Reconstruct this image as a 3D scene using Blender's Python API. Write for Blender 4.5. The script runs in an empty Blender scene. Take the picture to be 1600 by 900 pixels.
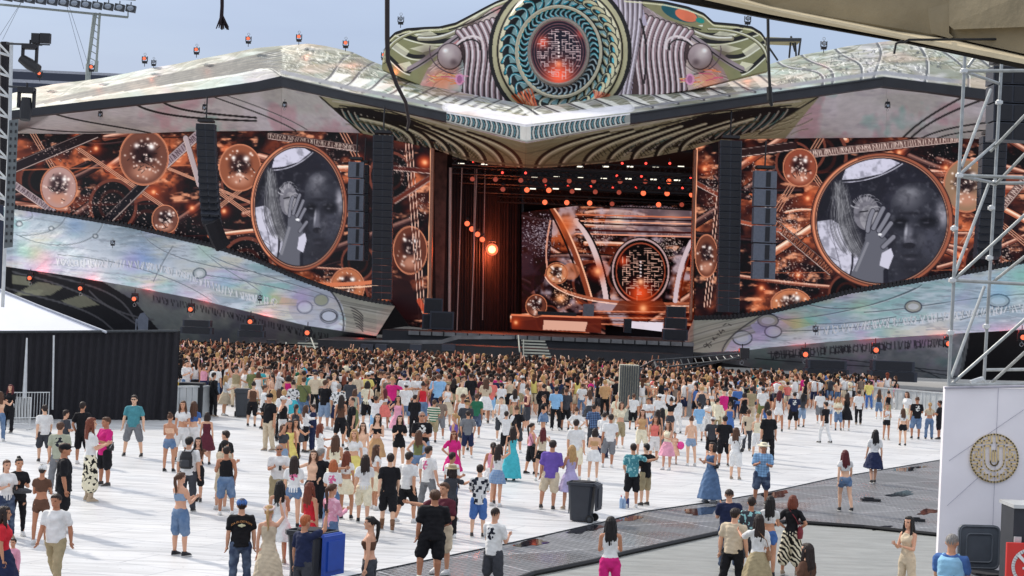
import bpy, math, random
import numpy as np
from mathutils import Vector, Matrix

# ------------------------------------------------------------------ camera, world, sun, exposure
SC = bpy.context.scene
COL = SC.collection
FPX = 2600.0            # focal length in photograph pixels (1600 wide)
CAMZ = 4.7
ROLL = math.radians(2.4)
PITCH = math.radians(0.80)
cam_data = bpy.data.cameras.new('camera')
cam = bpy.data.objects.new('camera', cam_data); COL.objects.link(cam)
cam_data.sensor_width = 36.0
cam_data.lens = 36.0 * FPX / 1600.0
cam_data.clip_start = 0.1; cam_data.clip_end = 5000
RM = Matrix.Rotation(math.pi/2 + PITCH, 3, 'X') @ Matrix.Rotation(ROLL, 3, 'Z')
cam.matrix_world = Matrix.Translation((0, 0, CAMZ)) @ RM.to_4x4()
SC.camera = cam
RN = np.array(RM)

SUN_EL = math.radians(36); SUN_AZ = math.radians(-45)
w = bpy.data.worlds.new('World'); SC.world = w; w.use_nodes = True
nt = w.node_tree; nt.nodes.clear()
sky = nt.nodes.new('ShaderNodeTexSky'); sky.sky_type = 'NISHITA'; sky.sun_disc = False
sky.sun_elevation = SUN_EL; sky.sun_rotation = SUN_AZ
sky.air_density = 1.6; sky.dust_density = 1.1; sky.ozone_density = 3.0; sky.altitude = 300
bgn = nt.nodes.new('ShaderNodeBackground'); bgn.inputs[1].default_value = 0.115
veil = nt.nodes.new('ShaderNodeMix'); veil.data_type = 'RGBA'; veil.inputs[0].default_value = 0.75     # thin high cloud over the clear sky
wtc = nt.nodes.new('ShaderNodeTexCoord'); wsx = nt.nodes.new('ShaderNodeSeparateXYZ'); nt.links.new(wtc.outputs['Generated'], wsx.inputs[0])
wr = nt.nodes.new('ShaderNodeValToRGB'); wr.color_ramp.elements[0].position = .16; wr.color_ramp.elements[0].color = (.25, .285, .46, 1)
wr.color_ramp.elements[1].position = .6; wr.color_ramp.elements[1].color = (.98, .98, 1, 1); nt.links.new(wsx.outputs[2], wr.inputs[0])
wsc = nt.nodes.new('ShaderNodeVectorMath'); wsc.operation = 'SCALE'; wsc.inputs['Scale'].default_value = 7.2; nt.links.new(wr.outputs[0], wsc.inputs[0]); nt.links.new(wsc.outputs[0], veil.inputs[7])
wo = nt.nodes.new('ShaderNodeOutputWorld')
wn = nt.nodes.new('ShaderNodeTexNoise'); wn.inputs['Scale'].default_value = 3.5; wn.inputs['Detail'].default_value = 5; wmp = nt.nodes.new('ShaderNodeMapping'); wmp.inputs['Scale'].default_value = (1, 1, 5); nt.links.new(wtc.outputs['Generated'], wmp.inputs[0]); nt.links.new(wmp.outputs[0], wn.inputs['Vector'])
wmr = nt.nodes.new('ShaderNodeMapRange'); wmr.inputs['From Min'].default_value = .3; wmr.inputs['From Max'].default_value = .7; wmr.inputs['To Min'].default_value = .70; wmr.inputs['To Max'].default_value = .80; nt.links.new(wn.outputs[0], wmr.inputs[0]); nt.links.new(wmr.outputs[0], veil.inputs[0])
nt.links.new(sky.outputs[0], veil.inputs[6]); nt.links.new(veil.outputs[2], bgn.inputs[0]); nt.links.new(bgn.outputs[0], wo.inputs[0])
sl = bpy.data.lights.new('sun', 'SUN'); sl.energy = 2.1; sl.angle = math.radians(3); sl.color = (1.0, 0.91, 0.80)
sun = bpy.data.objects.new('sun', sl); COL.objects.link(sun)
sdir = Vector((-math.sin(SUN_AZ)*math.cos(SUN_EL), -math.cos(SUN_AZ)*math.cos(SUN_EL), -math.sin(SUN_EL)))
sun.rotation_euler = sdir.to_track_quat('-Z', 'Y').to_euler(); sun.location = (-60, 60, 80)
SC.view_settings.view_transform = 'Standard'; SC.view_settings.look = 'None'
EXPO = 0.68
SC.view_settings.exposure = EXPO; SC.view_settings.gamma = 1.0; SC.view_settings.use_curve_mapping = False
EM = 1.0/(2**EXPO)

# ------------------------------------------------------------------ pixel rays
def ray(px, py):
    v = np.stack([(np.asarray(px, float)-800)/FPX, -(np.asarray(py, float)-450)/FPX, -np.ones_like(np.asarray(px, float)+np.asarray(py, float))], -1)
    return v @ RN.T
def P(px, py, Y):
    d = ray(px, py); t = np.asarray(Y)/d[..., 1]
    return d*t[..., None] + np.array([0, 0, CAMZ])
def V(px, py, Y): return Vector(P(px, py, Y))
def G(px, py, z=0.0):
    d = ray(px, py); t = (z-CAMZ)/d[..., 2]
    p = d*t[..., None] + np.array([0, 0, CAMZ]); return p
def invY(xs, ys):      # plan line through (pixel, depth) points: 1/Y is linear in the pixel
    xs = np.array(xs, float); iy = 1/np.array(ys, float)
    return lambda px: 1/np.interp(px, xs, iy)
def crv(pts):
    a = np.array(pts, float); return lambda x: np.interp(x, a[:, 0], a[:, 1])
def scrv(pts, k=9):     # slightly rounded version of a traced line
    a = np.array(pts, float); xs = np.arange(a[0, 0], a[-1, 0]+1, 1.0); ys = np.interp(xs, a[:, 0], a[:, 1])
    yp = np.pad(ys, k, mode='reflect', reflect_type='odd'); ker = np.hanning(2*k+3)[1:-1]; ker /= ker.sum()
    ys = np.convolve(yp, ker, 'valid'); return lambda x: np.interp(x, xs, ys)

# ------------------------------------------------------------------ objects
def link(o, parent=None):
    COL.objects.link(o)
    if parent is not None: o.parent = parent
    return o
def tag(o, label=None, cat=None, group=None, kind=None):
    if label: o['label'] = label
    if cat: o['category'] = cat
    if group: o['group'] = group
    if kind: o['kind'] = kind
    return o
def thing(name, label, cat, loc=(0, 0, 0), rz=0.0, group=None):
    o = bpy.data.objects.new(name, None); o.empty_display_size = 0.2
    o.location = loc; o.rotation_euler = (0, 0, rz); COL.objects.link(o)
    return tag(o, label, cat, group)
def mesh_np(name, v, f, mats=None, parent=None, smooth=False, col=None, uvw=None, matidx=None):
    v = np.asarray(v, float).reshape(-1, 3)
    q = parent
    while q is not None: v = v-np.array(q.location); q = q.parent      # vertices are given in the world
    me = bpy.data.meshes.new(name)
    if isinstance(f, np.ndarray):
        n, k = f.shape
        me.vertices.add(len(v)); me.vertices.foreach_set('co', v.astype(np.float32).ravel())
        me.loops.add(n*k); me.loops.foreach_set('vertex_index', f.astype(np.int32).ravel())
        me.polygons.add(n); me.polygons.foreach_set('loop_start', np.arange(0, n*k, k, dtype=np.int32))
        me.update(calc_edges=True)
    else:
        me.from_pydata(v.tolist(), [], f)
    if smooth: me.polygons.foreach_set('use_smooth', np.ones(len(me.polygons), bool))
    if matidx is not None: me.polygons.foreach_set('material_index', np.asarray(matidx, np.int32))
    if col is not None:
        ca = me.color_attributes.new('paint', 'FLOAT_COLOR', 'POINT')
        c4 = np.ones((len(v), 4), np.float32); c4[:, :3] = col; ca.data.foreach_set('color', c4.ravel())
    for m in (mats if isinstance(mats, (list, tuple)) else [mats]):
        if m: me.materials.append(m)
    me.update()
    o = bpy.data.objects.new(name, me)
    return link(o, parent)

class MB:
    """collects boxes, bars and tubes and links them as ONE mesh"""
    def __init__(s): s.v = []; s.f = []; s.mi = []
    def add(s, v, f, m=0):
        b = len(s.v); s.v += [tuple(p) for p in v]; s.f += [tuple(b+i for i in q) for q in f]; s.mi += [m]*len(f); return s
    def box(s, c, d, rot=None, m=0):
        c = Vector(c); hx, hy, hz = d[0]/2, d[1]/2, d[2]/2; vs = []
        for x in (-hx, hx):
            for y in (-hy, hy):
                for z in (-hz, hz):
                    p = Vector((x, y, z))
                    if rot is not None: p = rot @ p
                    vs.append(c+p)
        return s.add(vs, [(0, 1, 3, 2), (4, 6, 7, 5), (0, 4, 5, 1), (2, 3, 7, 6), (0, 2, 6, 4), (1, 5, 7, 3)], m)
    def box2(s, a, b, m=0):
        return s.box([(a[i]+b[i])/2 for i in range(3)], [abs(b[i]-a[i]) for i in range(3)], None, m)
    def tube(s, pts, r, n=8, m=0, caps=True):
        pts = [Vector(p) for p in pts]; N = len(pts)
        rr = r if isinstance(r, (list, tuple)) else [r]*N
        base = len(s.v); up = None
        for i, p in enumerate(pts):
            t = (pts[min(i+1, N-1)]-pts[max(i-1, 0)])
            if t.length < 1e-9: t = Vector((0, 0, 1))
            t.normalize()
            if up is None:
                up = Vector((1, 0, 0)) if abs(t.x) < .9 else Vector((0, 1, 0))
            a = (up - t*up.dot(t)).normalized(); b = t.cross(a); up = a
            for k in range(n):
                th = 2*math.pi*k/n; s.v.append(tuple(p+(a*math.cos(th)+b*math.sin(th))*rr[i]))
        for i in range(N-1):
            for k in range(n):
                k2 = (k+1) % n
                s.f.append((base+i*n+k, base+i*n+k2, base+(i+1)*n+k2, base+(i+1)*n+k)); s.mi.append(m)
        if caps:
            s.f.append(tuple(base+k for k in range(n))[::-1]); s.f.append(tuple(base+(N-1)*n+k for k in range(n))); s.mi += [m, m]
        return s
    def loft(s, rings, n=14, m=0, caps=True):   # rings: (cx,cy,cz,rx,ry[,phase-fold amp])
        base = len(s.v)
        for q in rings:
            cx, cy, cz, rx, ry = q[:5]; amp = q[5] if len(q) > 5 else 0; kf = q[6] if len(q) > 6 else 5
            for k in range(n):
                th = 2*math.pi*k/n; a = 1+amp*math.sin(kf*th+1.3*cz)
                s.v.append((cx+rx*a*math.cos(th), cy+ry*a*math.sin(th), cz))
        N = len(rings)
        for i in range(N-1):
            for k in range(n):
                k2 = (k+1) % n
                s.f.append((base+i*n+k, base+i*n+k2, base+(i+1)*n+k2, base+(i+1)*n+k)); s.mi.append(m)
        if caps:
            s.f.append(tuple(base+k for k in range(n))[::-1]); s.f.append(tuple(base+(N-1)*n+k for k in range(n))); s.mi += [m, m]
        return s
    def ball(s, c, r, n=10, m=0, rot=None):
        rx, ry, rz = r if isinstance(r, (tuple, list)) else (r, r, r); base = len(s.v); c = Vector(c)
        H = max(4, n//2+1)
        for i in range(1, H):
            ph = math.pi*i/H
            for k in range(n):
                th = 2*math.pi*k/n; p = Vector((rx*math.sin(ph)*math.cos(th), ry*math.sin(ph)*math.sin(th), rz*math.cos(ph)))
                if rot is not None: p = rot @ p
                s.v.append(tuple(c+p))
        for sg in (1, -1):
            p = Vector((0, 0, rz*sg))
            if rot is not None: p = rot @ p
            s.v.append(tuple(c+p))
        t = base+(H-1)*n; b = t+1
        for k in range(n):
            k2 = (k+1) % n
            s.f.append((t, base+k, base+k2)); s.mi.append(m)
            for i in range(H-2):
                s.f.append((base+i*n+k, base+(i+1)*n+k, base+(i+1)*n+k2, base+i*n+k2)); s.mi.append(m)
            s.f.append((b, base+(H-2)*n+k2, base+(H-2)*n+k)); s.mi.append(m)
        return s
    def prism(s, poly, a, b, m=0):   # poly list of 2D pts mapped through functions a(p), b(p) -> 3D front / back
        n = len(poly); base = len(s.v)
        s.v += [tuple(a(p)) for p in poly]+[tuple(b(p)) for p in poly]
        s.f.append(tuple(range(base, base+n))); s.f.append(tuple(range(base+2*n-1, base+n-1, -1))); s.mi += [m, m]
        for k in range(n):
            k2 = (k+1) % n; s.f.append((base+k, base+n+k, base+n+k2, base+k2)); s.mi.append(m)
        return s
    def build(s, name, mats, parent=None, smooth=False):
        ml = mats if isinstance(mats, (list, tuple)) else [mats]
        return mesh_np(name, s.v, s.f, ml, parent, smooth, matidx=s.mi if len(ml) > 1 else None)

def copy_tree(o, parent=None):
    c = o.copy(); COL.objects.link(c)
    if parent is not None: c.parent = parent
    for ch in list(o.children): copy_tree(ch, c)
    return c

# ------------------------------------------------------------------ colour helpers and materials
def lin(c):
    c = np.asarray(c, float)/255.0
    return np.where(c <= .04045, c/12.92, ((c+.055)/1.055)**2.4)
def L4(r, g, b): return (*[float(x) for x in lin((r, g, b))], 1.0)
MATS = {}
def mat(name, rgb=(128, 128, 128), rough=.7, metal=0.0, noise=.12, nscale=6.0, bump=.0, bscale=20.0, spec=.5, emit=None, estr=1.0, alpha=None):
    m = bpy.data.materials.new(name); m.use_nodes = True; t = m.node_tree; b = t.nodes['Principled BSDF']
    c = L4(*rgb); b.inputs['Base Color'].default_value = c
    b.inputs['Roughness'].default_value = rough; b.inputs['Metallic'].default_value = metal
    b.inputs['Specular IOR Level'].default_value = spec
    tc = t.nodes.new('ShaderNodeTexCoord')
    if noise:
        n = t.nodes.new('ShaderNodeTexNoise'); n.inputs['Scale'].default_value = nscale; n.inputs['Detail'].default_value = 4
        mr = t.nodes.new('ShaderNodeMapRange'); mr.inputs['From Min'].default_value = .3; mr.inputs['From Max'].default_value = .7
        mr.inputs['To Min'].default_value = 1-noise; mr.inputs['To Max'].default_value = 1+noise
        mx = t.nodes.new('ShaderNodeVectorMath'); mx.operation = 'SCALE'; mx.inputs[0].default_value = c[:3]
        t.links.new(tc.outputs['Object'], n.inputs['Vector']); t.links.new(n.outputs[0], mr.inputs[0])
        t.links.new(mr.outputs[0], mx.inputs['Scale']); t.links.new(mx.outputs[0], b.inputs['Base Color'])
    if bump:
        n2 = t.nodes.new('ShaderNodeTexNoise'); n2.inputs['Scale'].default_value = bscale; n2.inputs['Detail'].default_value = 5
        bp = t.nodes.new('ShaderNodeBump'); bp.inputs['Strength'].default_value = bump; bp.inputs['Distance'].default_value = .02
        t.links.new(tc.outputs['Object'], n2.inputs['Vector']); t.links.new(n2.outputs[0], bp.inputs['Height']); t.links.new(bp.outputs[0], b.inputs['Normal'])
    if emit is not None:
        b.inputs['Emission Color'].default_value = L4(*emit); b.inputs['Emission Strength'].default_value = estr
    MATS[name] = m; return m
M_black = mat('black_paint', (26, 27, 32), .55)
M_dark = mat('dark_fabric', (34, 33, 38), .95, bump=.3, bscale=3)
M_cab = mat('speaker_black', (44, 49, 60), .6, noise=.1)
M_cabg = mat('speaker_grey', (92, 98, 110), .6)
M_grille = mat('speaker_grille', (24, 26, 33), .7)
M_steel = mat('galvanised_steel', (158, 162, 162), .45, .55, noise=.18, nscale=8)
M_alu = mat('aluminium', (205, 208, 208), .4, .5, noise=.1)
M_dsteel = mat('dark_steel', (66, 70, 74), .5, .5)
M_lens = mat('lamp_orange', (40, 20, 15), .3, emit=(255, 112, 74), estr=.95)
M_lensr = mat('lamp_red', (40, 15, 15), .3, emit=(255, 70, 60), estr=1.6)
M_lensw = mat('lamp_white', (60, 60, 60), .3, emit=(255, 246, 225), estr=1.0)
M_lensh = mat('lamp_hot', (60, 60, 60), .3, emit=(255, 150, 84), estr=5.0)
M_lensd = mat('lamp_dim', (70, 40, 35), .3, emit=(190, 84, 66), estr=.4)
M_glass = mat('lamp_glass', (150, 160, 170), .15, .3)

def paint_mat(name, rough=.5, emis=0.0, spec=.5, grunge=.1, gscale=1.5, metal=0.0, bump=0.15):
    m = bpy.data.materials.new(name); m.use_nodes = True; t = m.node_tree; b = t.nodes['Principled BSDF']
    a = t.nodes.new('ShaderNodeVertexColor'); a.layer_name = 'paint'
    tc = t.nodes.new('ShaderNodeTexCoord')
    if emis:
        b.inputs['Base Color'].default_value = (.01, .01, .012, 1)
        t.links.new(a.outputs[0], b.inputs['Emission Color']); b.inputs['Emission Strength'].default_value = emis
        b.inputs['Roughness'].default_value = .5; b.inputs['Specular IOR Level'].default_value = .15
    else:
        n = t.nodes.new('ShaderNodeTexNoise'); n.inputs['Scale'].default_value = gscale; n.inputs['Detail'].default_value = 6
        mr = t.nodes.new('ShaderNodeMapRange'); mr.inputs['From Min'].default_value = .3; mr.inputs['From Max'].default_value = .7
        mr.inputs['To Min'].default_value = 1-grunge; mr.inputs['To Max'].default_value = 1+grunge*.6
        mx = t.nodes.new('ShaderNodeVectorMath'); mx.operation = 'SCALE'
        t.links.new(tc.outputs['Object'], n.inputs['Vector']); t.links.new(n.outputs[0], mr.inputs[0]); t.links.new(mr.outputs[0], mx.inputs['Scale'])
        t.links.new(a.outputs[0], mx.inputs[0]); t.links.new(mx.outputs[0], b.inputs['Base Color'])
        b.inputs['Roughness'].default_value = rough; b.inputs['Specular IOR Level'].default_value = spec; b.inputs['Metallic'].default_value = metal
        if bump:
            n2 = t.nodes.new('ShaderNodeTexNoise'); n2.inputs['Scale'].default_value = .6; n2.inputs['Detail'].default_value = 3
            bp = t.nodes.new('ShaderNodeBump'); bp.inputs['Strength'].default_value = bump; bp.inputs['Distance'].default_value = .5
            t.links.new(tc.outputs['Object'], n2.inputs['Vector']); t.links.new(n2.outputs[0], bp.inputs['Height']); t.links.new(bp.outputs[0], b.inputs['Normal'])
    return m
M_print = paint_mat('printed_fabric', .55)
M_printdull = paint_mat('printed_fabric_matt', .8, spec=.3)
M_pearl = paint_mat('pearlescent_fabric', .32, spec=.6, bump=.3, grunge=.06)
M_led = paint_mat('led_screen', emis=EM*1.0)

# ------------------------------------------------------------------ painting artwork into colour attributes
RS = np.random.RandomState(7)
def vnoise(shape, cell, seed=0, octv=4, aspect=1.0):
    """fractal value noise, 0..1; cell in samples"""
    r = np.random.RandomState(seed); H, W = shape; out = np.zeros(shape); amp = 1; tot = 0
    for o in range(octv):
        c = max(1.0, cell/2**o); cy = max(1.0, c/aspect)
        gh, gw = int(H/cy)+3, int(W/c)+3; g = r.rand(gh, gw)
        y = np.arange(H)/cy; x = np.arange(W)/c; yi = y.astype(int); xi = x.astype(int)
        fy = y-yi; fx = x-xi; fy = (fy*fy*(3-2*fy))[:, None]; fx = (fx*fx*(3-2*fx))[None, :]
        a = g[yi][:, xi]; b = g[yi][:, xi+1]; c_ = g[yi+1][:, xi]; d = g[yi+1][:, xi+1]
        out += amp*((a*(1-fx)+b*fx)*(1-fy)+(c_*(1-fx)+d*fx)*fy); tot += amp; amp *= .55
    return out/tot
class Canvas:
    def __init__(s, x0, y0, x1, y1, ss=2.0, col=(0, 0, 0)):
        s.x0, s.y0, s.ss = x0, y0, ss; s.W = int((x1-x0)*ss)+2; s.H = int((y1-y0)*ss)+2
        s.a = np.empty((s.H, s.W, 3)); s.a[:] = col
    def bb(s, x0, y0, x1, y1):
        i0 = max(0, int((x0-s.x0)*s.ss)-1); i1 = min(s.W, int((x1-s.x0)*s.ss)+3)
        j0 = max(0, int((y0-s.y0)*s.ss)-1); j1 = min(s.H, int((y1-s.y0)*s.ss)+3)
        if i1 <= i0 or j1 <= j0: return None
        X = (np.arange(i0, i1)/s.ss+s.x0)[None, :]; Y = (np.arange(j0, j1)/s.ss+s.y0)[:, None]
        return (slice(j0, j1), slice(i0, i1)), X, Y
    def put(s, sl, m, col):
        m = m[..., None]; c = np.asarray(col, float); s.a[sl] = s.a[sl]*(1-m)+c*m
    def line(s, pts, w, col, al=1.0, w2=None):
        p = np.array(pts, float); w2 = w if w2 is None else w2; W = max(w, w2)
        q = s.bb(p[:, 0].min()-W, p[:, 1].min()-W, p[:, 0].max()+W, p[:, 1].max()+W)
        if q is None: return
        sl, X, Y = q; m = np.zeros((Y.shape[0], X.shape[1])); n = len(p)-1
        for i in range(n):
            ax, ay = p[i]; bx, by = p[i+1]; dx, dy = bx-ax, by-ay; L = dx*dx+dy*dy+1e-9
            sub = s.bb(min(ax, bx)-W, min(ay, by)-W, max(ax, bx)+W, max(ay, by)+W)
            if sub is None: continue
            sl2, X2, Y2 = sub
            t = np.clip(((X2-ax)*dx+(Y2-ay)*dy)/L, 0, 1); d = np.hypot(X2-ax-t*dx, Y2-ay-t*dy)
            ww = w+(w2-w)*(i+t)/n
            mm = np.clip((ww/2-d)*s.ss+.5, 0, 1)
            js = slice(sl2[0].start-sl[0].start, sl2[0].stop-sl[0].start); is_ = slice(sl2[1].start-sl[1].start, sl2[1].stop-sl[1].start)
            m[js, is_] = np.maximum(m[js, is_], mm)
        s.put(sl, m*al, col)
    def ell(s, cx, cy, rx, ry, col, al=1.0, ang=0.0, soft=None, ring=None):
        R = max(rx, ry)+2; q = s.bb(cx-R, cy-R, cx+R, cy+R)
        if q is None: return
        sl, X, Y = q; c, n = math.cos(ang), math.sin(ang)
        u = ((X-cx)*c+(Y-cy)*n)/rx; v = (-(X-cx)*n+(Y-cy)*c)/ry; r = np.hypot(u, v); k = min(rx, ry)*s.ss
        if soft: m = np.clip((1-r)/soft, 0, 1); m = m*m*(3-2*m)
        else: m = np.clip((1-r)*k+.5, 0, 1)
        if ring: m = m*np.clip((r-ring)*k+.5, 0, 1)
        s.put(sl, m*al, col)
    def poly(s, pts, col, al=1.0):
        p = np.array(pts, float); q = s.bb(p[:, 0].min(), p[:, 1].min(), p[:, 0].max(), p[:, 1].max())
        if q is None: return
        sl, X, Y = q; ins = np.zeros((Y.shape[0], X.shape[1]), bool); n = len(p)
        for i in range(n):
            ax, ay = p[i]; bx, by = p[(i+1) % n]
            if ay == by: continue
            c = ((ay > Y) != (by > Y)) & (X < (bx-ax)*(Y-ay)/(by-ay)+ax); ins ^= c
        s.put(sl, ins.astype(float)*al, col)
    def glow(s, cx, cy, r, col, al=1.0):
        q = s.bb(cx-2.5*r, cy-2.5*r, cx+2.5*r, cy+2.5*r)
        if q is None: return
        sl, X, Y = q; m = np.exp(-((X-cx)**2+(Y-cy)**2)/(r*r)); s.put(sl, m*al, col)
    def mixn(s, col, cell, lo, hi, seed, al=1.0, aspect=1.0, octv=4):
        n = vnoise((s.H, s.W), cell*s.ss, seed, octv, aspect); m = np.clip((n-lo)/(hi-lo), 0, 1)[..., None]*al
        s.a = s.a*(1-m)+np.asarray(col, float)*m
    def contrast(s, k, mid=118, sat=1.0, lift=0):
        g = s.a.mean(-1, keepdims=True); s.a = g+(s.a-g)*sat; s.a = np.clip(mid+(s.a-mid)*k+lift, 4, 250)
    def engrave(s, x0, x1, ytop, ybot, n, seed, dirf, L=(8, 30), dark=(70, 68, 60), light=(236, 234, 224), al=.6, w=(.8, 2.0)):
        """printed carved relief: pairs of dark and light strokes that follow a direction field"""
        r = random.Random(seed)
        for _ in range(n):
            x = r.uniform(x0, x1); yt, yb = float(ytop(x)), float(ybot(x))
            if yb-yt < 4: continue
            y = r.uniform(yt+1, yb-1); a = dirf(x, y)+r.uniform(-.18, .18); l = r.uniform(*L); k = r.uniform(-.25, .25)*l
            p = bez((x, y), (x+l*.5*math.cos(a)-k*math.sin(a), y+l*.5*math.sin(a)+k*math.cos(a)), (x+l*math.cos(a), y+l*math.sin(a)), n=7); ww = r.uniform(*w)
            s.line(p, ww, dark, al); s.line(p+np.array([.3, ww*.8+.3]), ww*.6, light, al)
    def samp(s, px, py):
        x = np.clip((px-s.x0)*s.ss, 0, s.W-2); y = np.clip((py-s.y0)*s.ss, 0, s.H-2)
        xi = x.astype(int); yi = y.astype(int); fx = (x-xi)[..., None]; fy = (y-yi)[..., None]; a = s.a
        return (a[yi, xi]*(1-fx)+a[yi, xi+1]*fx)*(1-fy)+(a[yi+1, xi]*(1-fx)+a[yi+1, xi+1]*fx)*fy
def bez(*p, n=14):
    p = np.array(p, float); t = np.linspace(0, 1, n)[:, None]
    if len(p) == 3: return (1-t)**2*p[0]+2*t*(1-t)*p[1]+t*t*p[2]
    return (1-t)**3*p[0]+3*t*(1-t)**2*p[1]+3*t*t*(1-t)*p[2]+t**3*p[3]
def clr(*c): return np.array(c, float)
def strip(name, canvas, x0, x1, top, bot, Ytop, Ybot, m, parent=None, step=1.25, relief=None, thick=.25):
    """a surface between two edge lines, at real depths, carrying its artwork as a colour attribute; closed by a back face"""
    nx = max(3, int((x1-x0)/step)+1); xs = np.linspace(x0, x1, nx); tp = top(xs); bt = bot(xs)
    ny = max(3, int(np.max(bt-tp)/step)+1); v = np.linspace(0, 1, ny)[:, None]
    py = tp[None, :]*(1-v)+bt[None, :]*v; px = np.repeat(xs[None, :], ny, 0)
    a, b = 1/Ytop(xs)[None, :], 1/Ybot(xs)[None, :]
    Yd = 1/(a*(1-v)+b*v)
    if relief is not None: Yd = Yd-relief(px, py)
    pts = P(px, py, Yd); col = lin(np.clip(canvas.samp(px, py), 0, 255))
    idx = np.arange(nx*ny).reshape(ny, nx)
    q = np.stack([idx[:-1, :-1], idx[1:, :-1], idx[1:, 1:], idx[:-1, 1:]], -1).reshape(-1, 4)
    rim = np.concatenate([idx[0, :], idx[1:, -1], idx[-1, -2::-1], idx[-2:0:-1, 0]])
    V0 = pts.reshape(-1, 3); C0 = col.reshape(-1, 3)
    bk = V0[rim].copy(); bk[:, 1] += thick; n0 = len(V0); R = len(rim); k = np.arange(R); k2 = (k+1) % R
    side = np.stack([rim[k], rim[k2], n0+k2, n0+k], -1)
    # back: rungs between opposite rim points
    tt = [n0+i for i in range(nx)]; bb_ = [n0+(nx-1)+(ny-1)+i for i in range(nx)][::-1]
    back = np.array([[tt[i], tt[i+1], bb_[i+1], bb_[i]] for i in range(nx-1)])
    VV = np.concatenate([V0, bk]); CC = np.concatenate([C0, C0[rim]*.5])
    F = np.concatenate([q, side, back])
    return mesh_np(name, VV, F, m, parent, smooth=False, col=CC)
# ================================================================== GROUND
def tex_ground():
    # printed white protection floor with faint panel seams and dirt
    m = bpy.data.materials.new('white_floor'); m.use_nodes = True; t = m.node_tree; b = t.nodes['Principled BSDF']
    tc = t.nodes.new('ShaderNodeTexCoord'); mp = t.nodes.new('ShaderNodeMapping'); mp.inputs['Rotation'].default_value = (0, 0, math.radians(24))
    t.links.new(tc.outputs['Object'], mp.inputs[0])
    br = t.nodes.new('ShaderNodeTexBrick'); br.offset = 0.5; br.inputs['Scale'].default_value = 1.0
    br.inputs['Color1'].default_value = (.62, .625, .625, 1); br.inputs['Color2'].default_value = (.56, .57, .58, 1); br.inputs['Mortar'].default_value = (.42, .43, .45, 1)
    br.inputs['Brick Width'].default_value = 2.4; br.inputs['Row Height'].default_value = 1.2; br.inputs['Mortar Size'].default_value = .018; br.inputs['Mortar Smooth'].default_value = .3
    t.links.new(mp.outputs[0], br.inputs['Vector'])
    n = t.nodes.new('ShaderNodeTexNoise'); n.inputs['Scale'].default_value = .35; n.inputs['Detail'].default_value = 7; n.inputs['Roughness'].default_value = .65
    t.links.new(mp.outputs[0], n.inputs['Vector'])
    n3 = t.nodes.new('ShaderNodeTexNoise'); n3.inputs['Scale'].default_value = 5; n3.inputs['Detail'].default_value = 6
    mp3 = t.nodes.new('ShaderNodeMapping'); mp3.inputs['Scale'].default_value = (.10, .9, 1); mp3.inputs['Rotation'].default_value = (0, 0, math.radians(-14))
    t.links.new(tc.outputs['Object'], mp3.inputs[0]); t.links.new(mp3.outputs[0], n3.inputs['Vector'])
    cr = t.nodes.new('ShaderNodeMapRange'); cr.inputs['From Min'].default_value = .35; cr.inputs['From Max'].default_value = .75; cr.inputs['To Min'].default_value = 1.08; cr.inputs['To Max'].default_value = .88
    t.links.new(n.outputs[0], cr.inputs[0])
    cr3 = t.nodes.new('ShaderNodeMapRange'); cr3.inputs['From Min'].default_value = .45; cr3.inputs['From Max'].default_value = .72; cr3.inputs['To Min'].default_value = 1.08; cr3.inputs['To Max'].default_value = .70
    t.links.new(n3.outputs[0], cr3.inputs[0])
    mu = t.nodes.new('ShaderNodeMath'); mu.operation = 'MULTIPLY'; t.links.new(cr.outputs[0], mu.inputs[0]); t.links.new(cr3.outputs[0], mu.inputs[1])
    n4 = t.nodes.new('ShaderNodeTexNoise'); n4.inputs['Scale'].default_value = 9; n4.inputs['Detail'].default_value = 3; t.links.new(tc.outputs['Object'], n4.inputs['Vector'])
    c4 = t.nodes.new('ShaderNodeMapRange'); c4.inputs['From Min'].default_value = .66; c4.inputs['From Max'].default_value = .74; c4.inputs['To Min'].default_value = 1.0; c4.inputs['To Max'].default_value = .55; t.links.new(n4.outputs[0], c4.inputs[0])
    m4 = t.nodes.new('ShaderNodeMath'); m4.operation = 'MULTIPLY'; t.links.new(mu.outputs[0], m4.inputs[0]); t.links.new(c4.outputs[0], m4.inputs[1])
    sc = t.nodes.new('ShaderNodeVectorMath'); sc.operation = 'SCALE'; t.links.new(br.outputs[0], sc.inputs[0]); t.links.new(m4.outputs[0], sc.inputs['Scale'])
    t.links.new(sc.outputs[0], b.inputs['Base Color']); b.inputs['Roughness'].default_value = .42
    bp = t.nodes.new('ShaderNodeBump'); bp.inputs['Strength'].default_value = .25; bp.inputs['Distance'].default_value = .02
    t.links.new(n3.outputs[0], bp.inputs['Height']); t.links.new(bp.outputs[0], b.inputs['Normal'])
    return m
M_floor = tex_ground()
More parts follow.
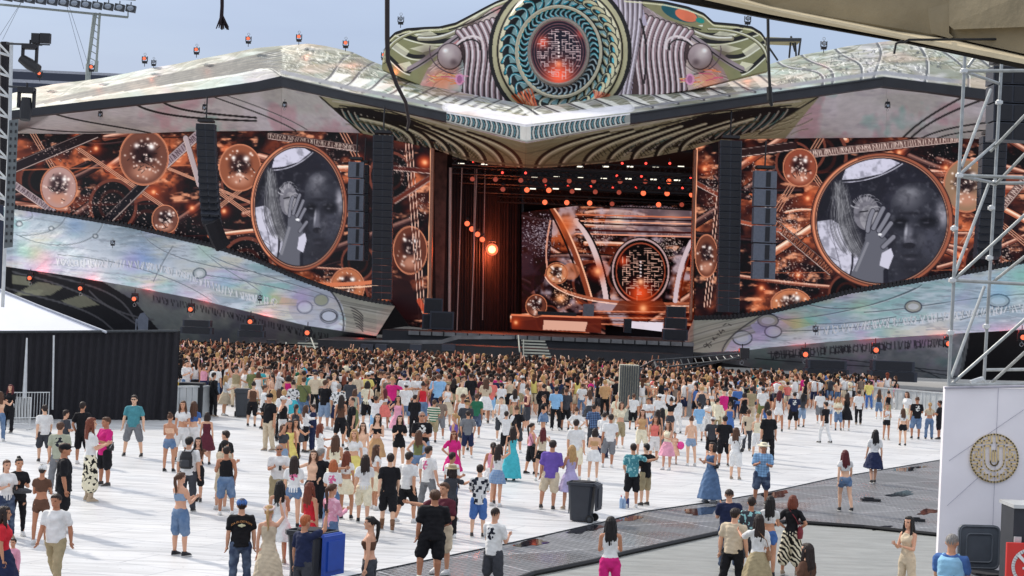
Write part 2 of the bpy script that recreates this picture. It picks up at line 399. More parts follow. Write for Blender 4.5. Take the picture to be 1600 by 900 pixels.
def mat_tiles():
    m = bpy.data.materials.new('grey_plastic_tiles'); m.use_nodes = True; t = m.node_tree; b = t.nodes['Principled BSDF']
    tc = t.nodes.new('ShaderNodeTexCoord'); mp = t.nodes.new('ShaderNodeMapping'); mp.inputs['Rotation'].default_value = (0, 0, math.radians(-36))
    t.links.new(tc.outputs['Object'], mp.inputs[0])
    def brick(w_, h_, ms, c1, c2, mo, off=0.0):
        br = t.nodes.new('ShaderNodeTexBrick'); br.offset = off; br.inputs['Scale'].default_value = 1
        br.inputs['Brick Width'].default_value = w_; br.inputs['Row Height'].default_value = h_; br.inputs['Mortar Size'].default_value = ms; br.inputs['Mortar Smooth'].default_value = .2
        br.inputs['Color1'].default_value = (*c1, 1); br.inputs['Color2'].default_value = (*c2, 1); br.inputs['Mortar'].default_value = (*mo, 1)
        t.links.new(mp.outputs[0], br.inputs['Vector']); return br
    fine = brick(.16, .16, .028, (.21, .215, .225), (.25, .255, .265), (.11, .112, .118))
    big = brick(2.6, 2.6, .03, (.75, .75, .75), (1.15, 1.15, 1.15), (1.9, 1.9, 1.9))
    mx = t.nodes.new('ShaderNodeVectorMath'); mx.operation = 'MULTIPLY'; t.links.new(fine.outputs[0], mx.inputs[0]); t.links.new(big.outputs[0], mx.inputs[1])
    n = t.nodes.new('ShaderNodeTexNoise'); n.inputs['Scale'].default_value = .5; n.inputs['Detail'].default_value = 6; t.links.new(mp.outputs[0], n.inputs['Vector'])
    cr = t.nodes.new('ShaderNodeMapRange'); cr.inputs['From Min'].default_value = .35; cr.inputs['From Max'].default_value = .7; cr.inputs['To Min'].default_value = .7; cr.inputs['To Max'].default_value = 1.5
    t.links.new(n.outputs[0], cr.inputs[0]); sc = t.nodes.new('ShaderNodeVectorMath'); sc.operation = 'SCALE'
    t.links.new(mx.outputs[0], sc.inputs[0]); t.links.new(cr.outputs[0], sc.inputs['Scale']); t.links.new(sc.outputs[0], b.inputs['Base Color'])
    rr_ = t.nodes.new('ShaderNodeMapRange'); rr_.inputs['From Min'].default_value = .4; rr_.inputs['From Max'].default_value = .6; rr_.inputs['To Min'].default_value = .5; rr_.inputs['To Max'].default_value = .18; t.links.new(n.outputs[0], rr_.inputs[0]); t.links.new(rr_.outputs[0], b.inputs['Roughness'])
    bp = t.nodes.new('ShaderNodeBump'); bp.inputs['Strength'].default_value = .4; bp.inputs['Distance'].default_value = .01
    t.links.new(fine.outputs[0], bp.inputs['Height']); t.links.new(bp.outputs[0], b.inputs['Normal'])
    return m
M_tiles = mat_tiles()
def mat_deck():
    m = bpy.data.materials.new('grey_plate_walkway'); m.use_nodes = True; t = m.node_tree; b = t.nodes['Principled BSDF']
    tc = t.nodes.new('ShaderNodeTexCoord'); mp = t.nodes.new('ShaderNodeMapping'); mp.inputs['Scale'].default_value = (.8, 3.2, 1)
    t.links.new(tc.outputs['Object'], mp.inputs[0])
    n = t.nodes.new('ShaderNodeTexNoise'); n.inputs['Scale'].default_value = 1.1; n.inputs['Detail'].default_value = 8; n.inputs['Roughness'].default_value = .7; t.links.new(mp.outputs[0], n.inputs['Vector'])
    cr = t.nodes.new('ShaderNodeValToRGB'); cr.color_ramp.elements[0].position = .35; cr.color_ramp.elements[1].position = .68
    cr.color_ramp.elements[0].color = (.22, .225, .21, 1); cr.color_ramp.elements[1].color = (.34, .35, .33, 1)
    t.links.new(n.outputs[0], cr.inputs[0]); t.links.new(cr.outputs[0], b.inputs['Base Color'])
    b.inputs['Roughness'].default_value = .4
    wv = t.nodes.new('ShaderNodeTexNoise'); wv.inputs['Scale'].default_value = 1.4; t.links.new(mp.outputs[0], wv.inputs['Vector'])
    bp = t.nodes.new('ShaderNodeBump'); bp.inputs['Strength'].default_value = .35; bp.inputs['Distance'].default_value = .05
    t.links.new(wv.outputs[0], bp.inputs['Height']); t.links.new(bp.outputs[0], b.inputs['Normal'])
    return m
M_walk = mat_deck()
M_conc_ground = mat('ground_concrete', (150, 150, 148), .9, noise=.25, nscale=.2, bump=.2)
def sheet(name, pts, z, m):
    n = len(pts); v = [(p[0], p[1], z) for p in pts]
    o = mesh_np(name, v, [tuple(range(n))], m); return tag(o, kind='structure')
tag(mesh_np('ground', [(-2500, -300, -.02), (2500, -300, -.02), (2500, 4000, -.02), (-2500, 4000, -.02)], [(0, 1, 2, 3)], M_conc_ground), kind='structure')
def gp(px, py): p = G(px, py); return (float(p[0]), float(p[1]))
e1 = [gp(540, 903), gp(800, 849), gp(940, 817), gp(1007, 800), gp(1125, 783), gp(1200, 770), gp(1300, 748), gp(1470, 719), gp(1700, 675)]
e2 = [gp(832, 900), gp(925, 881), gp(975, 868), gp(1120, 836), gp(1225, 818)]
e3 = [gp(1265, 820), gp(1350, 826), gp(1462, 838), gp(1700, 860)]
white = [(-70, 14), (-70, 125), (75, 125)] + [e1[-1]] + e1[::-1][1:] + [(e1[0][0]-4, 26), (e1[0][0]-6.5, 14)]
sheet('white_floor', white, 0.012, M_floor)
lowp = e2 + e3 + [(40, 14), (e2[0][0]-2.2, 24)]
M_cable = mat('black_rubber', (16, 16, 18), .6)
tl = [(e1[0][0]-4, 26)] + e1 + [(e3[-1][0], e3[-1][1])] + e3[::-1] + e2[::-1] + [(e2[0][0]-2.2, 24)]
sheet('tiled_walkway', tl, 0.004, M_tiles)
sheet('plate_walkway', lowp, 0.0, M_walk)
c = MB(); c.tube([(x, y, .045) for x, y in ([(e2[0][0]-2.2, 24)]+e2+e3)], .05, 6)
tag(c.build('ground_cable', M_cable), 'black cable edging that snakes across the grey walkway beside the tiled mat', 'cable')
c = MB(); c.tube([(x, y, .018) for x, y in ([(e1[0][0]-4, 26)]+e1)], .012, 5)
tag(c.build('floor_edge_trim', MATS['dark_steel']), kind='structure')
# puddles lying on the tiles
M_water = mat('puddle_water', (34, 34, 40), .04, noise=0, spec=.8)
pr = random.Random(5)
for i, (x, y, rx, ry) in enumerate([(972, 810, 27, 6), (912, 826, 26, 7), (845, 833, 30, 6), (1100, 798, 30, 6), (1212, 773, 20, 5), (1408, 772, 20, 4), (830, 849, 24, 5), (1450, 800, 16, 4), (1376, 825, 16, 3), (1420, 733, 24, 3)]):
    pts = []
    for k in range(26):
        a = 2*math.pi*k/26; r = 1+.22*math.sin(3*a+i)+.12*math.sin(7*a+2*i)+pr.uniform(-.06, .06)
        pts.append(gp(x+rx*r*math.cos(a), y+ry*r*math.sin(a)-rx*.12*math.cos(a)))
    sheet('puddle', [p for p in pts], .009, M_water)

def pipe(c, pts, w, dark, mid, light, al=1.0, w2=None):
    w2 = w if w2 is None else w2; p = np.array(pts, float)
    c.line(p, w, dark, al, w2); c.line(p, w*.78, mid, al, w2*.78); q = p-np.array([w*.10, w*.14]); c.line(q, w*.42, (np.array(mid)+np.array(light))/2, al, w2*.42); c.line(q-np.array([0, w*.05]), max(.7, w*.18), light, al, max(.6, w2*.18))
# ================================================================== STAGE ROOF
ridge = scrv([(10, 148), (55, 137), (87, 131), (130, 126), (160, 122), (200, 114), (232, 107), (275, 100), (317, 91), (350, 85), (400, 75), (445, 71), (482, 68), (510, 72), (550, 81), (580, 95), (605, 105), (660, 126), (700, 140), (750, 150), (800, 159), (832, 166), (875, 163), (925, 155), (975, 147), (1032, 140), (1080, 130), (1115, 121), (1160, 110), (1200, 101), (1250, 86), (1287, 80), (1325, 72), (1390, 64), (1425, 63), (1500, 68), (1560, 78), (1700, 104)], 5)
fas_t = crv([(10, 174), (17, 173), (75, 166), (150, 157), (250, 147), (325, 139), (400, 128), (440, 119), (550, 145), (625, 160), (697, 175), (822, 196), (985, 177), (1200, 145), (1287, 133), (1380, 120), (1450, 129), (1550, 141), (1700, 160)])
fas_b = crv([(10, 186), (17, 185), (150, 170), (300, 154), (400, 142), (440, 135), (550, 158), (625, 174), (697, 190), (822, 222), (985, 193), (1200, 160), (1290, 148), (1380, 135), (1450, 143), (1550, 157), (1700, 178)])
Yf = invY([15, 440, 822, 1385, 1555, 1700], [147.3, 137.5, 120, 122.8, 120.2, 118])
Yridge = lambda x: Yf(x)+np.interp(x, [15, 440, 832, 1385, 1700], [7, 9, 5, 8, 7])
Ysc = invY([20, 467, 675, 822, 1088, 1385, 1700], [164.5, 143, 134.7, 130, 132, 130, 128])   # screens and back edge of the soffit

roof = thing('stage_roof', 'sweeping printed fabric roof over the whole main stage with two peaks', 'stage roof', V(822, 200, 124))
cv = Canvas(0, 40, 1720, 230, 2, (172, 173, 162))
cv.mixn((140, 146, 136), 90, .42, .60, 3, .6, aspect=6, octv=2); cv.mixn((226, 224, 222), 50, .5, .68, 4, .55, aspect=7, octv=2); cv.mixn((126, 124, 104), 26, .52, .68, 5, .4, aspect=8, octv=3)
cv.mixn((196, 190, 214), 80, .55, .7, 8, .4); cv.mixn((186, 214, 208), 90, .56, .7, 9, .4)
cv.engrave(440, 830, lambda x: ridge(x)+2, lambda x: fas_t(x)-8, 150, 51, lambda x, y: .35, (14, 44), dark=(104, 104, 88), al=.4)
cv.engrave(835, 1560, lambda x: ridge(x)+2, lambda x: fas_t(x)-8, 200, 52, lambda x, y: -.18 if x < 1380 else .35, (14, 44), dark=(104, 104, 88), al=.4)
cv.engrave(20, 440, lambda x: ridge(x)+2, lambda x: fas_t(x)-4, 90, 53, lambda x, y: -.28, (20, 80), dark=(140, 142, 132), al=.4)
G1, G2, W1 = (84, 88, 90), (112, 112, 106), (236, 236, 228)
# long sweeping lines of the left wing
for k in range(14):
    x0 = 20+k*25; cv.line(bez((x0, 170-k*4), (x0+90, 145-k*3), (300+k*8, 112-k*1.5), (440, 76+k*3.4), n=20), 2.2, G1 if k % 2 else G2, .9)
    cv.line(bez((x0+6, 172-k*4), (x0+96, 148-k*3), (306+k*8, 115-k*1.5), (446, 79+k*3.4), n=20), 1.0, W1, .8)
for k in range(6): cv.line(bez((440+k*3, 118), (430+k*10, 95), (450+k*6, 75)), 1.2, G2, .6)
def rune(c, x, y, s, col, r, al=.9, slope=0):
    for _ in range(r.randint(1, 3)):
        a = (x+r.uniform(-.5, .5)*s, y+r.uniform(-.5, .5)*s); b = (a[0]+r.uniform(-.6, .6)*s, a[1]+r.uniform(.1, .7)*s+slope)
        c.line([a, b], max(.9, s*.17), col, al)
    if r.random() < .3: c.ell(x, y, s*.35, s*.3, col, al, ring=.6)
rr = random.Random(3)
for _ in range(120):
    x = rr.uniform(440, 590); y = ridge(x)+rr.uniform(6, 34); rune(cv, x, y, 5, rr.choice([(240, 240, 230), (78, 84, 80)]), rr, .85)
for _ in range(150):
    x = rr.uniform(1215, 1470); y = ridge(x)+rr.uniform(8, 50); rune(cv, x, min(y, fas_t(x)-14), 6, rr.choice([(250, 250, 244), (84, 90, 92)]), rr, .8)
# pale panels with s-shaped dark dividers towards the middle
for sgn, xs in ((1, range(500, 830, 33)), (-1, range(860, 1240, 40))):
    for x in xs:
        t0, b0 = float(ridge(x)), float(fas_t(x)); mx_ = x
        xt = x+sgn*52; tt = float(ridge(xt))
        cv.poly([(x+sgn*4, b0-9), (x+sgn*24, b0-20), (x+sgn*50, b0-16 if sgn > 0 else b0-26), (x+sgn*30, b0-5)], (246, 246, 240), .75)
        cv.line(bez((x, b0-4), (x+sgn*26, b0-10), (x+sgn*20, tt+14), (xt, tt+1), n=16), 4.0, (84, 86, 90), .95)
        cv.line(bez((x+sgn*2.5, b0-4), (x+sgn*28.5, b0-10), (x+sgn*22.5, tt+14), (xt+sgn*2.5, tt+1), n=16), 1.2, (232, 232, 226), .9)
for (a, b) in ((1215, 1285), (1252, 1300), (1305, 1345), (1370, 1365), (1430, 1445), (1455, 1512), (1500, 1560), (1560, 1640), (1610, 1690)):
    yt, yb = float(ridge(a)), float(fas_t(b))
    cv.line(bez((a, yt), (a+(b-a)*.1+12, yt+20), (b+10, yb-36), (b, yb), n=16), 4, (100, 104, 108), .9); cv.line(bez((a+3, yt), (a+(b-a)*.1+15, yt+20), (b+13, yb-36), (b+3, yb), n=16), 1.3, (240, 240, 236), .8)
for _ in range(70):
    x = rr.uniform(1190, 1560); y = ridge(x)+rr.uniform(3, 42); cv.line([(x, y), (x+rr.uniform(8, 26), y-rr.uniform(-3, 6))], rr.uniform(.8, 2), rr.choice([(96, 100, 98), (232, 232, 226), (150, 150, 120)]), .6)
for _ in range(90):
    x = rr.uniform(430, 800); y = ridge(x)+rr.uniform(3, 30); cv.line([(x, y), (x+rr.uniform(8, 30), y+rr.uniform(2, 8))], rr.uniform(.8, 2.2), rr.choice([(100, 102, 92), (226, 226, 214), (140, 138, 106)]), .55)
# border band above the fascia
for x in range(440, 1500, 6):
    if 690 < x < 985: continue
    y = float(fas_t(x)); cv.line([(x, y-7), (x+6, float(fas_t(x+6))-7)], 6 if x < 700 or x > 1190 else 3, (150, 152, 158), .7)
for x in range(697, 984, 4): cv.line([(x, float(fas_t(x))-8), (x+4, float(fas_t(x+4))-8)], 13, (236, 236, 240), .6)
cv.mixn((206, 178, 160), 70, .56, .72, 54, .35, aspect=4, octv=2)
cv.contrast(1.3, 160, 1.1, -18)
strip('roof_fabric', cv, 12, 832, ridge, fas_t, Yridge, Yf, M_print, roof, 1.4, thick=.3)
strip('roof_fabric', cv, 832, 1690, ridge, fas_t, Yridge, Yf, M_print, roof, 1.6, thick=.3)
# black fascia beams: boxes between traced ends
def beam(name, xs, parent, m, d=.9, t=fas_t, b=fas_b, off=.12):
    mb = MB()
    for x0, x1 in zip(xs[:-1], xs[1:]):
        Y0, Y1 = float(Yf(x0)), float(Yf(x1))
        a = [V(x0, t(x0), Y0-off), V(x1, t(x1), Y1-off), V(x1, b(x1), Y1-off), V(x0, b(x0), Y0-off)]
        bk = [p+Vector((0, d, 0)) for p in a]
        mb.add(a+bk, [(0, 1, 2, 3), (7, 6, 5, 4), (0, 4, 5, 1), (2, 6, 7, 3), (1, 5, 6, 2), (0, 3, 7, 4)])
    return mb.build(name, m, parent)
M_fascia = mat('fascia_black', (36, 38, 44), .5, noise=.25, nscale=.8)
beam('fascia', [12, 75, 150, 250, 325, 400, 440], roof, M_fascia); beam('fascia', [440, 500, 550, 625, 697], roof, M_fascia)
beam('fascia', [985, 1090, 1200, 1287, 1380], roof, M_fascia); beam('fascia', [1380, 1450, 1550, 1690], roof, M_fascia)
for xa, xb in ((440, 697), (985, 1380)):
    mb = MB(); mb.tube([V(x, float(fas_t(x))+1.2, float(Yf(x))-.2) for x in np.linspace(xa, xb, 8)], .06, 6); mb.build('fascia_rail', M_dsteel, roof)
cv = Canvas(690, 165, 992, 235, 3, (150, 152, 148))
for x in range(697, 985, 8):
    if 813 < x < 829: continue
    s = 1 if x < 822 else -1; t0, b0 = float(fas_t(x)), float(fas_b(x))
    cv.line(bez((x, t0), (x+s*7, (t0+b0)/2), (x+s*1, b0)), 4.4, (34, 38, 44), .95); cv.line(bez((x+s*1, t0+4), (x+s*6, (t0+b0)/2), (x+s*2, b0-4)), 1.6, (128, 170, 174), .8)
    cv.line(bez((x+s*4, t0), (x+s*11, (t0+b0)/2), (x+s*5, b0)), 1.1, (240, 240, 232), .8)
cv.poly([(813, 192), (829, 192), (830, 222), (822, 225), (812, 220)], (214, 212, 204))
for x in range(690, 990, 4):
    cv.line([(x, float(fas_t(x))+1), (x+4, float(fas_t(x+4))+1)], 2.4, (232, 234, 228)); cv.line([(x, float(fas_b(x))-1), (x+4, float(fas_b(x+4))-1)], 2.4, (176, 176, 168))
cv.contrast(1.25, 120, 1.2)
strip('ribbed_trim', cv, 697, 822, fas_t, fas_b, lambda x: Yf(x)-.1, lambda x: Yf(x)-.1, M_print, roof, 1.0)
strip('ribbed_trim', cv, 822, 985, fas_t, fas_b, lambda x: Yf(x)-.1, lambda x: Yf(x)-.1, M_print, roof, 1.0)

# soffit (underside) of the roof
soff = scrv([(10, 208), (100, 209), (230, 208), (300, 205), (462, 204), (565, 208), (600, 216), (640, 224), (680, 233), (720, 248), (760, 256), (800, 260), (832, 262), (862, 261), (900, 258), (950, 254), (1025, 244), (1085, 232), (1120, 221), (1160, 217), (1225, 216), (1350, 215), (1412, 214), (1545, 217), (1700, 222)], 4)
cv = Canvas(0, 125, 1720, 270, 2.4, (226, 222, 222))
cv.mixn((196, 196, 188), 80, .42, .65, 13, .5, aspect=2.5, octv=2); cv.mixn((244, 238, 244), 50, .5, .7, 14, .5, octv=2); cv.mixn((180, 174, 180), 30, .55, .72, 15, .4, aspect=3, octv=3)
cv.mixn((150, 200, 190), 60, .6, .72, 16, .6); cv.mixn((214, 170, 180), 55, .6, .72, 17, .5)
BK = (28, 28, 30)
for pts, ww in (([(20, 195), (60, 205), (130, 208), (180, 206)], 1.6), ([(85, 178), (130, 192), (180, 196), (235, 208)], 2.2), ([(212, 163), (240, 180), (300, 186), (400, 189)], 3), ([(255, 160), (280, 175), (330, 178), (400, 184), (430, 205)], 3), ([(330, 150), (370, 165), (420, 180), (462, 204)], 1.8), ([(350, 148), (390, 162), (440, 178), (480, 203)], 1.2),
                ([(1500, 154), (1460, 175), (1430, 195), (1412, 214)], 3), ([(1532, 157), (1490, 172), (1450, 190), (1425, 214)], 3), ([(1560, 190), (1500, 195), (1460, 205), (1440, 216)], 2.4), ([(1560, 203), (1510, 204), (1480, 210), (1465, 216)], 2)):
    cv.line(bez(*pts[:4], n=20), ww, BK, .95); cv.line(bez(*[(a+1, b+ww) for a, b in pts[:4]], n=20), .8, (225, 222, 220), .7)
# ornate middle
O1, O2 = (176, 172, 146), (236, 230, 204)
cv.poly([(497, 150), (560, 162), (697, 192), (822, 224), (985, 195), (1200, 162), (1282, 149), (1226, 217), (1160, 218), (1085, 233), (1025, 245), (900, 260), (832, 264), (760, 258), (720, 250), (680, 235), (600, 217), (566, 209)], O1)
cv.engrave(540, 1240, lambda x: fas_b(x)+4, lambda x: soff(x)-2, 260, 56, lambda x, y: (.4 if x < 824 else -.35), (14, 50), dark=(104, 98, 76), light=(236, 230, 206), al=.5)
for s, ox in ((1, 0), (-1, 0)):
    X = (lambda x: x) if s > 0 else (lambda x: 822+(822-x)*1.42)
    # long sweeping ribs
    for k in range(0):
        xa = 560+k*26; cv.line(bez((X(xa), float(fas_b(X(xa)))+2), (X(xa+40), 200+k*2), (X(640+k*19), 225+k*4), (X(700+k*13), 262), n=18), 3.4, (44, 42, 36), .85)
        cv.line(bez((X(xa+4), float(fas_b(X(xa)))+3), (X(xa+45), 200+k*2), (X(645+k*19), 225+k*4), (X(706+k*13), 262), n=18), 1.3, O2, .9)
    # dark feather swirl
    cv.poly([(X(520), 168), (X(560), 168), (X(625), 180), (X(668), 198), (X(702), 216), (X(716), 238), (X(690), 236), (X(640), 226), (X(600), 216), (X(570), 205), (X(540), 185)], (34, 34, 36), .97)
    for k in range(17):
        x = 534+k*10; y = 171+k*2.6
        cv.line(bez((X(x), y), (X(x+5), y+14), (X(x+20), y+30)), 2.1, (214, 210, 196), .85); cv.line(bez((X(x+4), y+4), (X(x+8), y+14), (X(x+20), y+26)), 1.6, (92, 140, 140), .8)
    for k in range(5): cv.line(bez((X(618+k*5), 222), (X(640+k*4), 200+k*4), (X(684-k*2), 204+k*4), (X(700-k*3), 228), n=14), 1.6, (206, 202, 186), .85)
    cv.ell(X(668), 222, 9, 5, (88, 130, 132), .9)
    cv.line([(X(500), 151), (X(566), 209)], 2.5, (60, 58, 52)); cv.line([(X(520), 158), (X(600), 168), (X(697), 196), (X(822), 230)], 3, (200, 196, 180)); cv.line([(X(530), 165), (X(610), 174), (X(697), 204), (X(822), 240)], 2, (50, 48, 44))
    for k in range(26): 
        x = 690+k*4.2; rune(cv, X(x), 222+k*.9, 5, (36, 34, 30), rr, .8)
for s in (1, -1):
    Xc = (lambda u: 824+u*1.25) if s > 0 else (lambda u: 824-u*.92)
    cv.poly([(824, 224), (Xc(90), 208), (Xc(120), 214), (Xc(110), 250), (Xc(60), 258), (824, 262)], (150, 146, 120), .8)
    for k in range(7):
        u = 10+k*30; yb_ = float(soff(Xc(u)))-1
        g = bez((Xc(u), yb_+2), (Xc(u+1), yb_-20), (Xc(u+28), yb_-38+k), (Xc(u+92), 206-k*4), n=20)
        cv.line(g+np.array([0, 4]), 10, (196, 192, 166), .85, 5); cv.line(g, 5.5, (38, 36, 30), 1, 3); cv.line(g+np.array([s*3.4, 3.0]), 1.5, (240, 236, 214), .95); cv.line(g+np.array([s*8, 7.0]), 2.4, (112, 108, 84), .8)
        if k > 1:
            for j in range(8): 
                f = g[5+j]; cv.line([(f[0]+s*6, f[1]+5), (f[0]+s*10+rr.uniform(-2, 2), f[1]+11)], 1.3, (40, 38, 32), .85)
for x in range(700, 960, 3): cv.line([(x, float(soff(x))-3), (x+3, float(soff(x+3))-3)], 3.5, (120, 116, 98), .7)
cv.contrast(1.18, 170, 1.2, 4)
for xa, xb in ((12, 440), (440, 822), (822, 1385), (1385, 1690)):
    strip('soffit', cv, xa, xb, lambda x: fas_b(x)-.5, soff, lambda x: Yf(x)+.8, lambda x: Ysc(x)-.3, M_printdull, roof, 1.5, thick=.3)

# ================================================================== CREST with the round maze eye
ct = scrv([(597, 100), (599, 80), (607, 60), (617, 50), (635, 44), (662, 42), (687, 41), (712, 35), (737, 22), (757, 11), (775, 2), (800, -8), (830, -26), (873, -36), (915, -26), (945, -10), (975, -4), (1000, -2), (1040, 2), (1075, 10), (1100, 20), (1115, 34), (1150, 37), (1175, 41), (1190, 50), (1198, 62), (1201, 90)], 3)
cb = lambda x: np.maximum(np.interp(x, [597, 660, 750, 832, 930, 1080, 1201], [108, 134, 158, 174, 163, 140, 110]), ct(x)+3)
cv = Canvas(590, -45, 1210, 185, 3, (200, 188, 180))
cv.mixn((140, 128, 132), 30, .4, .65, 21, .7); cv.mixn((206, 196, 190), 22, .5, .7, 22, .6); cv.mixn((216, 150, 150), 40, .58, .75, 24, .6); cv.mixn((150, 190, 190), 45, .6, .75, 25, .5)
cv.engrave(600, 770, lambda x: ct(x)+4, lambda x: cb(x)-2, 120, 61, lambda x, y: -.6, (14, 40), dark=(120, 108, 108), light=(236, 228, 224), al=.5)
cv.engrave(975, 1198, lambda x: ct(x)+4, lambda x: cb(x)-2, 140, 62, lambda x, y: .6, (14, 40), dark=(120, 108, 108), light=(236, 228, 224), al=.5)
def crest_side(X, s):
    olive, cream, dk = (150, 150, 122), (232, 230, 208), (40, 38, 38)
    cv.poly([(X(592), 110), (X(592), 30), (X(660), 25), (X(735), -20), (X(800), -45), (X(812), -10), (X(790), 6), (X(760), 16), (X(735), 38), (X(712), 62), (X(690), 84), (X(668), 108), (X(655), 135), (X(600), 130)], olive)
    for (a, b, c_, d) in (((600, 62), (625, 75), (632, 92), (662, 88)), ((616, 50), (650, 62), (672, 70), (705, 62)), ((640, 44), (668, 56), (690, 58), (720, 48)), ((603, 84), (618, 98), (628, 110), (640, 112))):
        cv.line(bez((X(a[0]), a[1]), (X(b[0]), b[1]), (X(c_[0]), c_[1]), (X(d[0]), d[1]), n=16), 6, dk); cv.line(bez((X(a[0]), a[1]+5), (X(b[0]), b[1]+5), (X(c_[0]), c_[1]+5), (X(d[0]), d[1]+5), n=16), 2, cream)
    for q in (((604, 70), (620, 66), (640, 80), (632, 90)), ((640, 50), (668, 46), (686, 56), (660, 62)), ((622, 100), (640, 96), (648, 108), (632, 112)), ((640, 76), (664, 70), (688, 74), (660, 82))): cv.poly([(X(a), b) for a, b in q], cream, .8)
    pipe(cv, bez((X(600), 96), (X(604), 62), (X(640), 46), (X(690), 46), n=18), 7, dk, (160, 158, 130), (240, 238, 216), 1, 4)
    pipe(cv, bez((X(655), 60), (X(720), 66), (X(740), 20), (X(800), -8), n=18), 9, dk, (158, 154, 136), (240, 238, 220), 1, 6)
    cv.line(bez((X(700), 40), (X(745), 30), (X(770), 5), (X(800), -4), n=14), 3, cream); cv.line(bez((X(702), 46), (X(745), 36), (X(775), 14), (X(792), 8), n=14), 2.2, dk)
    cv.line(bez((X(640), 108), (X(672), 92), (X(700), 66), (X(735), 44), n=14), 9, (168, 158, 160)); cv.line(bez((X(636), 112), (X(668), 98), (X(696), 70), (X(730), 48), n=14), 2, dk)
    cv.glow(X(690), 126, 20, (232, 156, 124), .7); cv.glow(X(735), 40, 14, (120, 104, 100), .6); cv.glow(X(668), 84, 14, (110, 98, 96), .6)
    cv.poly([(X(716), 60), (X(740), 40), (X(800), 20), (X(812), 172), (X(716), 172), (X(726), 110)], (74, 60, 62), .8)  # recess shade painted as a dark fill between ball and feathers
    # feathered neck
    for k in range(9):
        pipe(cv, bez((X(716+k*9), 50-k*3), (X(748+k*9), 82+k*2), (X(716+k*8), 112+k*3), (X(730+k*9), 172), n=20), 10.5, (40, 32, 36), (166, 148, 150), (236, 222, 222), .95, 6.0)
    cv.line(bez((X(712), 72), (X(728), 50), (X(758), 52), (X(755), 76), n=14), 3.5, (222, 212, 210)); cv.line(bez((X(711), 76), (X(728), 56), (X(752), 58), (X(750), 78), n=14), 2.2, dk)
    cv.ell(X(703), 88, 20, 21, (84, 72, 76)); cv.ell(X(703), 88, 18.5, 19.5, (170, 158, 158)); cv.ell(X(700), 84, 14, 14, (196, 188, 184), soft=1.0); cv.ell(X(696), 79, 7, 6, (234, 230, 224), soft=1.0); cv.ell(X(709), 97, 9, 8, (126, 114, 116), soft=1.0)
    cv.line(bez((X(672), 72), (X(668), 92), (X(684), 112), (X(712), 116), n=14), 1.8, (112, 98, 104))
    for k in range(16): 
        x = 668+rr.uniform(0, 50); y = 106+rr.uniform(0, 20)+(x-668)*.2; cv.line([(X(x), y), (X(x+rr.uniform(8, 22)), y+rr.uniform(-2, 7))], 1.8, rr.choice([(232, 150, 110), (240, 200, 160), (206, 120, 140), (230, 176, 190)]), .9)
    cv.ell(X(718), 124, 7, 9, (222, 170, 200), .8); cv.ell(X(718), 124, 4, 6, (170, 120, 150), .8)
crest_side(lambda x: x, 1); crest_side(lambda x: 1796-x+((720-x)*.04 if x < 720 else 0), -1)
cv.poly([(990, -4), (1075, 8), (1116, 35), (1080, 42), (1040, 30), (1005, 8)], (150, 148, 122)); cv.ell(1062, 20, 30, 12, (60, 110, 116), ang=.35); cv.ell(1072, 24, 18, 9, (214, 140, 116), ang=.35); cv.ell(1094, 32, 7, 4, (70, 150, 140), ang=.3)
cx, cy = 875, 80
cv.poly([(958, -10), (1000, -4), (1012, 40), (1000, 40), (985, 160), (940, 170), (952, 80)], (190, 184, 196), .9); cv.line([(984, 0), (988, 60)], 3, (150, 160, 230), .6)
for k in range(5): pipe(cv, bez((968+k*8, -12), (976+k*7, 50), (966+k*5, 110), (950+k*7, 168), n=18), 8, (74, 66, 72), (176, 168, 172), (226, 220, 226), .85); cv.line(bez((1000, 30), (1016, 70), (1006, 130)), 3, (60, 52, 56), .7)
for r0, colr in ((112, (54, 50, 52)), (106, (190, 186, 160)), (99, (70, 66, 60)), (96, (216, 212, 188)), (90, (46, 54, 60)), (80, (150, 176, 176))): cv.ell(cx, cy, r0, r0*1.05, colr)
for k in range(34):
    a = 2*math.pi*k/34; c_, s_ = math.cos(a), math.sin(a); c2, s2 = math.cos(a+.22), math.sin(a+.22)
    tl_ = (64, 150, 162) if (a > 2.3 and a < 5.4) else (178, 176, 152)
    cv.line(bez((cx+66*c_, cy+70*s_), (cx+82*c2, cy+86*s2), (cx+92*c_, cy+97*s_)), 5.4, (26, 30, 36)); cv.line(bez((cx+70*c_, cy+74*s_), (cx+84*c2, cy+88*s2), (cx+92*c_, cy+97*s_)), 3.0, tl_); cv.line(bez((cx+72*c_, cy+76*s_), (cx+84*c2, cy+88*s2), (cx+90*c_, cy+94*s_)), 1.0, (226, 234, 228), .9)
    b = 2*math.pi*(k+.5)/34; cv.ell(cx+109*math.cos(b), cy+114*math.sin(b), 3.4, 3.4, (30, 26, 28))
for k in range(15):
    a = -1.35+k*.19; c_, s_ = math.cos(a), math.sin(a); cv.ell(cx+84*c_, cy+88*s_, 14, 8, (40, 42, 44), ang=a+1.3); cv.ell(cx+84*c_, cy+88*s_, 12.5, 6.5, (206, 202, 176), ang=a+1.3); cv.ell(cx+82*c_, cy+86*s_, 9, 3.5, (64, 74, 78), ang=a+1.3); cv.ell(cx+84*c_, cy+87*s_, 5, 1.6, (120, 190, 200), ang=a+1.3)
cv.ell(cx-1, cy+1, 69, 74, (40, 38, 40)); cv.ell(cx-1, cy+1, 67, 72, (206, 202, 180)); cv.ell(cx-1, cy+1, 63, 68, (44, 46, 52))
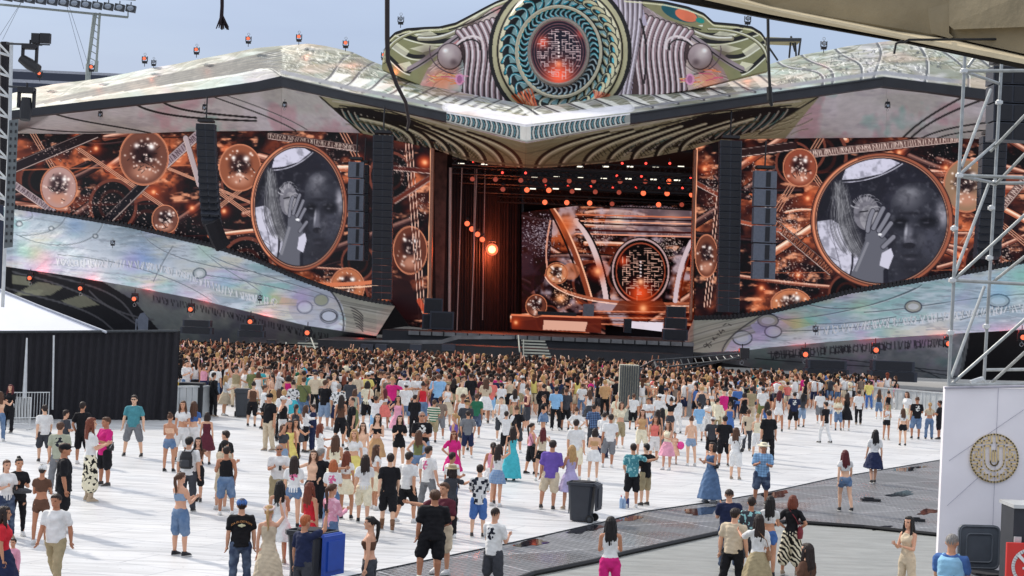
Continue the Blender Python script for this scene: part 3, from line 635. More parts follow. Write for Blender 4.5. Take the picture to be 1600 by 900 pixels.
for k in range(44):
    a = 2*math.pi*k/44; c_, s_ = math.cos(a), math.sin(a); c2, s2 = math.cos(a-.18), math.sin(a-.18); lc = (86, 168, 178) if a > 2.4 or a < .2 else (120, 140, 146)
    cv.line(bez((cx-2+48*c_, cy+1+54*s_), (cx-2+56*c2, cy+1+61*s2), (cx-2+62*c_, cy+1+67*s_)), 3.2, lc); cv.line(bez((cx-2+50*c_, cy+1+56*s_), (cx-2+56*c2, cy+1+61*s2), (cx-2+61*c_, cy+1+66*s_)), 1.0, (228, 236, 232), .9)
cv.ell(cx-2, cy+1, 49, 55, (188, 178, 166)); cv.ell(cx-2, cy+1, 46, 52, (22, 22, 34))
for k in range(7): cv.line([(800+k*5, 150-k*2), (822+k*3, 172)], 3, (222, 130, 96), .8); cv.line([(952-k*4, 148-k), (930+k, 172)], 3, (214, 130, 110), .7)
for x in range(598, 1200, 3):
    if 790 < x < 975: continue
    cv.line([(x, float(ct(x))+1.5), (x+3, float(ct(x+3))+1.5)], 4.5, (52, 50, 46)); cv.line([(x, float(ct(x))+6), (x+3, float(ct(x+3))+6)], 2.2, (226, 222, 196), .8)
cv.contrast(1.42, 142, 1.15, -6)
crest = thing('stage_crest', 'ornate winged crest with a round maze eye above the middle of the roof', 'stage crest', V(880, 150, 128))
Yc = invY([597, 880, 1201], [133.5, 128.2, 122.6])
def rel(px, py):
    r = np.hypot(px-cx, (py-cy)/1.05); o = .55*np.exp(-((r-90)/10)**2)+.45*np.exp(-((r-66)/5)**2)+np.where(r < 100, .35, 0)*np.clip((100-r)/6, 0, 1)
    for bx in (703, 1093): o = o+.9*np.sqrt(np.clip(1-((px-bx)/20)**2-((py-88)/21)**2, 0, 1))
    return o
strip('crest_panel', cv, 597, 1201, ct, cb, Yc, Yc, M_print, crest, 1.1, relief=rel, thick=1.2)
def maze(c, x, y, rx, ry, r, glows=True, lc=(226, 196, 200), n=13, lw=1.0):
    """rings of broken maze walls in a disc"""
    for k in range(n*n*2):
        u = r.uniform(-1, 1); v = r.uniform(-1, 1)
        if u*u+v*v > .86 or abs(u) < .07: continue
        u = round(u*n/2)/(n/2); v = round(v*n)/n; L = r.uniform(.06, .2)
        if r.random() < .72: c.line([(x+u*rx, y+v*ry), (x+min(u+L, .95)*rx, y+v*ry)], lw, lc, .85)
        else: c.line([(x+u*rx, y+v*ry), (x+u*rx, y+(v+L)*ry)], lw, lc, .7)
    for k in range(5): c.ell(x, y-ry*(.35-.13*k), 1.5, 1.5, (240, 220, 220), .9)
cd = Canvas(815, 15, 935, 150, 4, (18, 18, 32))
cd.glow(873, 118, 24, (255, 96, 60), 1); cd.glow(848, 66, 10, (240, 90, 60), .9); cd.glow(908, 52, 8, (190, 70, 60), .8)
for k in range(4): cd.ell(873, 81, 43-k*4, 49-k*4.5, (196, 120, 120), .5, ring=.97)
maze(cd, 873, 81, 36, 41, random.Random(8)); cd.glow(873, 100, 5, (255, 150, 110), .9)
dt = lambda x: 81-49*np.sqrt(np.clip(1-((x-873)/44)**2, 0, 1)); db = lambda x: 81+49*np.sqrt(np.clip(1-((x-873)/44)**2, 0, 1))+.4
strip('led_disc', cd, 829.2, 916.8, dt, db, lambda x: Yc(x)-.75, lambda x: Yc(x)-.75, M_led, crest, .8, thick=.2)
mb = MB(); ringp = [V(873+46*math.cos(a), 81+51.5*math.sin(a), float(Yc(873+46*math.cos(a)))-.8) for a in np.linspace(0, 2*math.pi, 49)]
mb.tube(ringp, .14, 6); mb.build('disc_rim', mat('rim_bronze', (150, 138, 128), .4, .5), crest)
ringp = [V(873+66*math.cos(a), 81+71*math.sin(a), float(Yc(873+66*math.cos(a)))-.75) for a in np.linspace(0, 2*math.pi, 61)]
mb = MB(); mb.tube(ringp, .13, 6); mb.build('disc_rim', mat('rim_cream', (198, 192, 166), .5), crest)

# ================================================================== LED SCREENS
def copper(c, seed):
    c.mixn((124, 64, 46), 70, .35, .6, seed, .9, aspect=1.2); c.mixn((206, 112, 72), 50, .5, .68, seed+1, .85, aspect=1.8); c.mixn((22, 16, 24), 60, .46, .60, seed+2, .9, aspect=1.0)
    c.mixn((244, 168, 128), 24, .62, .75, seed+3, .8, aspect=2.2); c.mixn((60, 34, 34), 10, .56, .72, seed+4, .6)
def sparkle(c, x0, y0, x1, y1, n, seed, col=(230, 206, 196), s=1.3):
    r = random.Random(seed)
    for _ in range(n):
        x = r.gauss((x0+x1)/2, (x1-x0)/4); y = r.gauss((y0+y1)/2, (y1-y0)/4); c.ell(x, y, r.uniform(.4, s*.8), r.uniform(.4, s*.8), col, r.uniform(.2, .8))
def bar(c, a, b, w, col, edge=(230, 200, 190), runes=None, seed=1):
    c.line([a, b], w, (24, 18, 22)); c.line([a, b], w-2, col); a, b = np.array(a, float), np.array(b, float); d = (b-a)/np.hypot(*(b-a)); n = np.array([-d[1], d[0]])*w*.42
    c.line([a+n, b+n], 1.1, edge, .8); c.line([a-n, b-n], .9, edge, .5)
    if runes:
        r = random.Random(seed); L = np.hypot(*(b-a)); k = 0
        while k < L:
            p = a+d*k; q = n*.7; o = d*r.uniform(-2, 2)
            c.line([p-q+o, p+q], 1.1, runes, .85)
            if r.random() < .4: c.line([p-q, p+d*3+q*.2], 1, runes, .8)
            k += r.uniform(2.5, 5)
def strings(c, a, b, n=3, gap=4, col=(236, 170, 140)):
    for k in range(n):
        c.line([(a[0]+k*gap, a[1]), (b[0]+k*gap, b[1])], 1.7, (60, 32, 28), .8); c.line([(a[0]+k*gap, a[1]), (b[0]+k*gap, b[1])], 1.0, col, .95)
def orb(c, x, y, rx, ry, seed, base=(120, 78, 66)):
    r = random.Random(seed)
    c.ell(x, y, rx, ry, (190, 120, 90)); c.ell(x, y, rx-1.3, ry-1.3, (90, 50, 42)); c.ell(x, y, rx-2.4, ry-2.4, base)
    c.ell(x, y-ry*.15, rx*.7, ry*.62, (40, 28, 34), .75, soft=.6); c.ell(x, y+ry*.5, rx*.75, ry*.42, (190, 134, 112), .85, soft=.8)
    c.ell(x, y, rx, ry, (214, 140, 106), .6, ring=.93)
    for _ in range(int(rx*1.2)):
        a = r.uniform(0, 6.3); q = r.uniform(.1, .8); c.glow(x+math.cos(a)*q*rx, y+math.sin(a)*q*ry, r.uniform(.8, 2.2), (244, 224, 214), r.uniform(.5, 1))
    for _ in range(int(rx*.9)):
        a = r.uniform(0, 6.3); q = r.uniform(0, .6); x0, y0 = x+math.cos(a)*q*rx, y+math.sin(a)*q*ry; c.line([(x0, y0), (x0+r.uniform(-6, 6), y0+r.uniform(-6, 6))], 1.1, (30, 22, 26), .8)
    c.glow(x+rx*.3, y-ry*.38, rx*.13, (250, 240, 236), 1); c.glow(x-rx*.3, y-ry*.42, rx*.1, (250, 240, 236), .9)
CU_D, CU_M, CU_L = (34, 22, 24), (128, 74, 60), (226, 176, 154)
def pipes(c, x0, y0, x1, y1, n, seed):
    r = random.Random(seed)
    for _ in range(n):
        x = r.uniform(x0, x1); y = r.uniform(y0, y1); L = r.uniform(60, 200); a = r.choice([.05, -.08, .12, .55, -.6, -.35, .3]); dx, dy = L*math.cos(a), L*math.sin(a); k = r.uniform(-18, 18)
        cols = r.choice([(CU_D, CU_M, CU_L), (CU_D, CU_M, CU_L), ((20, 14, 18), (60, 40, 42), (150, 110, 100)), ((30, 18, 20), (186, 108, 78), (250, 214, 192)), ((18, 12, 16), (30, 22, 28), (84, 60, 60))])
        pipe(c, bez((x-dx/2, y-dy/2), (x, y+k), (x+dx/2, y+dy/2), n=10), r.uniform(4, 17), *cols, .95)
    for _ in range(n//3):
        x = r.uniform(x0, x1); y = r.uniform(y0, y1); q = r.uniform(14, 46); c.ell(x, y, q, q*1.1, (22, 16, 22), .9); c.ell(x, y, q, q*1.1, CU_M, .9, ring=.88); c.ell(x, y, q*.6, q*.66, (70, 40, 34), .9, ring=.8)
def hot(c, x, y, r): c.glow(x, y, r*3, (206, 84, 44), .75); c.glow(x, y, r, (255, 180, 130), 1)
def portrait(c, x, y, rx, ry):
    T = lambda pts: [(x+u*rx, y+v*ry) for u, v in pts]
    c.ell(x, y, rx+8*rx/100+3, ry+10, (60, 30, 26)); c.ell(x, y, rx+7*rx/100+2, ry+8, (156, 88, 64)); c.line([(x-(rx+6)*math.cos(q), y-(ry+6)*math.sin(q)) for q in np.linspace(-.9, 1.2, 30)], 2.4, (232, 150, 112), .9); c.ell(x, y, rx+4, ry+5, (84, 46, 38)); c.ell(x, y, rx+2.4, ry+3, (206, 150, 124), .9); c.ell(x, y, rx+1.4, ry+1.8, (40, 24, 26))
    s = Canvas(x-rx-2, y-ry-2, x+rx+2, y+ry+2, 3, (30, 30, 40)); s_T = T
    s.mixn((38, 38, 50), 40, .4, .6, 31, .8)
    s.poly(T([(-.55, -.86), (-.3, -1), (.0, -1.05), (.28, -.93), (.0, -.76), (-.35, -.68), (-.62, -.66)]), (208, 206, 226)); s.line(bez(*T([(-.62, -.62), (-.1, -.62), (.32, -.92)])), 1.4, (200, 198, 214))
    s.line(bez(*T([(-1, -.1), (-.86, -.3), (-.72, -.55)])), .16*rx, (26, 26, 34))
    # jacket
    s.poly(T([(-1.05, .02), (-.78, -.02), (-.55, .12), (-.36, .4), (-.3, .75), (-.36, .95), (-.6, 1.0), (-1, .8)]), (206, 204, 222)); s.line(bez(*T([(-.52, .2), (-.4, .6), (-.5, .9)])), 3, (36, 36, 46)); s.line(T([(-.8, .1), (-.6, .9)]), 1.2, (120, 118, 132)); s.line(T([(-.95, .5), (-.65, .66)]), 1, (120, 118, 132))
    # long hair strands
    r = random.Random(5)
    for k in range(120):
        u = r.uniform(-.82, -.5); q = r.uniform(-.15, .2); g = r.randint(40, 190)
        s.line(bez(*T([(u*.55-.3+r.uniform(-.05, .05), -.62+r.uniform(-.05, .12)), (u+.06+q*.3, -.25), (u-.05+q, .05), (u+.28+q, .55+q*.5)])), .8, (g, g, g+6), .55)
    # small man behind
    s.ell(x-.24*rx, y-.12*ry, .2*rx, .27*ry, (118, 116, 126)); s.ell(x-.2*rx, y-.05*ry, .14*rx, .2*ry, (152, 150, 158)); s.line(T([(-.34, -.14), (-.22, -.16)]), 2, (30, 30, 36)); s.line(T([(-.14, -.14), (-.06, -.16)]), 2, (30, 30, 36)); s.line(T([(-.17, -.1), (-.17, .02)]), 1.6, (190, 188, 196)); s.line(T([(-.22, .08), (-.1, .07)]), 1.4, (60, 60, 68))
    for k in range(22):
        a = r.uniform(3.1, 6.2); s.line(bez(*T([(-.24+.12*math.cos(a), -.2+.12*math.sin(a)), (-.24+.2*math.cos(a), -.2+.26*math.sin(a)), (-.24+.25*math.cos(a+.25), -.18+.24*math.sin(a+.25))])), 1.0, (176, 174, 182), .7)
    # head of the near man (dark grey, lit rim)
    hd = [(.12, -.1), (.14, -.32), (.24, -.5), (.42, -.62), (.62, -.62), (.8, -.5), (.93, -.28), (1.05, 0), (1.05, .7), (.8, 1.05), (.1, 1.05), (.1, .7), (.16, .5), (.12, .25)]
    s.poly(T(hd), (48, 49, 59)); s.ell(x+.4*rx, y-.36*ry, .36*rx, .3*ry, (96, 96, 106), soft=1); s.ell(x+.44*rx, y-.46*ry, .26*rx, .13*ry, (122, 122, 132), soft=1); [s.line([(x+q*rx, y-(.52+.1*math.sin(q*3))*ry), (x+(q+.02)*rx, y-(.62-.5*(q-.52)**2)*ry)], 1, (34, 34, 42), .7) for q in np.linspace(.2, .86, 60)]; s.ell(x+.94*rx, y-.1*ry, .16*rx, .34*ry, (176, 174, 186), .9, soft=1)
    s.ell(x+.75*rx, y+.3*ry, .3*rx, .5*ry, (72, 73, 86), .8, soft=1)
    s.ell(x+.28*rx, y+.03*ry, .2*rx, .15*ry, (22, 23, 30), 1, soft=.7); s.ell(x+.72*rx, y+.02*ry, .24*rx, .15*ry, (22, 23, 30), 1, soft=.7); s.ell(x+.5*rx, y-.12*ry, .42*rx, .05*ry, (26, 26, 34), .8, soft=1)
    s.ell(x+.42*rx, y+.2*ry, .1*rx, .24*ry, (104, 104, 116), .9, ang=.1, soft=.9); s.ell(x+.42*rx, y+.32*ry, .14*rx, .1*ry, (96, 96, 108), .9, soft=.8); s.ell(x+.37*rx, y+.18*ry, .04*rx, .2*ry, (176, 176, 188), .9, ang=.1, soft=.9); s.ell(x+.42*rx, y+.4*ry, .1*rx, .05*ry, (30, 30, 38)); s.ell(x+.44*rx, y+.56*ry, .17*rx, .035*ry, (34, 34, 42), .9, soft=.6); s.ell(x+.44*rx, y+.62*ry, .14*rx, .03*ry, (88, 86, 98), .8, soft=.8); s.ell(x+.46*rx, y+.85*ry, .3*rx, .16*ry, (50, 50, 60), .8, soft=1)
    s.ell(x+.3*rx, y+.0*ry, .13*rx, .04*ry, (16, 16, 22), .9, soft=.6); s.ell(x+.7*rx, y-.01*ry, .14*rx, .04*ry, (16, 16, 22), .9, soft=.6)
    s.ell(x+.28*rx, y+.03*ry, .07*rx, .022*ry, (92, 92, 102), .8, soft=.8); s.ell(x+.68*rx, y+.03*ry, .07*rx, .022*ry, (84, 84, 94), .8, soft=.8)
    s.ell(x+.5*rx, y+.78*ry, .42*rx, .3*ry, (34, 34, 42), .7, soft=1); s.ell(x+.16*rx, y+.3*ry, .1*rx, .3*ry, (30, 30, 38), .8, soft=1); s.ell(x+.6*rx, y+.3*ry, .12*rx, .2*ry, (82, 82, 92), .6, soft=1)
    for q in range(260):
        u_, v_ = r.uniform(.14, .95), r.gauss(.62, .16); g = r.randint(24, 70); s.line([(x+u_*rx, y+v_*ry), (x+(u_+.012)*rx, y+(v_+.03)*ry)], .8, (g, g, g+6), .35)
    s.mixn((18, 18, 26), 9, .5, .7, 33, .28); s.mixn((150, 150, 160), 7, .62, .8, 34, .22)
    # waving hand and forearm
    s.poly(T([(-.55, 1.02), (-.38, .65), (-.26, .32), (-.24, .1), (-.14, .05), (.08, .3), (.1, .5), (.16, .62), (.02, .8), (.02, 1.05)]), (96, 97, 108)); s.line(T([(-.4, .8), (-.22, .36)]), 4, (140, 140, 150), .8)
    for (a, b, c_) in (((-.22, .16), (-.2, -.04), (-.14, -.16)), ((-.13, .12), (-.05, -.06), (.02, -.2)), ((-.05, .16), (.05, .0), (.1, -.1)), ((.0, .24), (.08, .12), (.14, .04)), ((.02, .42), (.1, .34), (.18, .26))):
        s.line(bez(*T([a, b, c_])), .085*rx, (40, 40, 50)); s.line(bez(*T([a, b, c_])), .062*rx, (128, 128, 140))
    s.poly(T([(.0, .52), (.14, .44), (.18, .56), (.1, .78), (-.04, .72)]), (206, 204, 222)); s.ell(x-.03*rx, y+.22*ry, 3, 2, (240, 240, 246))
    # clip the scene to the lens
    q = c.bb(x-rx, y-ry, x+rx, y+ry); sl, X_, Y_ = q; m = np.clip((1-np.hypot((X_-x)/rx, (Y_-y)/ry))*min(rx, ry)*c.ss+.5, 0, 1)[..., None]
    c.a[sl] = c.a[sl]*(1-m)+s.samp(X_+0*Y_, Y_+0*X_)*m
cL = Canvas(15, 195, 690, 525, 2.5, (40, 24, 26)); copper(cL, 40); pipes(cL, 20, 205, 675, 480, 30, 71)
for (x, y) in ((150, 232), (172, 262), (355, 235), (240, 300), (365, 405), (495, 275), (120, 215), (300, 325), (60, 250), (560, 250), (662, 253), (440, 470), (350, 330)): hot(cL, x, y, 3.2)
for k in range(5):
    yy = 214+k*52; cL.line(bez((20, yy), (200, yy+rr.uniform(-8, 8)), (430, yy+rr.uniform(-14, 14)), n=8), rr.uniform(1, 5), rr.choice([(220, 130, 90), (30, 20, 24), (244, 180, 150), (96, 50, 40)]), .6)
strings(cL, (45, 205), (82, 268)); strings(cL, (118, 232), (262, 330)); strings(cL, (240, 255), (420, 330)); strings(cL, (338, 300), (400, 345)); strings(cL, (400, 275), (330, 330)); strings(cL, (530, 205), (560, 260), gap=5)
bar(cL, (22, 262), (150, 208), 17, (46, 34, 38)); bar(cL, (22, 288), (82, 330), 12, (156, 140, 146), runes=(70, 50, 56)); bar(cL, (170, 342), (238, 275), 15, (36, 32, 38)); bar(cL, (236, 277), (312, 208), 15, (150, 132, 140), runes=(70, 50, 56), seed=3); bar(cL, (290, 215), (312, 290), 9, (170, 154, 158)); bar(cL, (420, 212), (560, 232), 11, (70, 48, 46), runes=(190, 170, 160), seed=4)
sparkle(cL, 90, 290, 210, 345, 260, 1); sparkle(cL, 180, 320, 330, 400, 260, 2); sparkle(cL, 350, 370, 430, 430, 160, 3); sparkle(cL, 320, 270, 350, 330, 100, 6); sparkle(cL, 30, 210, 130, 260, 100, 9); sparkle(cL, 490, 210, 560, 300, 160, 10); sparkle(cL, 470, 420, 570, 470, 160, 11)
orb(cL, 225, 246, 39, 44, 1); orb(cL, 92, 293, 29, 34, 2, (176, 140, 134)); orb(cL, 375, 262, 33, 37, 3, (150, 90, 66)); orb(cL, 258, 343, 21, 23, 4); orb(cL, 543, 448, 27, 30, 5, (180, 110, 76)); 
cL.line(bez((370, 420), (470, 455), (590, 440), n=10), 6, (206, 120, 84)); cL.line(bez((370, 425), (470, 460), (590, 446), n=10), 2, (250, 190, 160))
# narrow inner part of the left screen
orb(cL, 641, 391, 27, 38, 6, (110, 64, 50)); strings(cL, (633, 215), (655, 500), 3, 5, (238, 190, 170)); bar(cL, (615, 315), (672, 278), 9, (110, 56, 44)); bar(cL, (612, 262), (675, 268), 8, (90, 44, 38)); sparkle(cL, 615, 220, 640, 300, 90, 7); sparkle(cL, 640, 300, 672, 350, 90, 8); hot(cL, 664, 254, 3.5)
cL.poly([(612, 430), (640, 440), (664, 500), (610, 500)], (52, 30, 30), .9); cL.line([(674, 225), (668, 515)], 2.6, (240, 170, 130)); cL.line([(655, 470), (672, 500)], 8, (206, 90, 60), .8)
cL.contrast(1.25, 110, .84, -6)
portrait(cL, 467, 323, 68, 92)
topL = lambda x: soff(x)+.5-3; botL = scrv([(20, 322), (100, 335), (200, 352), (300, 375), (330, 382), (400, 405), (450, 426), (500, 446), (560, 464), (615, 476), (640, 510), (675, 514)], 3)
scrL = thing('video_screen', 'wide LED wall left of stage opening, copper clockwork around a round black and white portrait', 'screen', V(350, 380, 146))
strip('led_panel', cL, 24, 675, topL, botL, Ysc, Ysc, M_led, scrL, 1.2, thick=.5)
cR = Canvas(1080, 195, 1720, 510, 2.5, (40, 24, 26)); copper(cR, 60); pipes(cR, 1090, 205, 1690, 480, 30, 72)
for (x, y) in ((1172, 244), (1262, 310), (1247, 430), (1478, 262), (1570, 308), (1190, 450), (1101, 264), (1405, 238), (1590, 440), (1500, 400), (1640, 300)): hot(cR, x, y, 3.4)
for k in range(5):
    yy = 216+k*52; cR.line(bez((1100, yy), (1250, yy+rr.uniform(-8, 8)), (1700, yy+rr.uniform(-14, 14)), n=8), rr.uniform(1, 5), rr.choice([(220, 130, 90), (30, 20, 24), (244, 180, 150), (96, 50, 40)]), .6)
strings(cR, (1282, 208), (1208, 330), 3, 5); strings(cR, (1540, 330), (1500, 380), 3, 5); strings(cR, (1255, 255), (1300, 320)); strings(cR, (1560, 350), (1620, 400), 3, 5)
bar(cR, (1150, 240), (1240, 228), 14, (60, 42, 42)); bar(cR, (1240, 243), (1500, 216), 13, (110, 84, 80), runes=(220, 196, 186), seed=5); bar(cR, (1205, 345), (1300, 425), 14, (78, 46, 40), runes=(190, 120, 90)); bar(cR, (1560, 330), (1610, 270), 13, (110, 84, 80), runes=(220, 196, 186), seed=6); bar(cR, (1150, 345), (1220, 360), 7, (170, 90, 66))
sparkle(cR, 1210, 310, 1262, 390, 300, 11); sparkle(cR, 1205, 390, 1280, 470, 260, 12); sparkle(cR, 1440, 225, 1500, 300, 120, 13); sparkle(cR, 1160, 240, 1200, 330, 160, 14); sparkle(cR, 1540, 370, 1600, 430, 200, 15)
orb(cR, 1250, 262, 27, 30, 21, (150, 80, 60)); orb(cR, 1510, 290, 36, 42, 22, (150, 120, 96)); orb(cR, 1236, 475, 32, 24, 23, (190, 120, 84)); orb(cR, 1200, 330, 12, 13, 24); orb(cR, 1640, 380, 34, 38, 25)
strings(cR, (1122, 290), (1100, 480), 3, 4.5, (238, 190, 170)); orb(cR, 1104, 400, 18, 34, 26, (120, 72, 56)); bar(cR, (1088, 286), (1124, 305), 8, (130, 66, 50)); sparkle(cR, 1095, 250, 1125, 350, 160, 16); cR.line([(1089, 230), (1082, 500)], 2.6, (236, 160, 124))
cR.contrast(1.25, 110, .84, -6)
portrait(cR, 1378, 345, 101, 97)
botR = scrv([(1080, 496), (1140, 496), (1200, 488), (1250, 476), (1330, 455), (1400, 443), (1490, 428), (1600, 408), (1700, 392)], 3)
scrR = thing('video_screen', 'wide LED wall right of the stage opening, copper clockwork with a large round portrait', 'screen', V(1400, 440, 130))
strip('led_panel', cR, 1086, 1690, lambda x: soff(x)-2.5, botR, Ysc, Ysc, M_led, scrR, 1.2, thick=.5)
# frame bars around screens
mb = MB(); mb.tube([V(x, float(botL(x))+1, float(Ysc(x))-.3) for x in np.linspace(24, 612, 24)], .22, 6); mb.build('screen_frame', M_black, scrL)
mb = MB(); mb.tube([V(x, float(botR(x))+1, float(Ysc(x))-.3) for x in np.linspace(1086, 1690, 24)], .22, 6); mb.build('screen_frame', M_black, scrR)
mb = MB(); a, b = V(676.5, 226, 134.4), V(671, 516, 134.4); mb.tube([a, b], .16, 6); mb.build('screen_edge', mat('copper_edge', (176, 120, 96), .4, .4), scrL)
mb = MB(); a, b = V(1086, 234, 131.7), V(1079, 500, 131.7); mb.tube([a, b], .14, 6); mb.build('screen_edge', MATS['copper_edge'], scrR)

# back wall screen
cB = Canvas(790, 300, 1100, 535, 3, (48, 28, 28)); copper(cB, 80); pipes(cB, 815, 320, 1084, 500, 12, 73); cB.mixn((196, 178, 188), 30, .55, .7, 90, .8)
cB.poly([(815, 330), (865, 330), (860, 400), (850, 440), (815, 470)], (44, 34, 44), .8); sparkle(cB, 815, 335, 870, 400, 500, 21, (200, 186, 196)); sparkle(cB, 900, 330, 960, 400, 400, 22); sparkle(cB, 1020, 350, 1070, 420, 420, 23)
cB.poly([(955, 322), (1040, 322), (1082, 330), (1082, 372), (940, 366), (948, 335)], (170, 150, 156), .6); cB.glow(965, 345, 10, (255, 226, 200), .8); cB.glow(1050, 345, 14, (220, 180, 170), .6); sparkle(cB, 950, 325, 1050, 360, 160, 24, (120, 90, 96))
for k, (yy, wd, cc) in enumerate(((338, 2, (220, 130, 96)), (343, 2.4, (60, 34, 34)), (348, 1.6, (250, 180, 150)), (352, 2, (70, 36, 34)), (362, 3, (90, 44, 38)), (368, 1.6, (250, 170, 140)))): cB.line(bez((900, yy-3), (1000, yy), (1083, yy+2)), wd, cc)
cB.line(bez((862, 326), (895, 372), (922, 470), n=16), 8, (150, 84, 62)); cB.line(bez((866, 326), (900, 372), (926, 470), n=16), 2.4, (246, 190, 160)); cB.line(bez((858, 328), (888, 380), (916, 470), n=16), 3, (26, 18, 22))
cB.line(bez((900, 345), (935, 380), (948, 470), n=16), 9, (214, 190, 190)); cB.line(bez((905, 345), (941, 380), (953, 470), n=16), 3, (30, 20, 24)); cB.glow(885, 350, 14, (220, 110, 60), .8); hot(cB, 934, 424, 5)
cB.line(bez((860, 345), (848, 400), (858, 430), n=10), 2.5, (220, 160, 140)); orb(cB, 870, 427, 18, 17, 31, (214, 150, 110)); cB.ell(892, 424, 14, 13, (206, 130, 96), .7); cB.line(bez((852, 430), (870, 465), (960, 478), (1080, 474), n=20), 4, (180, 110, 84)); cB.line(bez((852, 433), (870, 468), (960, 482), (1080, 478), n=20), 1.6, (250, 200, 180))
cB.line(bez((1055, 470), (1060, 415), (1080, 378), n=10), 7, (206, 186, 192)); cB.line(bez((1062, 470), (1067, 418), (1083, 388), n=10), 3, (130, 60, 40))
cB.ell(1001, 424, 47, 54, (40, 24, 26)); cB.ell(1001, 424, 45, 52, (190, 160, 160), ring=.94); cB.ell(1001, 424, 42, 48, (26, 18, 24)); cB.ell(1001, 424, 39, 45, (200, 110, 84), .8, ring=.95)
cB.glow(1001, 458, 20, (244, 100, 58), 1); cB.glow(974, 408, 9, (230, 100, 64), .9); maze(cB, 1001, 424, 36, 42, random.Random(12), lc=(240, 190, 170)); cB.glow(1001, 440, 5, (255, 190, 150), 1)
cB.poly([(953, 490), (968, 470), (1035, 470), (1050, 490)], (120, 66, 50), .8); hot(cB, 1005, 482, 6)
for k in range(5): cB.line([(905, 486+k*5), (1080, 488+k*5)], 1.8, ((236, 150, 116), (70, 34, 30))[k % 2], .8)
cB.poly([(800, 492), (940, 494), (940, 520), (800, 516)], (120, 60, 46), .9); cB.poly([(850, 500), (918, 503), (914, 518), (848, 515)], (226, 176, 156), .95); cB.line([(800, 492), (940, 496)], 3, (232, 140, 104)); hot(cB, 806, 504, 3)
cB.glow(876, 466, 8, (255, 180, 130), 1); sparkle(cB, 860, 445, 900, 480, 160, 33, (250, 200, 170)); orb(cB, 838, 478, 17, 18, 34); cB.poly([(985, 502), (1036, 504), (1035, 524), (985, 522)], (222, 214, 226), .95)
cB.contrast(1.25, 118, .86, -20)
bscr = thing('video_screen', 'rectangular LED wall at the back of the stage showing a maze disc', 'screen', V(950, 520, 150))
strip('led_panel', cB, 815, 1084, crv([(815, 332), (862, 326), (900, 322), (1084, 318)]), crv([(815, 492), (1084, 524)]), lambda x: 150+0*x, lambda x: 150+0*x, M_led, bscr, 1.0, thick=.4)
strip('riser_screen', cB, 797, 946, crv([(797, 490), (946, 496)]), crv([(797, 514), (946, 522)]), lambda x: 141+0*x, lambda x: 141+0*x, M_led, bscr, 1.0, thick=.4)

# ================================================================== PEARL SKIRTS and their shaded undersides
def pearl(c, x0, x1, seed):
    r = random.Random(seed)

    c.mixn((176, 196, 206), 110, .40, .62, seed, .8, aspect=3, octv=2); c.mixn((222, 206, 232), 90, .5, .7, seed+1, .8, aspect=2.4, octv=2); c.mixn((178, 226, 218), 80, .52, .72, seed+2, .7, aspect=2.4, octv=2); c.mixn((240, 234, 206), 60, .56, .76, seed+3, .6, aspect=3, octv=2); c.mixn((240, 248, 252), 26, .5, .7, seed+4, .6, aspect=6, octv=3); c.mixn((150, 162, 170), 16, .60, .76, seed+5, .45, aspect=6, octv=3)
    H_ = c.H/c.ss
    for _ in range(150):
        x = r.uniform(x0, x1); y = c.y0+r.uniform(0, H_); L = r.uniform(20, 90); c.line(bez((x, y), (x+L*.5, y+r.uniform(-6, 10)), (x+L, y+r.uniform(-4, 14))), r.uniform(.7, 1.6), r.choice([(150, 164, 172), (246, 250, 252), (170, 176, 190)]), .45)
cS = Canvas(0, 315, 640, 540, 2.4, (222, 232, 238)); pearl(cS, 0, 640, 100)
gl = (112, 128, 136)
skt = scrv([(5, 322), (20, 325), (100, 337), (200, 354), (300, 378), (330, 385), (400, 408), (450, 430), (500, 449), (560, 467), (617, 478)], 3)
skb = crv([(5, 416), (100, 430), (200, 447), (300, 466), (400, 490), (480, 509), (540, 518), (588, 525), (617, 478.6)])
for pts in (((25, 345), (60, 345), (48, 330)), ((30, 368), (90, 368), (102, 340)), ((25, 366), (80, 395), (150, 385), (160, 350)), ((220, 362), (240, 400), (330, 420), (400, 425)), ((310, 385), (340, 420), (400, 445), (410, 460)), ((90, 398), (200, 405), (290, 440), (330, 470)), ((270, 385), (250, 415), (240, 440)), ((320, 430), (400, 440), (460, 455), (512, 470)), ((400, 478), (470, 470), (490, 478)), ((330, 400), (380, 425), (460, 440), (530, 470))):
    cS.line(bez(*pts, n=20), 1.3, gl, .9)
    cS.line(bez(*[(a+1, b+1.4) for a, b in pts], n=20), .9, (244, 246, 248), .7)
for (x, y, r) in ((80, 357, 3), (149, 369, 3), (30, 350, 4), (312, 427, 9), (502, 469, 10), (476, 480, 11), (514, 494, 13)):
    cS.ell(x, y, r+1.8, r*.8+1.6, gl); cS.ell(x, y, r, r*.8, (206, 214, 214)); cS.ell(x, y, r*.6, r*.45, (236, 240, 240))
cS.ell(497, 480, 46, 33, (196, 190, 206), .4); cS.ell(502, 469, 10, 8, (186, 190, 168)); cS.ell(476, 480, 10, 7, (230, 236, 240)); cS.ell(514, 494, 13, 9, (90, 96, 106)); cS.ell(514, 494, 11, 7.5, (220, 226, 236)); cS.poly([(425, 462), (465, 468), (462, 478), (420, 474)], (226, 214, 150), .45); cS.poly([(412, 460), (440, 464), (436, 474), (408, 470)], (150, 216, 206), .45)
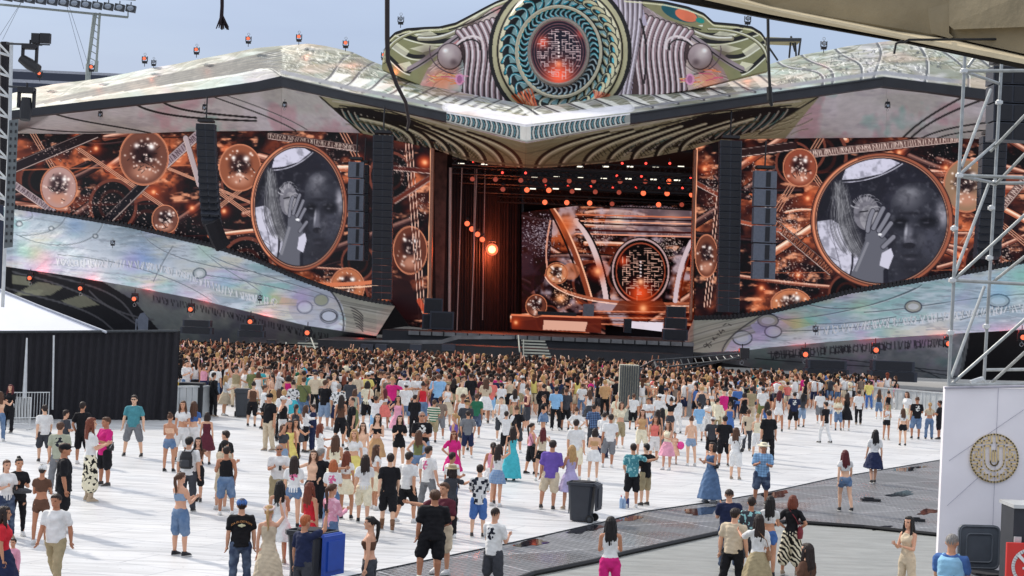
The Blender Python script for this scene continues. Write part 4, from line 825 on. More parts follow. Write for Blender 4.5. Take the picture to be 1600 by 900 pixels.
for (gx_, gy_, r_, c_) in ((55, 395, 16, (246, 240, 150)), (70, 404, 12, (250, 190, 190)), (36, 388, 14, (150, 240, 190)), (225, 402, 20, (120, 170, 250)), (205, 410, 16, (190, 160, 240)), (118, 352, 16, (140, 190, 250)), (320, 392, 18, (190, 240, 200)), (428, 466, 12, (250, 240, 150)), (412, 463, 10, (140, 240, 220)), (444, 470, 10, (250, 190, 190)), (470, 466, 16, (214, 170, 240)), (350, 440, 18, (160, 220, 240))): cS.glow(gx_, gy_, r_, c_, .38)  # rainbow reflections painted into the fabric colour as soft blobs
cS.contrast(1.25, 200, .9, -8)
x = 88
while x < 430:
    y = float(skb(x))-26+8*math.sin(x/50)-x*.012; s = rr.uniform(8, 13)
    cS.line([(x, y-s/2), (x+rr.uniform(-4, 4), y+s/2)], 1.6, (248, 250, 250), .9); cS.line([(x+1.4, y-s/2), (x+rr.uniform(-3, 5), y+s/2)], 1.0, (130, 148, 152), .8)
    if rr.random() < .3: cS.ell(x+4, y, 4, 5, (246, 248, 248), .9, ring=.72)
    x += rr.uniform(3, 7)
cS.poly([(512, 448), (640, 470), (600, 530), (538, 524), (541, 500), (534, 474)], (170, 170, 156)); q = cS.bb(512, 448, 640, 540)
for k in range(26): cS.line(bez((525+rr.uniform(0, 20), 458+k*2.4), (565, 466+k*2.3), (615, 474+k*2.4)), rr.uniform(1, 2.4), rr.choice([(186, 184, 166), (110, 112, 104), (206, 206, 196)]), .5)
cS.line(bez((512, 450), (540, 478), (540, 512), (534, 522), n=12), 2.4, (70, 74, 80))
for k in range(7): cS.line(bez((548+k*1.5, 480+k*5), (562, 486+k*4), (567, 494+k*4)), 1.6, (44, 44, 44), .9)
SkYt = lambda x: Ysc(x)-1.6; SkYb = lambda x: Ysc(x)-6.5
skL = thing('stage_skirt', 'pearly fabric ramp shaped panel under the left video screen with silver runes', 'stage panel', V(300, 470, 140))
strip('skirt_fabric', cS, 6, 616.5, skt, skb, SkYt, SkYb, M_pearl, skL, 1.3, thick=.3)
mb = MB()
for x in np.arange(24, 612, 6.2): p = V(x, float(skt(x))-2.2, float(SkYt(x))); mb.box(p, (.16, .3, .45))
mb.tube([V(x, float(skt(x))-.5, float(SkYt(x))) for x in np.linspace(20, 614, 30)], .13, 6); mb.build('edge_rail', M_black, skL)
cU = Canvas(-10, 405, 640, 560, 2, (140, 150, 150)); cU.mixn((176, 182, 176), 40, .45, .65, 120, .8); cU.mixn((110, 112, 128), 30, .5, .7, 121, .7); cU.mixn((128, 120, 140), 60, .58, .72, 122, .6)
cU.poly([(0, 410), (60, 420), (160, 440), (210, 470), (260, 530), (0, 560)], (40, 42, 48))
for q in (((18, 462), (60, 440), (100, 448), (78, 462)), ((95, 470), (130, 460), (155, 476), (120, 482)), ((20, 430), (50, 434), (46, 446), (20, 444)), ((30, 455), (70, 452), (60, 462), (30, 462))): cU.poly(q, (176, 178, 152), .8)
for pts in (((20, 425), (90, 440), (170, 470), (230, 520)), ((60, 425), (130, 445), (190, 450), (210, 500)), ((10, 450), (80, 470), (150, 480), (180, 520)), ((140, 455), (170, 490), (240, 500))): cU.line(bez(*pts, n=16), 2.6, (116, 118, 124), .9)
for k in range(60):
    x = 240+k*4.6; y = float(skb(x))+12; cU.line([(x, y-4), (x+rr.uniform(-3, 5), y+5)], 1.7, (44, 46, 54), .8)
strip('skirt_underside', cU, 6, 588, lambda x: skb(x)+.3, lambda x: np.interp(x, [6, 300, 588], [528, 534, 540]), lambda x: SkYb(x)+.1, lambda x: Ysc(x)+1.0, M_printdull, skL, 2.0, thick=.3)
cS2 = Canvas(1050, 380, 1720, 610, 2.4, (222, 232, 238)); pearl(cS2, 1050, 1720, 140)
sk2t = scrv([(1064, 500), (1081, 499), (1140, 498), (1200, 490), (1250, 478), (1330, 457), (1400, 446), (1490, 431), (1600, 410), (1700, 395)], 3)
sk2b = crv([(1064, 549), (1100, 551), (1162, 548), (1200, 543), (1300, 534), (1400, 527), (1480, 522), (1600, 515), (1700, 506)])
for pts in (((1260, 475), (1310, 487), (1350, 488), (1430, 450)), ((1200, 500), (1300, 500), (1420, 462), (1440, 445)), ((1200, 517), (1290, 520), (1400, 505), (1700, 470)), ((1350, 488), (1450, 482), (1500, 460), (1700, 455)), ((1200, 487), (1230, 510), (1300, 512), (1400, 495)), ((1500, 500), (1560, 480), (1640, 478), (1690, 440))):
    cS2.line(bez(*pts, n=20), 1.4, gl, .9); cS2.line(bez(*[(a+1, b+1.4) for a, b in pts], n=20), .9, (244, 246, 248), .7)
for (x, y, rx, ry, cc) in ((1427, 479, 12, 8, (196, 196, 184)), (1560, 470, 16, 9, (200, 206, 206)), (1200, 501, 15, 9, (190, 194, 180)), (1160, 528, 14, 10, (216, 222, 236)), (1208, 518, 12, 8, (220, 226, 236))):
    cS2.ell(x, y, rx+2, ry+2, (104, 112, 124)); cS2.ell(x, y, rx, ry, cc); cS2.ell(x, y, rx*.7, ry*.6, (234, 238, 240), .8)
cS2.poly([(1220, 500), (1262, 498), (1280, 506), (1240, 514)], (226, 216, 150), .5); cS2.poly([(1255, 496), (1290, 494), (1300, 504), (1268, 508)], (150, 220, 214), .5)
for (gx_, gy_, r_, c_) in ((1245, 505, 16, (250, 240, 150)), (1262, 501, 12, (140, 240, 220)), (1225, 508, 12, (250, 190, 190)), (1300, 500, 18, (160, 200, 250)), (1345, 478, 16, (210, 240, 190)), (1345, 520, 14, (230, 180, 240)), (1560, 455, 24, (130, 210, 250)), (1600, 440, 22, (150, 240, 200)), (1500, 470, 20, (200, 220, 250)), (1190, 515, 18, (214, 170, 240)), (1650, 440, 22, (250, 200, 210))): cS2.glow(gx_, gy_, r_, c_, .38)  # reflected rainbow tints of the film, painted into its colour
cS2.contrast(1.25, 200, .9, -8)
x = 1280
while x < 1690:
    y = float(sk2b(x))-18-(x-1280)*.05; s = rr.uniform(8, 14)
    cS2.line([(x, y-s/2), (x+rr.uniform(-5, 5), y+s/2)], 1.8, (248, 250, 250), .95); cS2.line([(x+1.6, y-s/2), (x+rr.uniform(-3, 5), y+s/2)], 1.0, (130, 148, 152), .8)
    if rr.random() < .3: cS2.ell(x+4, y, 4, 6, (246, 248, 248), .9, ring=.72)
    x += rr.uniform(3, 8)
cS2.poly([(1064, 560), (1084, 495), (1200, 484), (1178, 505), (1150, 520), (1130, 552)], (184, 184, 168))
for k in range(24): cS2.line(bez((1070+rr.uniform(0, 10), 552-k*2), (1110, 540-k*2), (1180-k, 520-k*1.4)), rr.uniform(1, 2.4), rr.choice([(196, 194, 176), (112, 114, 104), (214, 214, 204)]), .5)
cS2.line(bez((1200, 488), (1160, 508), (1132, 530), (1128, 550), n=12), 2.2, (74, 78, 84))
for k in range(8): rune(cS2, 1102+k*5, 540-k*4.6, 8, (44, 46, 46), rr, .95)
skR = thing('stage_skirt', 'pearly fabric ramp shaped panel under the right video screen behind the scaffold', 'stage panel', V(1400, 520, 126))
strip('skirt_fabric', cS2, 1064.5, 1690, lambda x: np.where(x < 1084, np.interp(x, [1064, 1084], [548.4, 499]), sk2t(x)), sk2b, lambda x: Ysc(x)-1.4, lambda x: Ysc(x)-6, M_pearl, skR, 1.3, thick=.3)
mb = MB()
for x in np.arange(1086, 1690, 6.2): p = V(x, float(sk2t(x))-2.2, float(Ysc(x))-1.4); mb.box(p, (.15, .3, .42))
mb.tube([V(x, float(sk2t(x))-.5, float(Ysc(x))-1.4) for x in np.linspace(1084, 1690, 30)], .13, 6); mb.build('edge_rail', M_black, skR)
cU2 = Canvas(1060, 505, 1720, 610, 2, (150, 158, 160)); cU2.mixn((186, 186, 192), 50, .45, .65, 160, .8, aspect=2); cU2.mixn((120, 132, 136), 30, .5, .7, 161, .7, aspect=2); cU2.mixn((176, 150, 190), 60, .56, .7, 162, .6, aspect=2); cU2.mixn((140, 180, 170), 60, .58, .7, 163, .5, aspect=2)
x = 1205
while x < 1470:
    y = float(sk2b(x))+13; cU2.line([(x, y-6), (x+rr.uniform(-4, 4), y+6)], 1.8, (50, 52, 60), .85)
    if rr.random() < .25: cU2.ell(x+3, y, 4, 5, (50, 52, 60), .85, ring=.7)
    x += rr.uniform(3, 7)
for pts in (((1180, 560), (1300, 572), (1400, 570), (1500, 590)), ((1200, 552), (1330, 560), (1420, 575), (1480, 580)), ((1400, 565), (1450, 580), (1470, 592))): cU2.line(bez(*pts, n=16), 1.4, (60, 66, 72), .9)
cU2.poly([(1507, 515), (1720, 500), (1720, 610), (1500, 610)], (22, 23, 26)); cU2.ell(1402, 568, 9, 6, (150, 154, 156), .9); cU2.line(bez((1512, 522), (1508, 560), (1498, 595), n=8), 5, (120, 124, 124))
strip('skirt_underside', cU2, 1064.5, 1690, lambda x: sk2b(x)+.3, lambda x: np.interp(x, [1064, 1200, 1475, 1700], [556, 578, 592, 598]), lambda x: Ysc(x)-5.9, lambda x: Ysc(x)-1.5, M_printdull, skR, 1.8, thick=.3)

# ================================================================== STAGE BODY (deck, side walls, back curtains)
def wbox(mb, x0, x1, y0, y1, z0, z1, m=0): return mb.box2((x0, y0, z0), (x1, y1, z1), m)
def X(px, Y, py=480): return float(P(px, py, Y)[0])
def Z(px, py, Y): return float(P(px, py, Y)[2])
stage = thing('stage_deck', 'black stage deck with long apron and steps in front of the opening', 'stage', (0, 128, 0))
M_deck = mat('deck_black', (30, 31, 36), .6, noise=.25, nscale=1.2, bump=.2, bscale=4)
M_deckg = mat('deck_grey', (112, 112, 112), .6, noise=.3, nscale=1.5)
mb = MB(); wbox(mb, X(500, 120), X(1068, 120), 119, 150, 0.05, 2.1); mb.build('apron', M_deck, stage)
mb = MB(); wbox(mb, X(600, 126), X(1085, 126), 125.5, 160, .05, 2.9); mb.build('deck', M_deck, stage)
mb = MB()
for k in range(24): x = X(640, 125.3)+k*.9; wbox(mb, x, x+.8, 125.25, 125.45, 2.62, 2.92)
mb.build('deck_edge', M_deckg, stage)
mb = MB(); mb.prism([(500, 545), (530, 532), (690, 531), (712, 524), (800, 525), (800, 530), (716, 530), (690, 537), (530, 538)], lambda p: V(p[0], p[1], 119.5), lambda p: V(p[0], p[1], 120.2)); mb.build('walkway_lip', M_deckg, stage)
mb = MB()
for (a, b) in ((563, 585), (586, 606), (640, 660), (690, 712)): mb.box2(tuple(V(a, 548, 117.5)), tuple(V(b, 538, 118.6)))
mb.build('monitor_row', M_cab, stage)
M_stepb = mat('stair_pale', (170, 172, 160), .6)
for (xa, xb, yt, yb, n) in ((447, 496, 536, 560, 6), (818, 862, 532, 556, 6)):
    mb = MB(); sg = 1
    for k in range(n):
        f = k/(n-1); yy = yb+(yt-yb)*f; w0 = xa+(8 if xa < 500 else -12)*f*(1 if xa < 500 else .3)
        a = V(w0+(k*2 if xa < 500 else 0), yy, 114.5+k*.5); b = V(xb-(0 if xa < 500 else 10*f), yy, 114.5+k*.5)
        mb.box2((a.x, a.y, a.z-.05), (b.x, a.y+.45, a.z+.05))
    mb.tube([V(xa-6 if xa > 500 else xb, yb-6, 114.3), V(xa-8 if xa > 500 else xb-10, yt-8, 117)], .05, 6)
    mb.tube([V(xa, yb-1, 114.3), V(xa, yt-1, 117)], .04, 6)
    mb.build('stairs', M_stepb, stage)

house = thing('stage_house', 'black curtained stage opening behind the roof with side walls and back wall', 'stage house', (0, 145, 0))
M_cur = mat('curtain_black', (24, 20, 24), .95, bump=.3, bscale=2); M_curr = mat('curtain_wine', (34, 24, 28), .9, noise=.3, nscale=1)
mb = MB()    # back wall, side walls, ceiling
wbox(mb, -46, 42, 168, 169, 0, 19.5); mb.build('back_wall', M_cur, house)
mb = MB()
mb.add([V(676, 215, 135), V(815, 215, 151), V(815, 540, 151), V(676, 540, 135), V(676, 215, 135.4)+Vector((-.4, 0, 0)), V(815, 215, 151.5), V(815, 540, 151.5), V(676, 540, 135.4)+Vector((-.4, 0, 0))],
       [(0, 1, 2, 3), (7, 6, 5, 4), (0, 3, 7, 4), (1, 5, 6, 2), (0, 4, 5, 1), (3, 2, 6, 7)])
mb.build('side_curtain', M_cur, house)
# pleated curtain folds on the left side wall, catching the orange light
mb = MB()
for k in range(26):
    px = 700+k*4.4; Yd = 137.5+(px-700)*.11
    mb.tube([V(px, 262, Yd), V(px-1.2, 400, Yd), V(px-2.4, 520, Yd)], .16 if k % 3 else .22, 6)
mb.build('curtain_folds', M_curr, house)
mb = MB(); wbox(mb, X(812, 151), X(1095, 151), 151.2, 151.8, 2, 16); mb.build('upper_curtain', M_cur, house)
mb = MB(); wbox(mb, X(670, 140), X(1100, 140), 132, 152, Z(830, 262, 134)+1.6, Z(830, 262, 134)+2.0); mb.build('ceiling', M_cur, house)
mb = MB(); a = V(1092, 230, 152); wbox(mb, a.x, a.x+.5, 133, 152, 0, a.z); mb.build('side_curtain', M_cur, house)
M_pole = mat('pale_strip', (190, 150, 140), .5)
mb = MB()
for (xa, xb, yb, r, Yd) in ((704, 702, 515, .12, 134.8), (722, 714, 516, .05, 136), (745, 736, 515, .06, 137), (742, 739, 420, .04, 138), (758, 754, 500, .04, 138.5)):
    mb.tube([V(xa, 262, Yd), V(xb, yb, Yd)], r, 6)
mb.build('hanging_pole', M_pole, house)
mb = MB(); p0, p1 = V(672, 240, 134.9), V(697, 240, 135.2); mb.add([V(673, 236, 135), V(699, 240, 136), V(692, 516, 136), V(668, 516, 135)]+[V(673, 236, 135.3), V(699, 240, 136.3), V(692, 516, 136.3), V(668, 516, 135.3)], [(0, 1, 2, 3), (7, 6, 5, 4), (0, 4, 5, 1), (1, 5, 6, 2), (2, 6, 7, 3), (3, 7, 4, 0)])
mb.build('side_drape', mat('drape_bronze', (92, 58, 50), .6, noise=.5, nscale=1.4), house)
# trusses under the ceiling
def truss(px0, px1, py, Yd, r=.05, s=.5, name='lighting_truss'):
    a, b = V(px0, py, Yd), V(px1, py+ (px1-px0)*.012, Yd); a.z = b.z = (a.z+b.z)/2; mb = MB()
    for dy, dz in ((0, 0), (s, 0), (0, s), (s, s)): mb.tube([a+Vector((0, dy, dz)), b+Vector((0, dy, dz))], r, 5)
    n = int((b-a).length/s); 
    for k in range(n):
        p = a+(b-a)*(k/n); q = a+(b-a)*((k+1)/n)
        mb.tube([p, q+Vector((0, 0, s))], r*.6, 4); mb.tube([p+Vector((0, s, s)), q+Vector((0, s, 0))], r*.6, 4)
    return mb
tr_lab = ['front black lighting truss across the stage opening nearest the roof lip', 'second black lighting truss back from the roof lip', 'third black lighting truss, middle of the lamp field', 'fourth black lighting truss above the maze LED wall', 'rearmost black lighting truss at the top of the maze LED wall']
for k, (py, Yd) in enumerate(((262, 133), (276, 136), (290, 139), (304, 142), (318, 146))):
    tag(truss(706, 1086, py, Yd).build('lighting_truss', M_black), tr_lab[k], 'truss', 'trusses under the stage roof')

# ------------------------------------------------------------------ lamps of the rig
def make_rig(kind):
    t = thing('rig_lamp', 'x', 'stage lamp'); lens = {'o': M_lens, 'd': M_lensd, 'r': M_lensr, 'w': M_lensw, 'h': M_lensh}[kind]
    b = MB()
    if kind == 'w': b.box((0, 0, .12), (.62, .25, .24)); b.build('lamp_body', M_black, t); MB().box((0, -.14, .1), (.5, .04, .1)).build('lens', lens, t); return t
    r = {'o': .22, 'd': .2, 'r': .1, 'h': .5}[kind]
    b.tube([(0, -.16, 0), (0, .25, 0)], [r*1.12, r*.8], 12); b.box((0, .05, r+.22), (r*1.2, .3, .14)); b.box((-r*1.2, .05, r*.5), (.06, .12, r*1.3)); b.box((r*1.2, .05, r*.5), (.06, .12, r*1.3)); b.build('lamp_body', M_black, t)
    MB().ball((0, -.16, 0), (r, r*.3, r), 14).build('lens', lens if kind != 'h' else M_lens, t)
    if kind == 'h': MB().ball((0, -.26, 0), (r*.62, r*.2, r*.62), 14).build('bulb', M_lensh, t)
    return t
rig = {k: make_rig(k) for k in 'odrwh'}; used = set()
def rig_at(kind, px, py, Yd, label):
    o = rig[kind] if kind not in used else copy_tree(rig[kind]); used.add(kind)
    o.location = V(px, py, Yd); o['label'] = label; o['group'] = 'lamps hung in the stage opening'
def z7(x, y): return 800+x/4, 225+y/4
rows = {'o': [('upper', [(55, 228), (205, 230), (357, 232), (510, 232), (675, 235), (832, 235), (980, 235)], 'ddddddo'[0:7]), ('middle', [(93, 288), (230, 290), (375, 297), (520, 300), (668, 303), (820, 308), (968, 310), (1122, 318)], 'oodddooo'), ('lower', [(205, 365), (342, 367), (485, 370), (625, 375), (915, 380), (1060, 380)], 'ooodod')],
        'r': [('top', [(85, 182), (688, 122), (836, 122), (985, 122)], 'r'*4), ('second', [(655, 200), (808, 203), (1115, 210)], 'rrr'), ('third', [(210, 263), (350, 265), (492, 267), (630, 272), (775, 272), (920, 274), (1065, 275)], 'r'*7)],
        'w': [('top', [(425, 150), (585, 150), (737, 150), (897, 150), (1055, 150)], 'w'*5), ('second', [(140, 213), (278, 215), (427, 220), (573, 225), (727, 226), (883, 230), (1030, 235)], 'w'*7), ('third', [(130, 288), (273, 288), (410, 290)], 'www')]}
ordw = ['first', 'second', 'third', 'fourth', 'fifth', 'sixth', 'seventh', 'eighth', 'ninth', 'tenth', 'eleventh', 'twelfth']
dmap = {'upper': 137, 'middle': 141, 'lower': 145, 'top': 133.5, 'second': 136.5, 'third': 141}
nm = {'o': 'round orange', 'd': 'dim round orange', 'r': 'small red', 'w': 'white bar'}
for kk, rws in rows.items():
    for rn, pts, kinds in rws:
        for i, (x, y) in enumerate(pts):
            a, b = z7(x, y); rig_at(kinds[i], a, b, dmap[rn], '%s lamp, %s from left in the %s row of %s lamps over stage' % (nm[kinds[i]], ordw[i], rn, {'o': 'orange', 'r': 'red', 'w': 'white'}[kk]))
for i, (x, y) in enumerate(((1283, 132), (1427, 136), (1570, 140))): rig_at('w', 400+x/4, 225+y/4, 133.5, 'white bar lamp, %s of three at the left end of the roof lip' % ordw[i])
for i, (x, y, k) in enumerate(((1360, 112, 'r'), (1540, 180, 'r'))): rig_at(k, 400+x/4, 225+y/4, 134, 'small red lamp at the %s of the dark left corner of the opening' % ('top left', 'right')[i])
for i, (x, y) in enumerate(((1353, 220), (1497, 222), (1543, 284))): rig_at('d', 400+x/4, 225+y/4, 138, 'dim orange lamp over the dark curtain, %s' % ('left of the upper two', 'right of the upper two', 'lone one below them')[i])
for i, (x, y, k) in enumerate(((1320, 498, 'o'), (1350, 532, 'o'), (1385, 565, 'o'), (1415, 597, 'o'), (1475, 660, 'h'))):
    rig_at(k, 400+x/4, 225+y/4, 139-i*.3, 'glaring orange floodlight in front of the dark curtain' if k == 'h' else 'round orange lamp, %s from top in the slanting chain above the glaring floodlight' % ordw[i])
for (px, py, e, yy) in ((769, 392, 240, 137.4), (772, 396, 900, 143.6)):
    l = bpy.data.lights.new('orange_glow', 'POINT'); l.energy = e; l.color = (1, .16, .05); l.shadow_soft_size = .8
    o = bpy.data.objects.new('orange_glow', l); COL.objects.link(o); o.location = V(px, py, yy)
# stage furniture on the deck
def speaker_stack(px, pyb, w_, h_, Yd, label, n=2):
    p = V(px, pyb, Yd); t = thing('speaker_stack', label, 'speakers', p)
    for k in range(n):
        mb = MB(); mb.box((p.x, p.y, p.z+h_*(k+.5)/n), (w_*(1-.12*k), 1.0, h_/n-.04)); mb.build('cabinet', M_cab, t)
        g = MB(); g.box((p.x, p.y-.52, p.z+h_*(k+.5)/n), (w_*(1-.12*k)*.86, .04, h_/n*.8)); g.build('grille', M_grille, t.children[-1])
    return t
speaker_stack(676, 515, 1.6, 2.4, 126.5, 'black speaker stack on deck left of the dark curtain'); speaker_stack(690, 515, 1.8, 1.4, 125.8, 'low black speaker pair on deck beside the dark curtain', 1)
speaker_stack(1054, 532, 1.9, 2.6, 126.5, 'black speaker stack on deck right of the maze screen', 3); speaker_stack(980, 520, .55, 1.1, 128, 'small black upright cabinet left of the white panel on deck', 1)
speaker_stack(1290, 590, 3.0, 1.2, 113, 'black subwoofer block on floor under right pearly skirt, left one', 2); speaker_stack(1393, 596, 3.2, 1.4, 112, 'black subwoofer block on floor under right pearly skirt, right one', 2)
speaker_stack(308, 522, 2.4, 1.1, 128, 'black subwoofer block under the left pearly skirt near the tent', 2); speaker_stack(393, 527, 2.0, 1.0, 126, 'black subwoofer block under the left pearly skirt, middle', 2)
for k in range(7):
    lb = ordw[k]+' black equipment case from the left in the row beside the stage apron'; p = V(392+k*16, 546-k*.3, 117.5); q_ = thing('equipment_case', lb, 'case', (p.x, p.y, 0), group='equipment cases left of the apron'); hh_ = 1.2+.35*((k*7) % 3)
    mb = MB(); mb.box((p.x, p.y, hh_/2+.02), (.62, .8, hh_)); mb.build('case_body', M_cab, q_); mb = MB(); mb.box((p.x, p.y, hh_+.05), (.64, .82, .06)); mb.build('lid', M_dsteel if k % 2 else M_black, q_)
# DJ desk
p = V(870, 492, 138); t = thing('dj_desk', 'black mixer desk on the riser in front of maze screen', 'desk', p)
mb = MB(); mb.box((p.x, p.y, p.z+.1), (3.2, .9, .3)); mb.build('table', M_black, t)
mb = MB(); mb.box((p.x+2.6, p.y, p.z+.5), (.9, .8, 1.0)); mb.build('console', mat('console_grey', (130, 128, 134), .5), t)
# ------------------------------------------------------------------ line arrays
def line_array(label, pts, w_, Yd, n, m=M_cab, curve=0.0, grey=False):
    """pts: top and bottom centre pixels; n cabinets"""
    (x0, y0), (x1, y1) = pts; top = V(x0, y0, Yd); bot = V(x1, y1, Yd); wm = w_*Yd/FPX; h = (top-bot).length/n
    t = thing('line_array', label, 'line array', top)
    mb = MB(); mb.box(top+Vector((0, 0, .25)), (wm*.8, 1.2, .2)); mb.tube([top+Vector((0, 0, .3)), top+Vector((0, 0, 2.2))], .06, 6); mb.build('bumper', M_black, t)
    for k in range(n):
        f = (k+.5)/n; c = top+(bot-top)*f; ang = -curve*f*f; y_off = curve*f**3*1.8
        R = Matrix.Rotation(ang, 3, 'X')
        mb = MB(); mb.box(c+Vector((0, y_off, 0)), (wm, 1.0, h*.93), R); cb_ = mb.build('cabinet', m, t)
        g = MB()
        if grey: g.box(c+Vector((wm*.12, y_off-.52, 0)), (wm*.2, .03, h*.8), R)
        else:
            for s in (-1, 1): g.box(c+Vector((s*wm*.24, y_off-.52, 0)), (wm*.42, .03, h*.8), R)
        g.build('grille', M_grille, cb_)
    return t
line_array('long black line array hanging over the left screen by the tall diagonal band', [(322, 194), (328, 350)], 29, 133, 15, curve=.5)
mb = MB(); mb.tube([V(330, 345, 133.3), V(342, 375, 134), V(349, 386, 134.2)], .7, 6); tag(mb.build('cable_sock', M_dark), 'black cable sock trailing below the long line array on left screen', 'cable')
line_array('short grey line array right of the left portrait circle', [(557, 253), (556, 408)], 24, 131, 6, M_cabg, grey=True)
line_array('slim black line array behind the short grey one on left', [(570, 258), (570, 408)], 13, 134, 10)
line_array('tallest black line array at the left edge of stage opening', [(599, 212), (597, 468)], 31, 124, 24)
line_array('tallest black line array at the right edge of stage opening', [(1141, 220), (1137, 488)], 34, 122, 24)
line_array('short grey line array between the right portrait circle and black array', [(1195, 267), (1192, 437)], 35, 121, 6, M_cabg, grey=True)
line_array('long black line array behind the scaffold tower at far right', [(1552, 214), (1545, 402)], 38, 114, 16, curve=.3)
line_array('near black speaker column hanging beside the concrete beam behind scaffold', [(1576, 106), (1576, 222)], 60, 60, 4)
# ------------------------------------------------------------------ moving-head lights on roof edges and skirts
def make_head(lit):
    t = thing('moving_light', 'x', 'stage light')
    mb = MB(); mb.box((0, 0, .09), (.5, .42, .18)); mb.tube([(0, 0, .0), (0, 0, -.35)], .035, 6); mb.build('base', M_black, t)
    mb = MB(); mb.box((0, 0, .22), (.52, .2, .08)); mb.box((-.28, 0, .48), (.07, .18, .56)); mb.box((.28, 0, .48), (.07, .18, .56)); mb.build('yoke', M_black, t)
    mb = MB(); mb.tube([(0, .22, .62), (0, .1, .6), (0, -.28, .5)], [.15, .2, .22], 12); hd = mb.build('head', M_black, t, smooth=False)
    mb = MB(); mb.ball((0, -.3, .495), (.18, .06, .18), 12); mb.build('lens', M_lens if lit else M_glass, hd)
    mb = MB(); 
    for k in range(12):
        a, b = 2*math.pi*k/12, 2*math.pi*(k+1)/12; mb.tube([(.13*math.cos(a), 0, 1.0+.13*math.sin(a)), (.13*math.cos(b), 0, 1.0+.13*math.sin(b))], .022, 5)
    mb.tube([(0, 0, .75), (0, 0, .88)], .03, 5); mb.build('safety_ring', M_steel, t)
    return t
hA, hB = make_head(False), make_head(True); uh = set()
def head_at(px, py, Yd, s, label, lit=True, flip=False, rz=0, grp='moving lights along the stage roof'):
    k = 'B' if lit else 'A'; src = hB if lit else hA; o = src if k not in uh else copy_tree(src); uh.add(k)
    o.location = V(px, py, Yd); o.scale = (s, s, s); o.rotation_euler = (0, math.pi if flip else 0, rz); o['label'] = label; o['group'] = grp
Lr = [(62, 126, 'leftmost moving light on the roof edge, above the dark stand roof'), (143, 116, 'moving light on the left roof under the floodlight mast'), (226, 103, 'moving light on the left roof with a black box at its right'), (307, 89, 'moving light on the left roof just left of the frayed rope'), (388, 72, 'moving light on the left roof just right of frayed rope'), (467, 69, 'moving light on top of the left roof peak'), (540, 79, 'moving light on slope right of the left roof peak'), (600, 98, 'moving light beside the black cable at the foot of the crest'), (626, 42, 'moving light standing on left wing of the crest'), (1168, 42, 'moving light standing on right wing of the crest'), (1166, 106, 'moving light at the right foot of the crest'), (1287, 81, 'moving light on the right roof slope beneath the concrete beam')]
for (x, y, lb) in Lr: head_at(x, y-4, float(Yridge(min(max(x, 20), 1690)))-1.2, .82, lb, lit=(x not in (626, 1168, 1287)))
head_at(240, 103, 150, .7, 'black lamp box lying on the left roof edge beside a moving light', lit=False)
for (x, y, lb) in ((157, 171, 'leftmost lamp hanging under the left soffit'), (320, 160, 'lamp hanging under left soffit above the long line array'), (445, 156, 'lamp hanging under the left roof peak'), (1387, 156, 'lamp hanging under the right roof peak')):
    head_at(x, y+3, float(Yf(x))+1, .62, lb, lit=False, flip=True, grp='lamps under the soffit')
for i, (x, y) in enumerate(((48, 424), (127, 440), (211, 456), (299, 472), (392, 491), (481, 508))):
    head_at(x, y+2, float(SkYb(x))-.8, 1.05, '%s red lamp from the left along the bottom of the left pearly skirt' % ordw[i], flip=True, grp='lamps under the pearly skirts'); 
for i, (x, y) in enumerate(((1160, 543), (1258, 541), (1368, 534), (1481, 524), (1597, 514))):
    head_at(x, y+2, float(Ysc(x))-6.8, 1.05, '%s red lamp from the left along bottom of the right pearly skirt' % ordw[i], flip=True, grp='lamps under the pearly skirts')
# real glow of those lamps on the fabric beside them
for (x, y, Yd) in [(x, y-2, float(SkYb(x))-1.2) for x, y in ((52, 424), (131, 440), (216, 456), (306, 474), (400, 493), (560, 520))]+[(x-10, y, float(Ysc(x))-6.9) for x, y in ((1160, 548), (1258, 541), (1368, 536), (1481, 526), (1590, 518))]:
    l = bpy.data.lights.new('red_glow', 'POINT'); l.energy = 26; l.color = (1, .08, .05); l.shadow_soft_size = .15
    o = bpy.data.objects.new('red_glow', l); COL.objects.link(o); o.location = V(x+4, y-1, Yd)
for (x, y) in ((75, 130), (150, 125), (234, 116), (318, 94), (475, 82), (548, 92), (615, 112), (1167, 118), (1287, 86)):
    l = bpy.data.lights.new('roof_glow', 'POINT'); l.energy = 8; l.color = (1, .22, .1); l.shadow_soft_size = .15
    o = bpy.data.objects.new('roof_glow', l); COL.objects.link(o); o.location = V(x, y, float(Yridge(x))-3.2)
for (x, y, Yd, lb) in ((176, 384, 146, 'upper left lamp standing on the left pearly skirt'), (406, 470, 135, 'lamp standing on the left pearly skirt right of the tower'), (1274, 519, 121, 'lamp standing on the right pearly skirt')):
    head_at(x, y, Yd, .62, lb, lit=False, grp='lamps on the pearly skirts')

# ------------------------------------------------------------------ stadium stand and floodlight mast behind the left wing
M_stand = mat('stand_roof', (66, 72, 88), .8, noise=.15, nscale=.05); M_standl = mat('stand_light', (176, 180, 190), .8)
t = thing('stadium_stand', 'dark stadium grandstand with flat pale edged roof behind the left wing', 'grandstand', (-60, 190, 0))
mb = MB()
for (ya, yb, m) in ((105, 109, 1), (109, 121, 0), (121, 126, 1), (126, 150, 0)):
    a, b = V(-60, ya-3, 185+ya*.05), V(330, yb+16, 185+ya*.05); a2 = V(-60, yb-3, 185); b2 = V(330, ya+16, 185)
    mb.add([V(-80, ya-2, 186), V(300, ya+15, 200), V(300, yb+15, 200), V(-80, yb-2, 186)]+[V(-80, ya-2, 226), V(300, ya+15, 236), V(300, yb+15, 236), V(-80, yb-2, 226)], [(0, 1, 2, 3), (7, 6, 5, 4), (0, 4, 5, 1), (1, 5, 6, 2), (2, 6, 7, 3), (3, 7, 4, 0)], m)
mb.build('roof', [M_stand, M_standl], t)
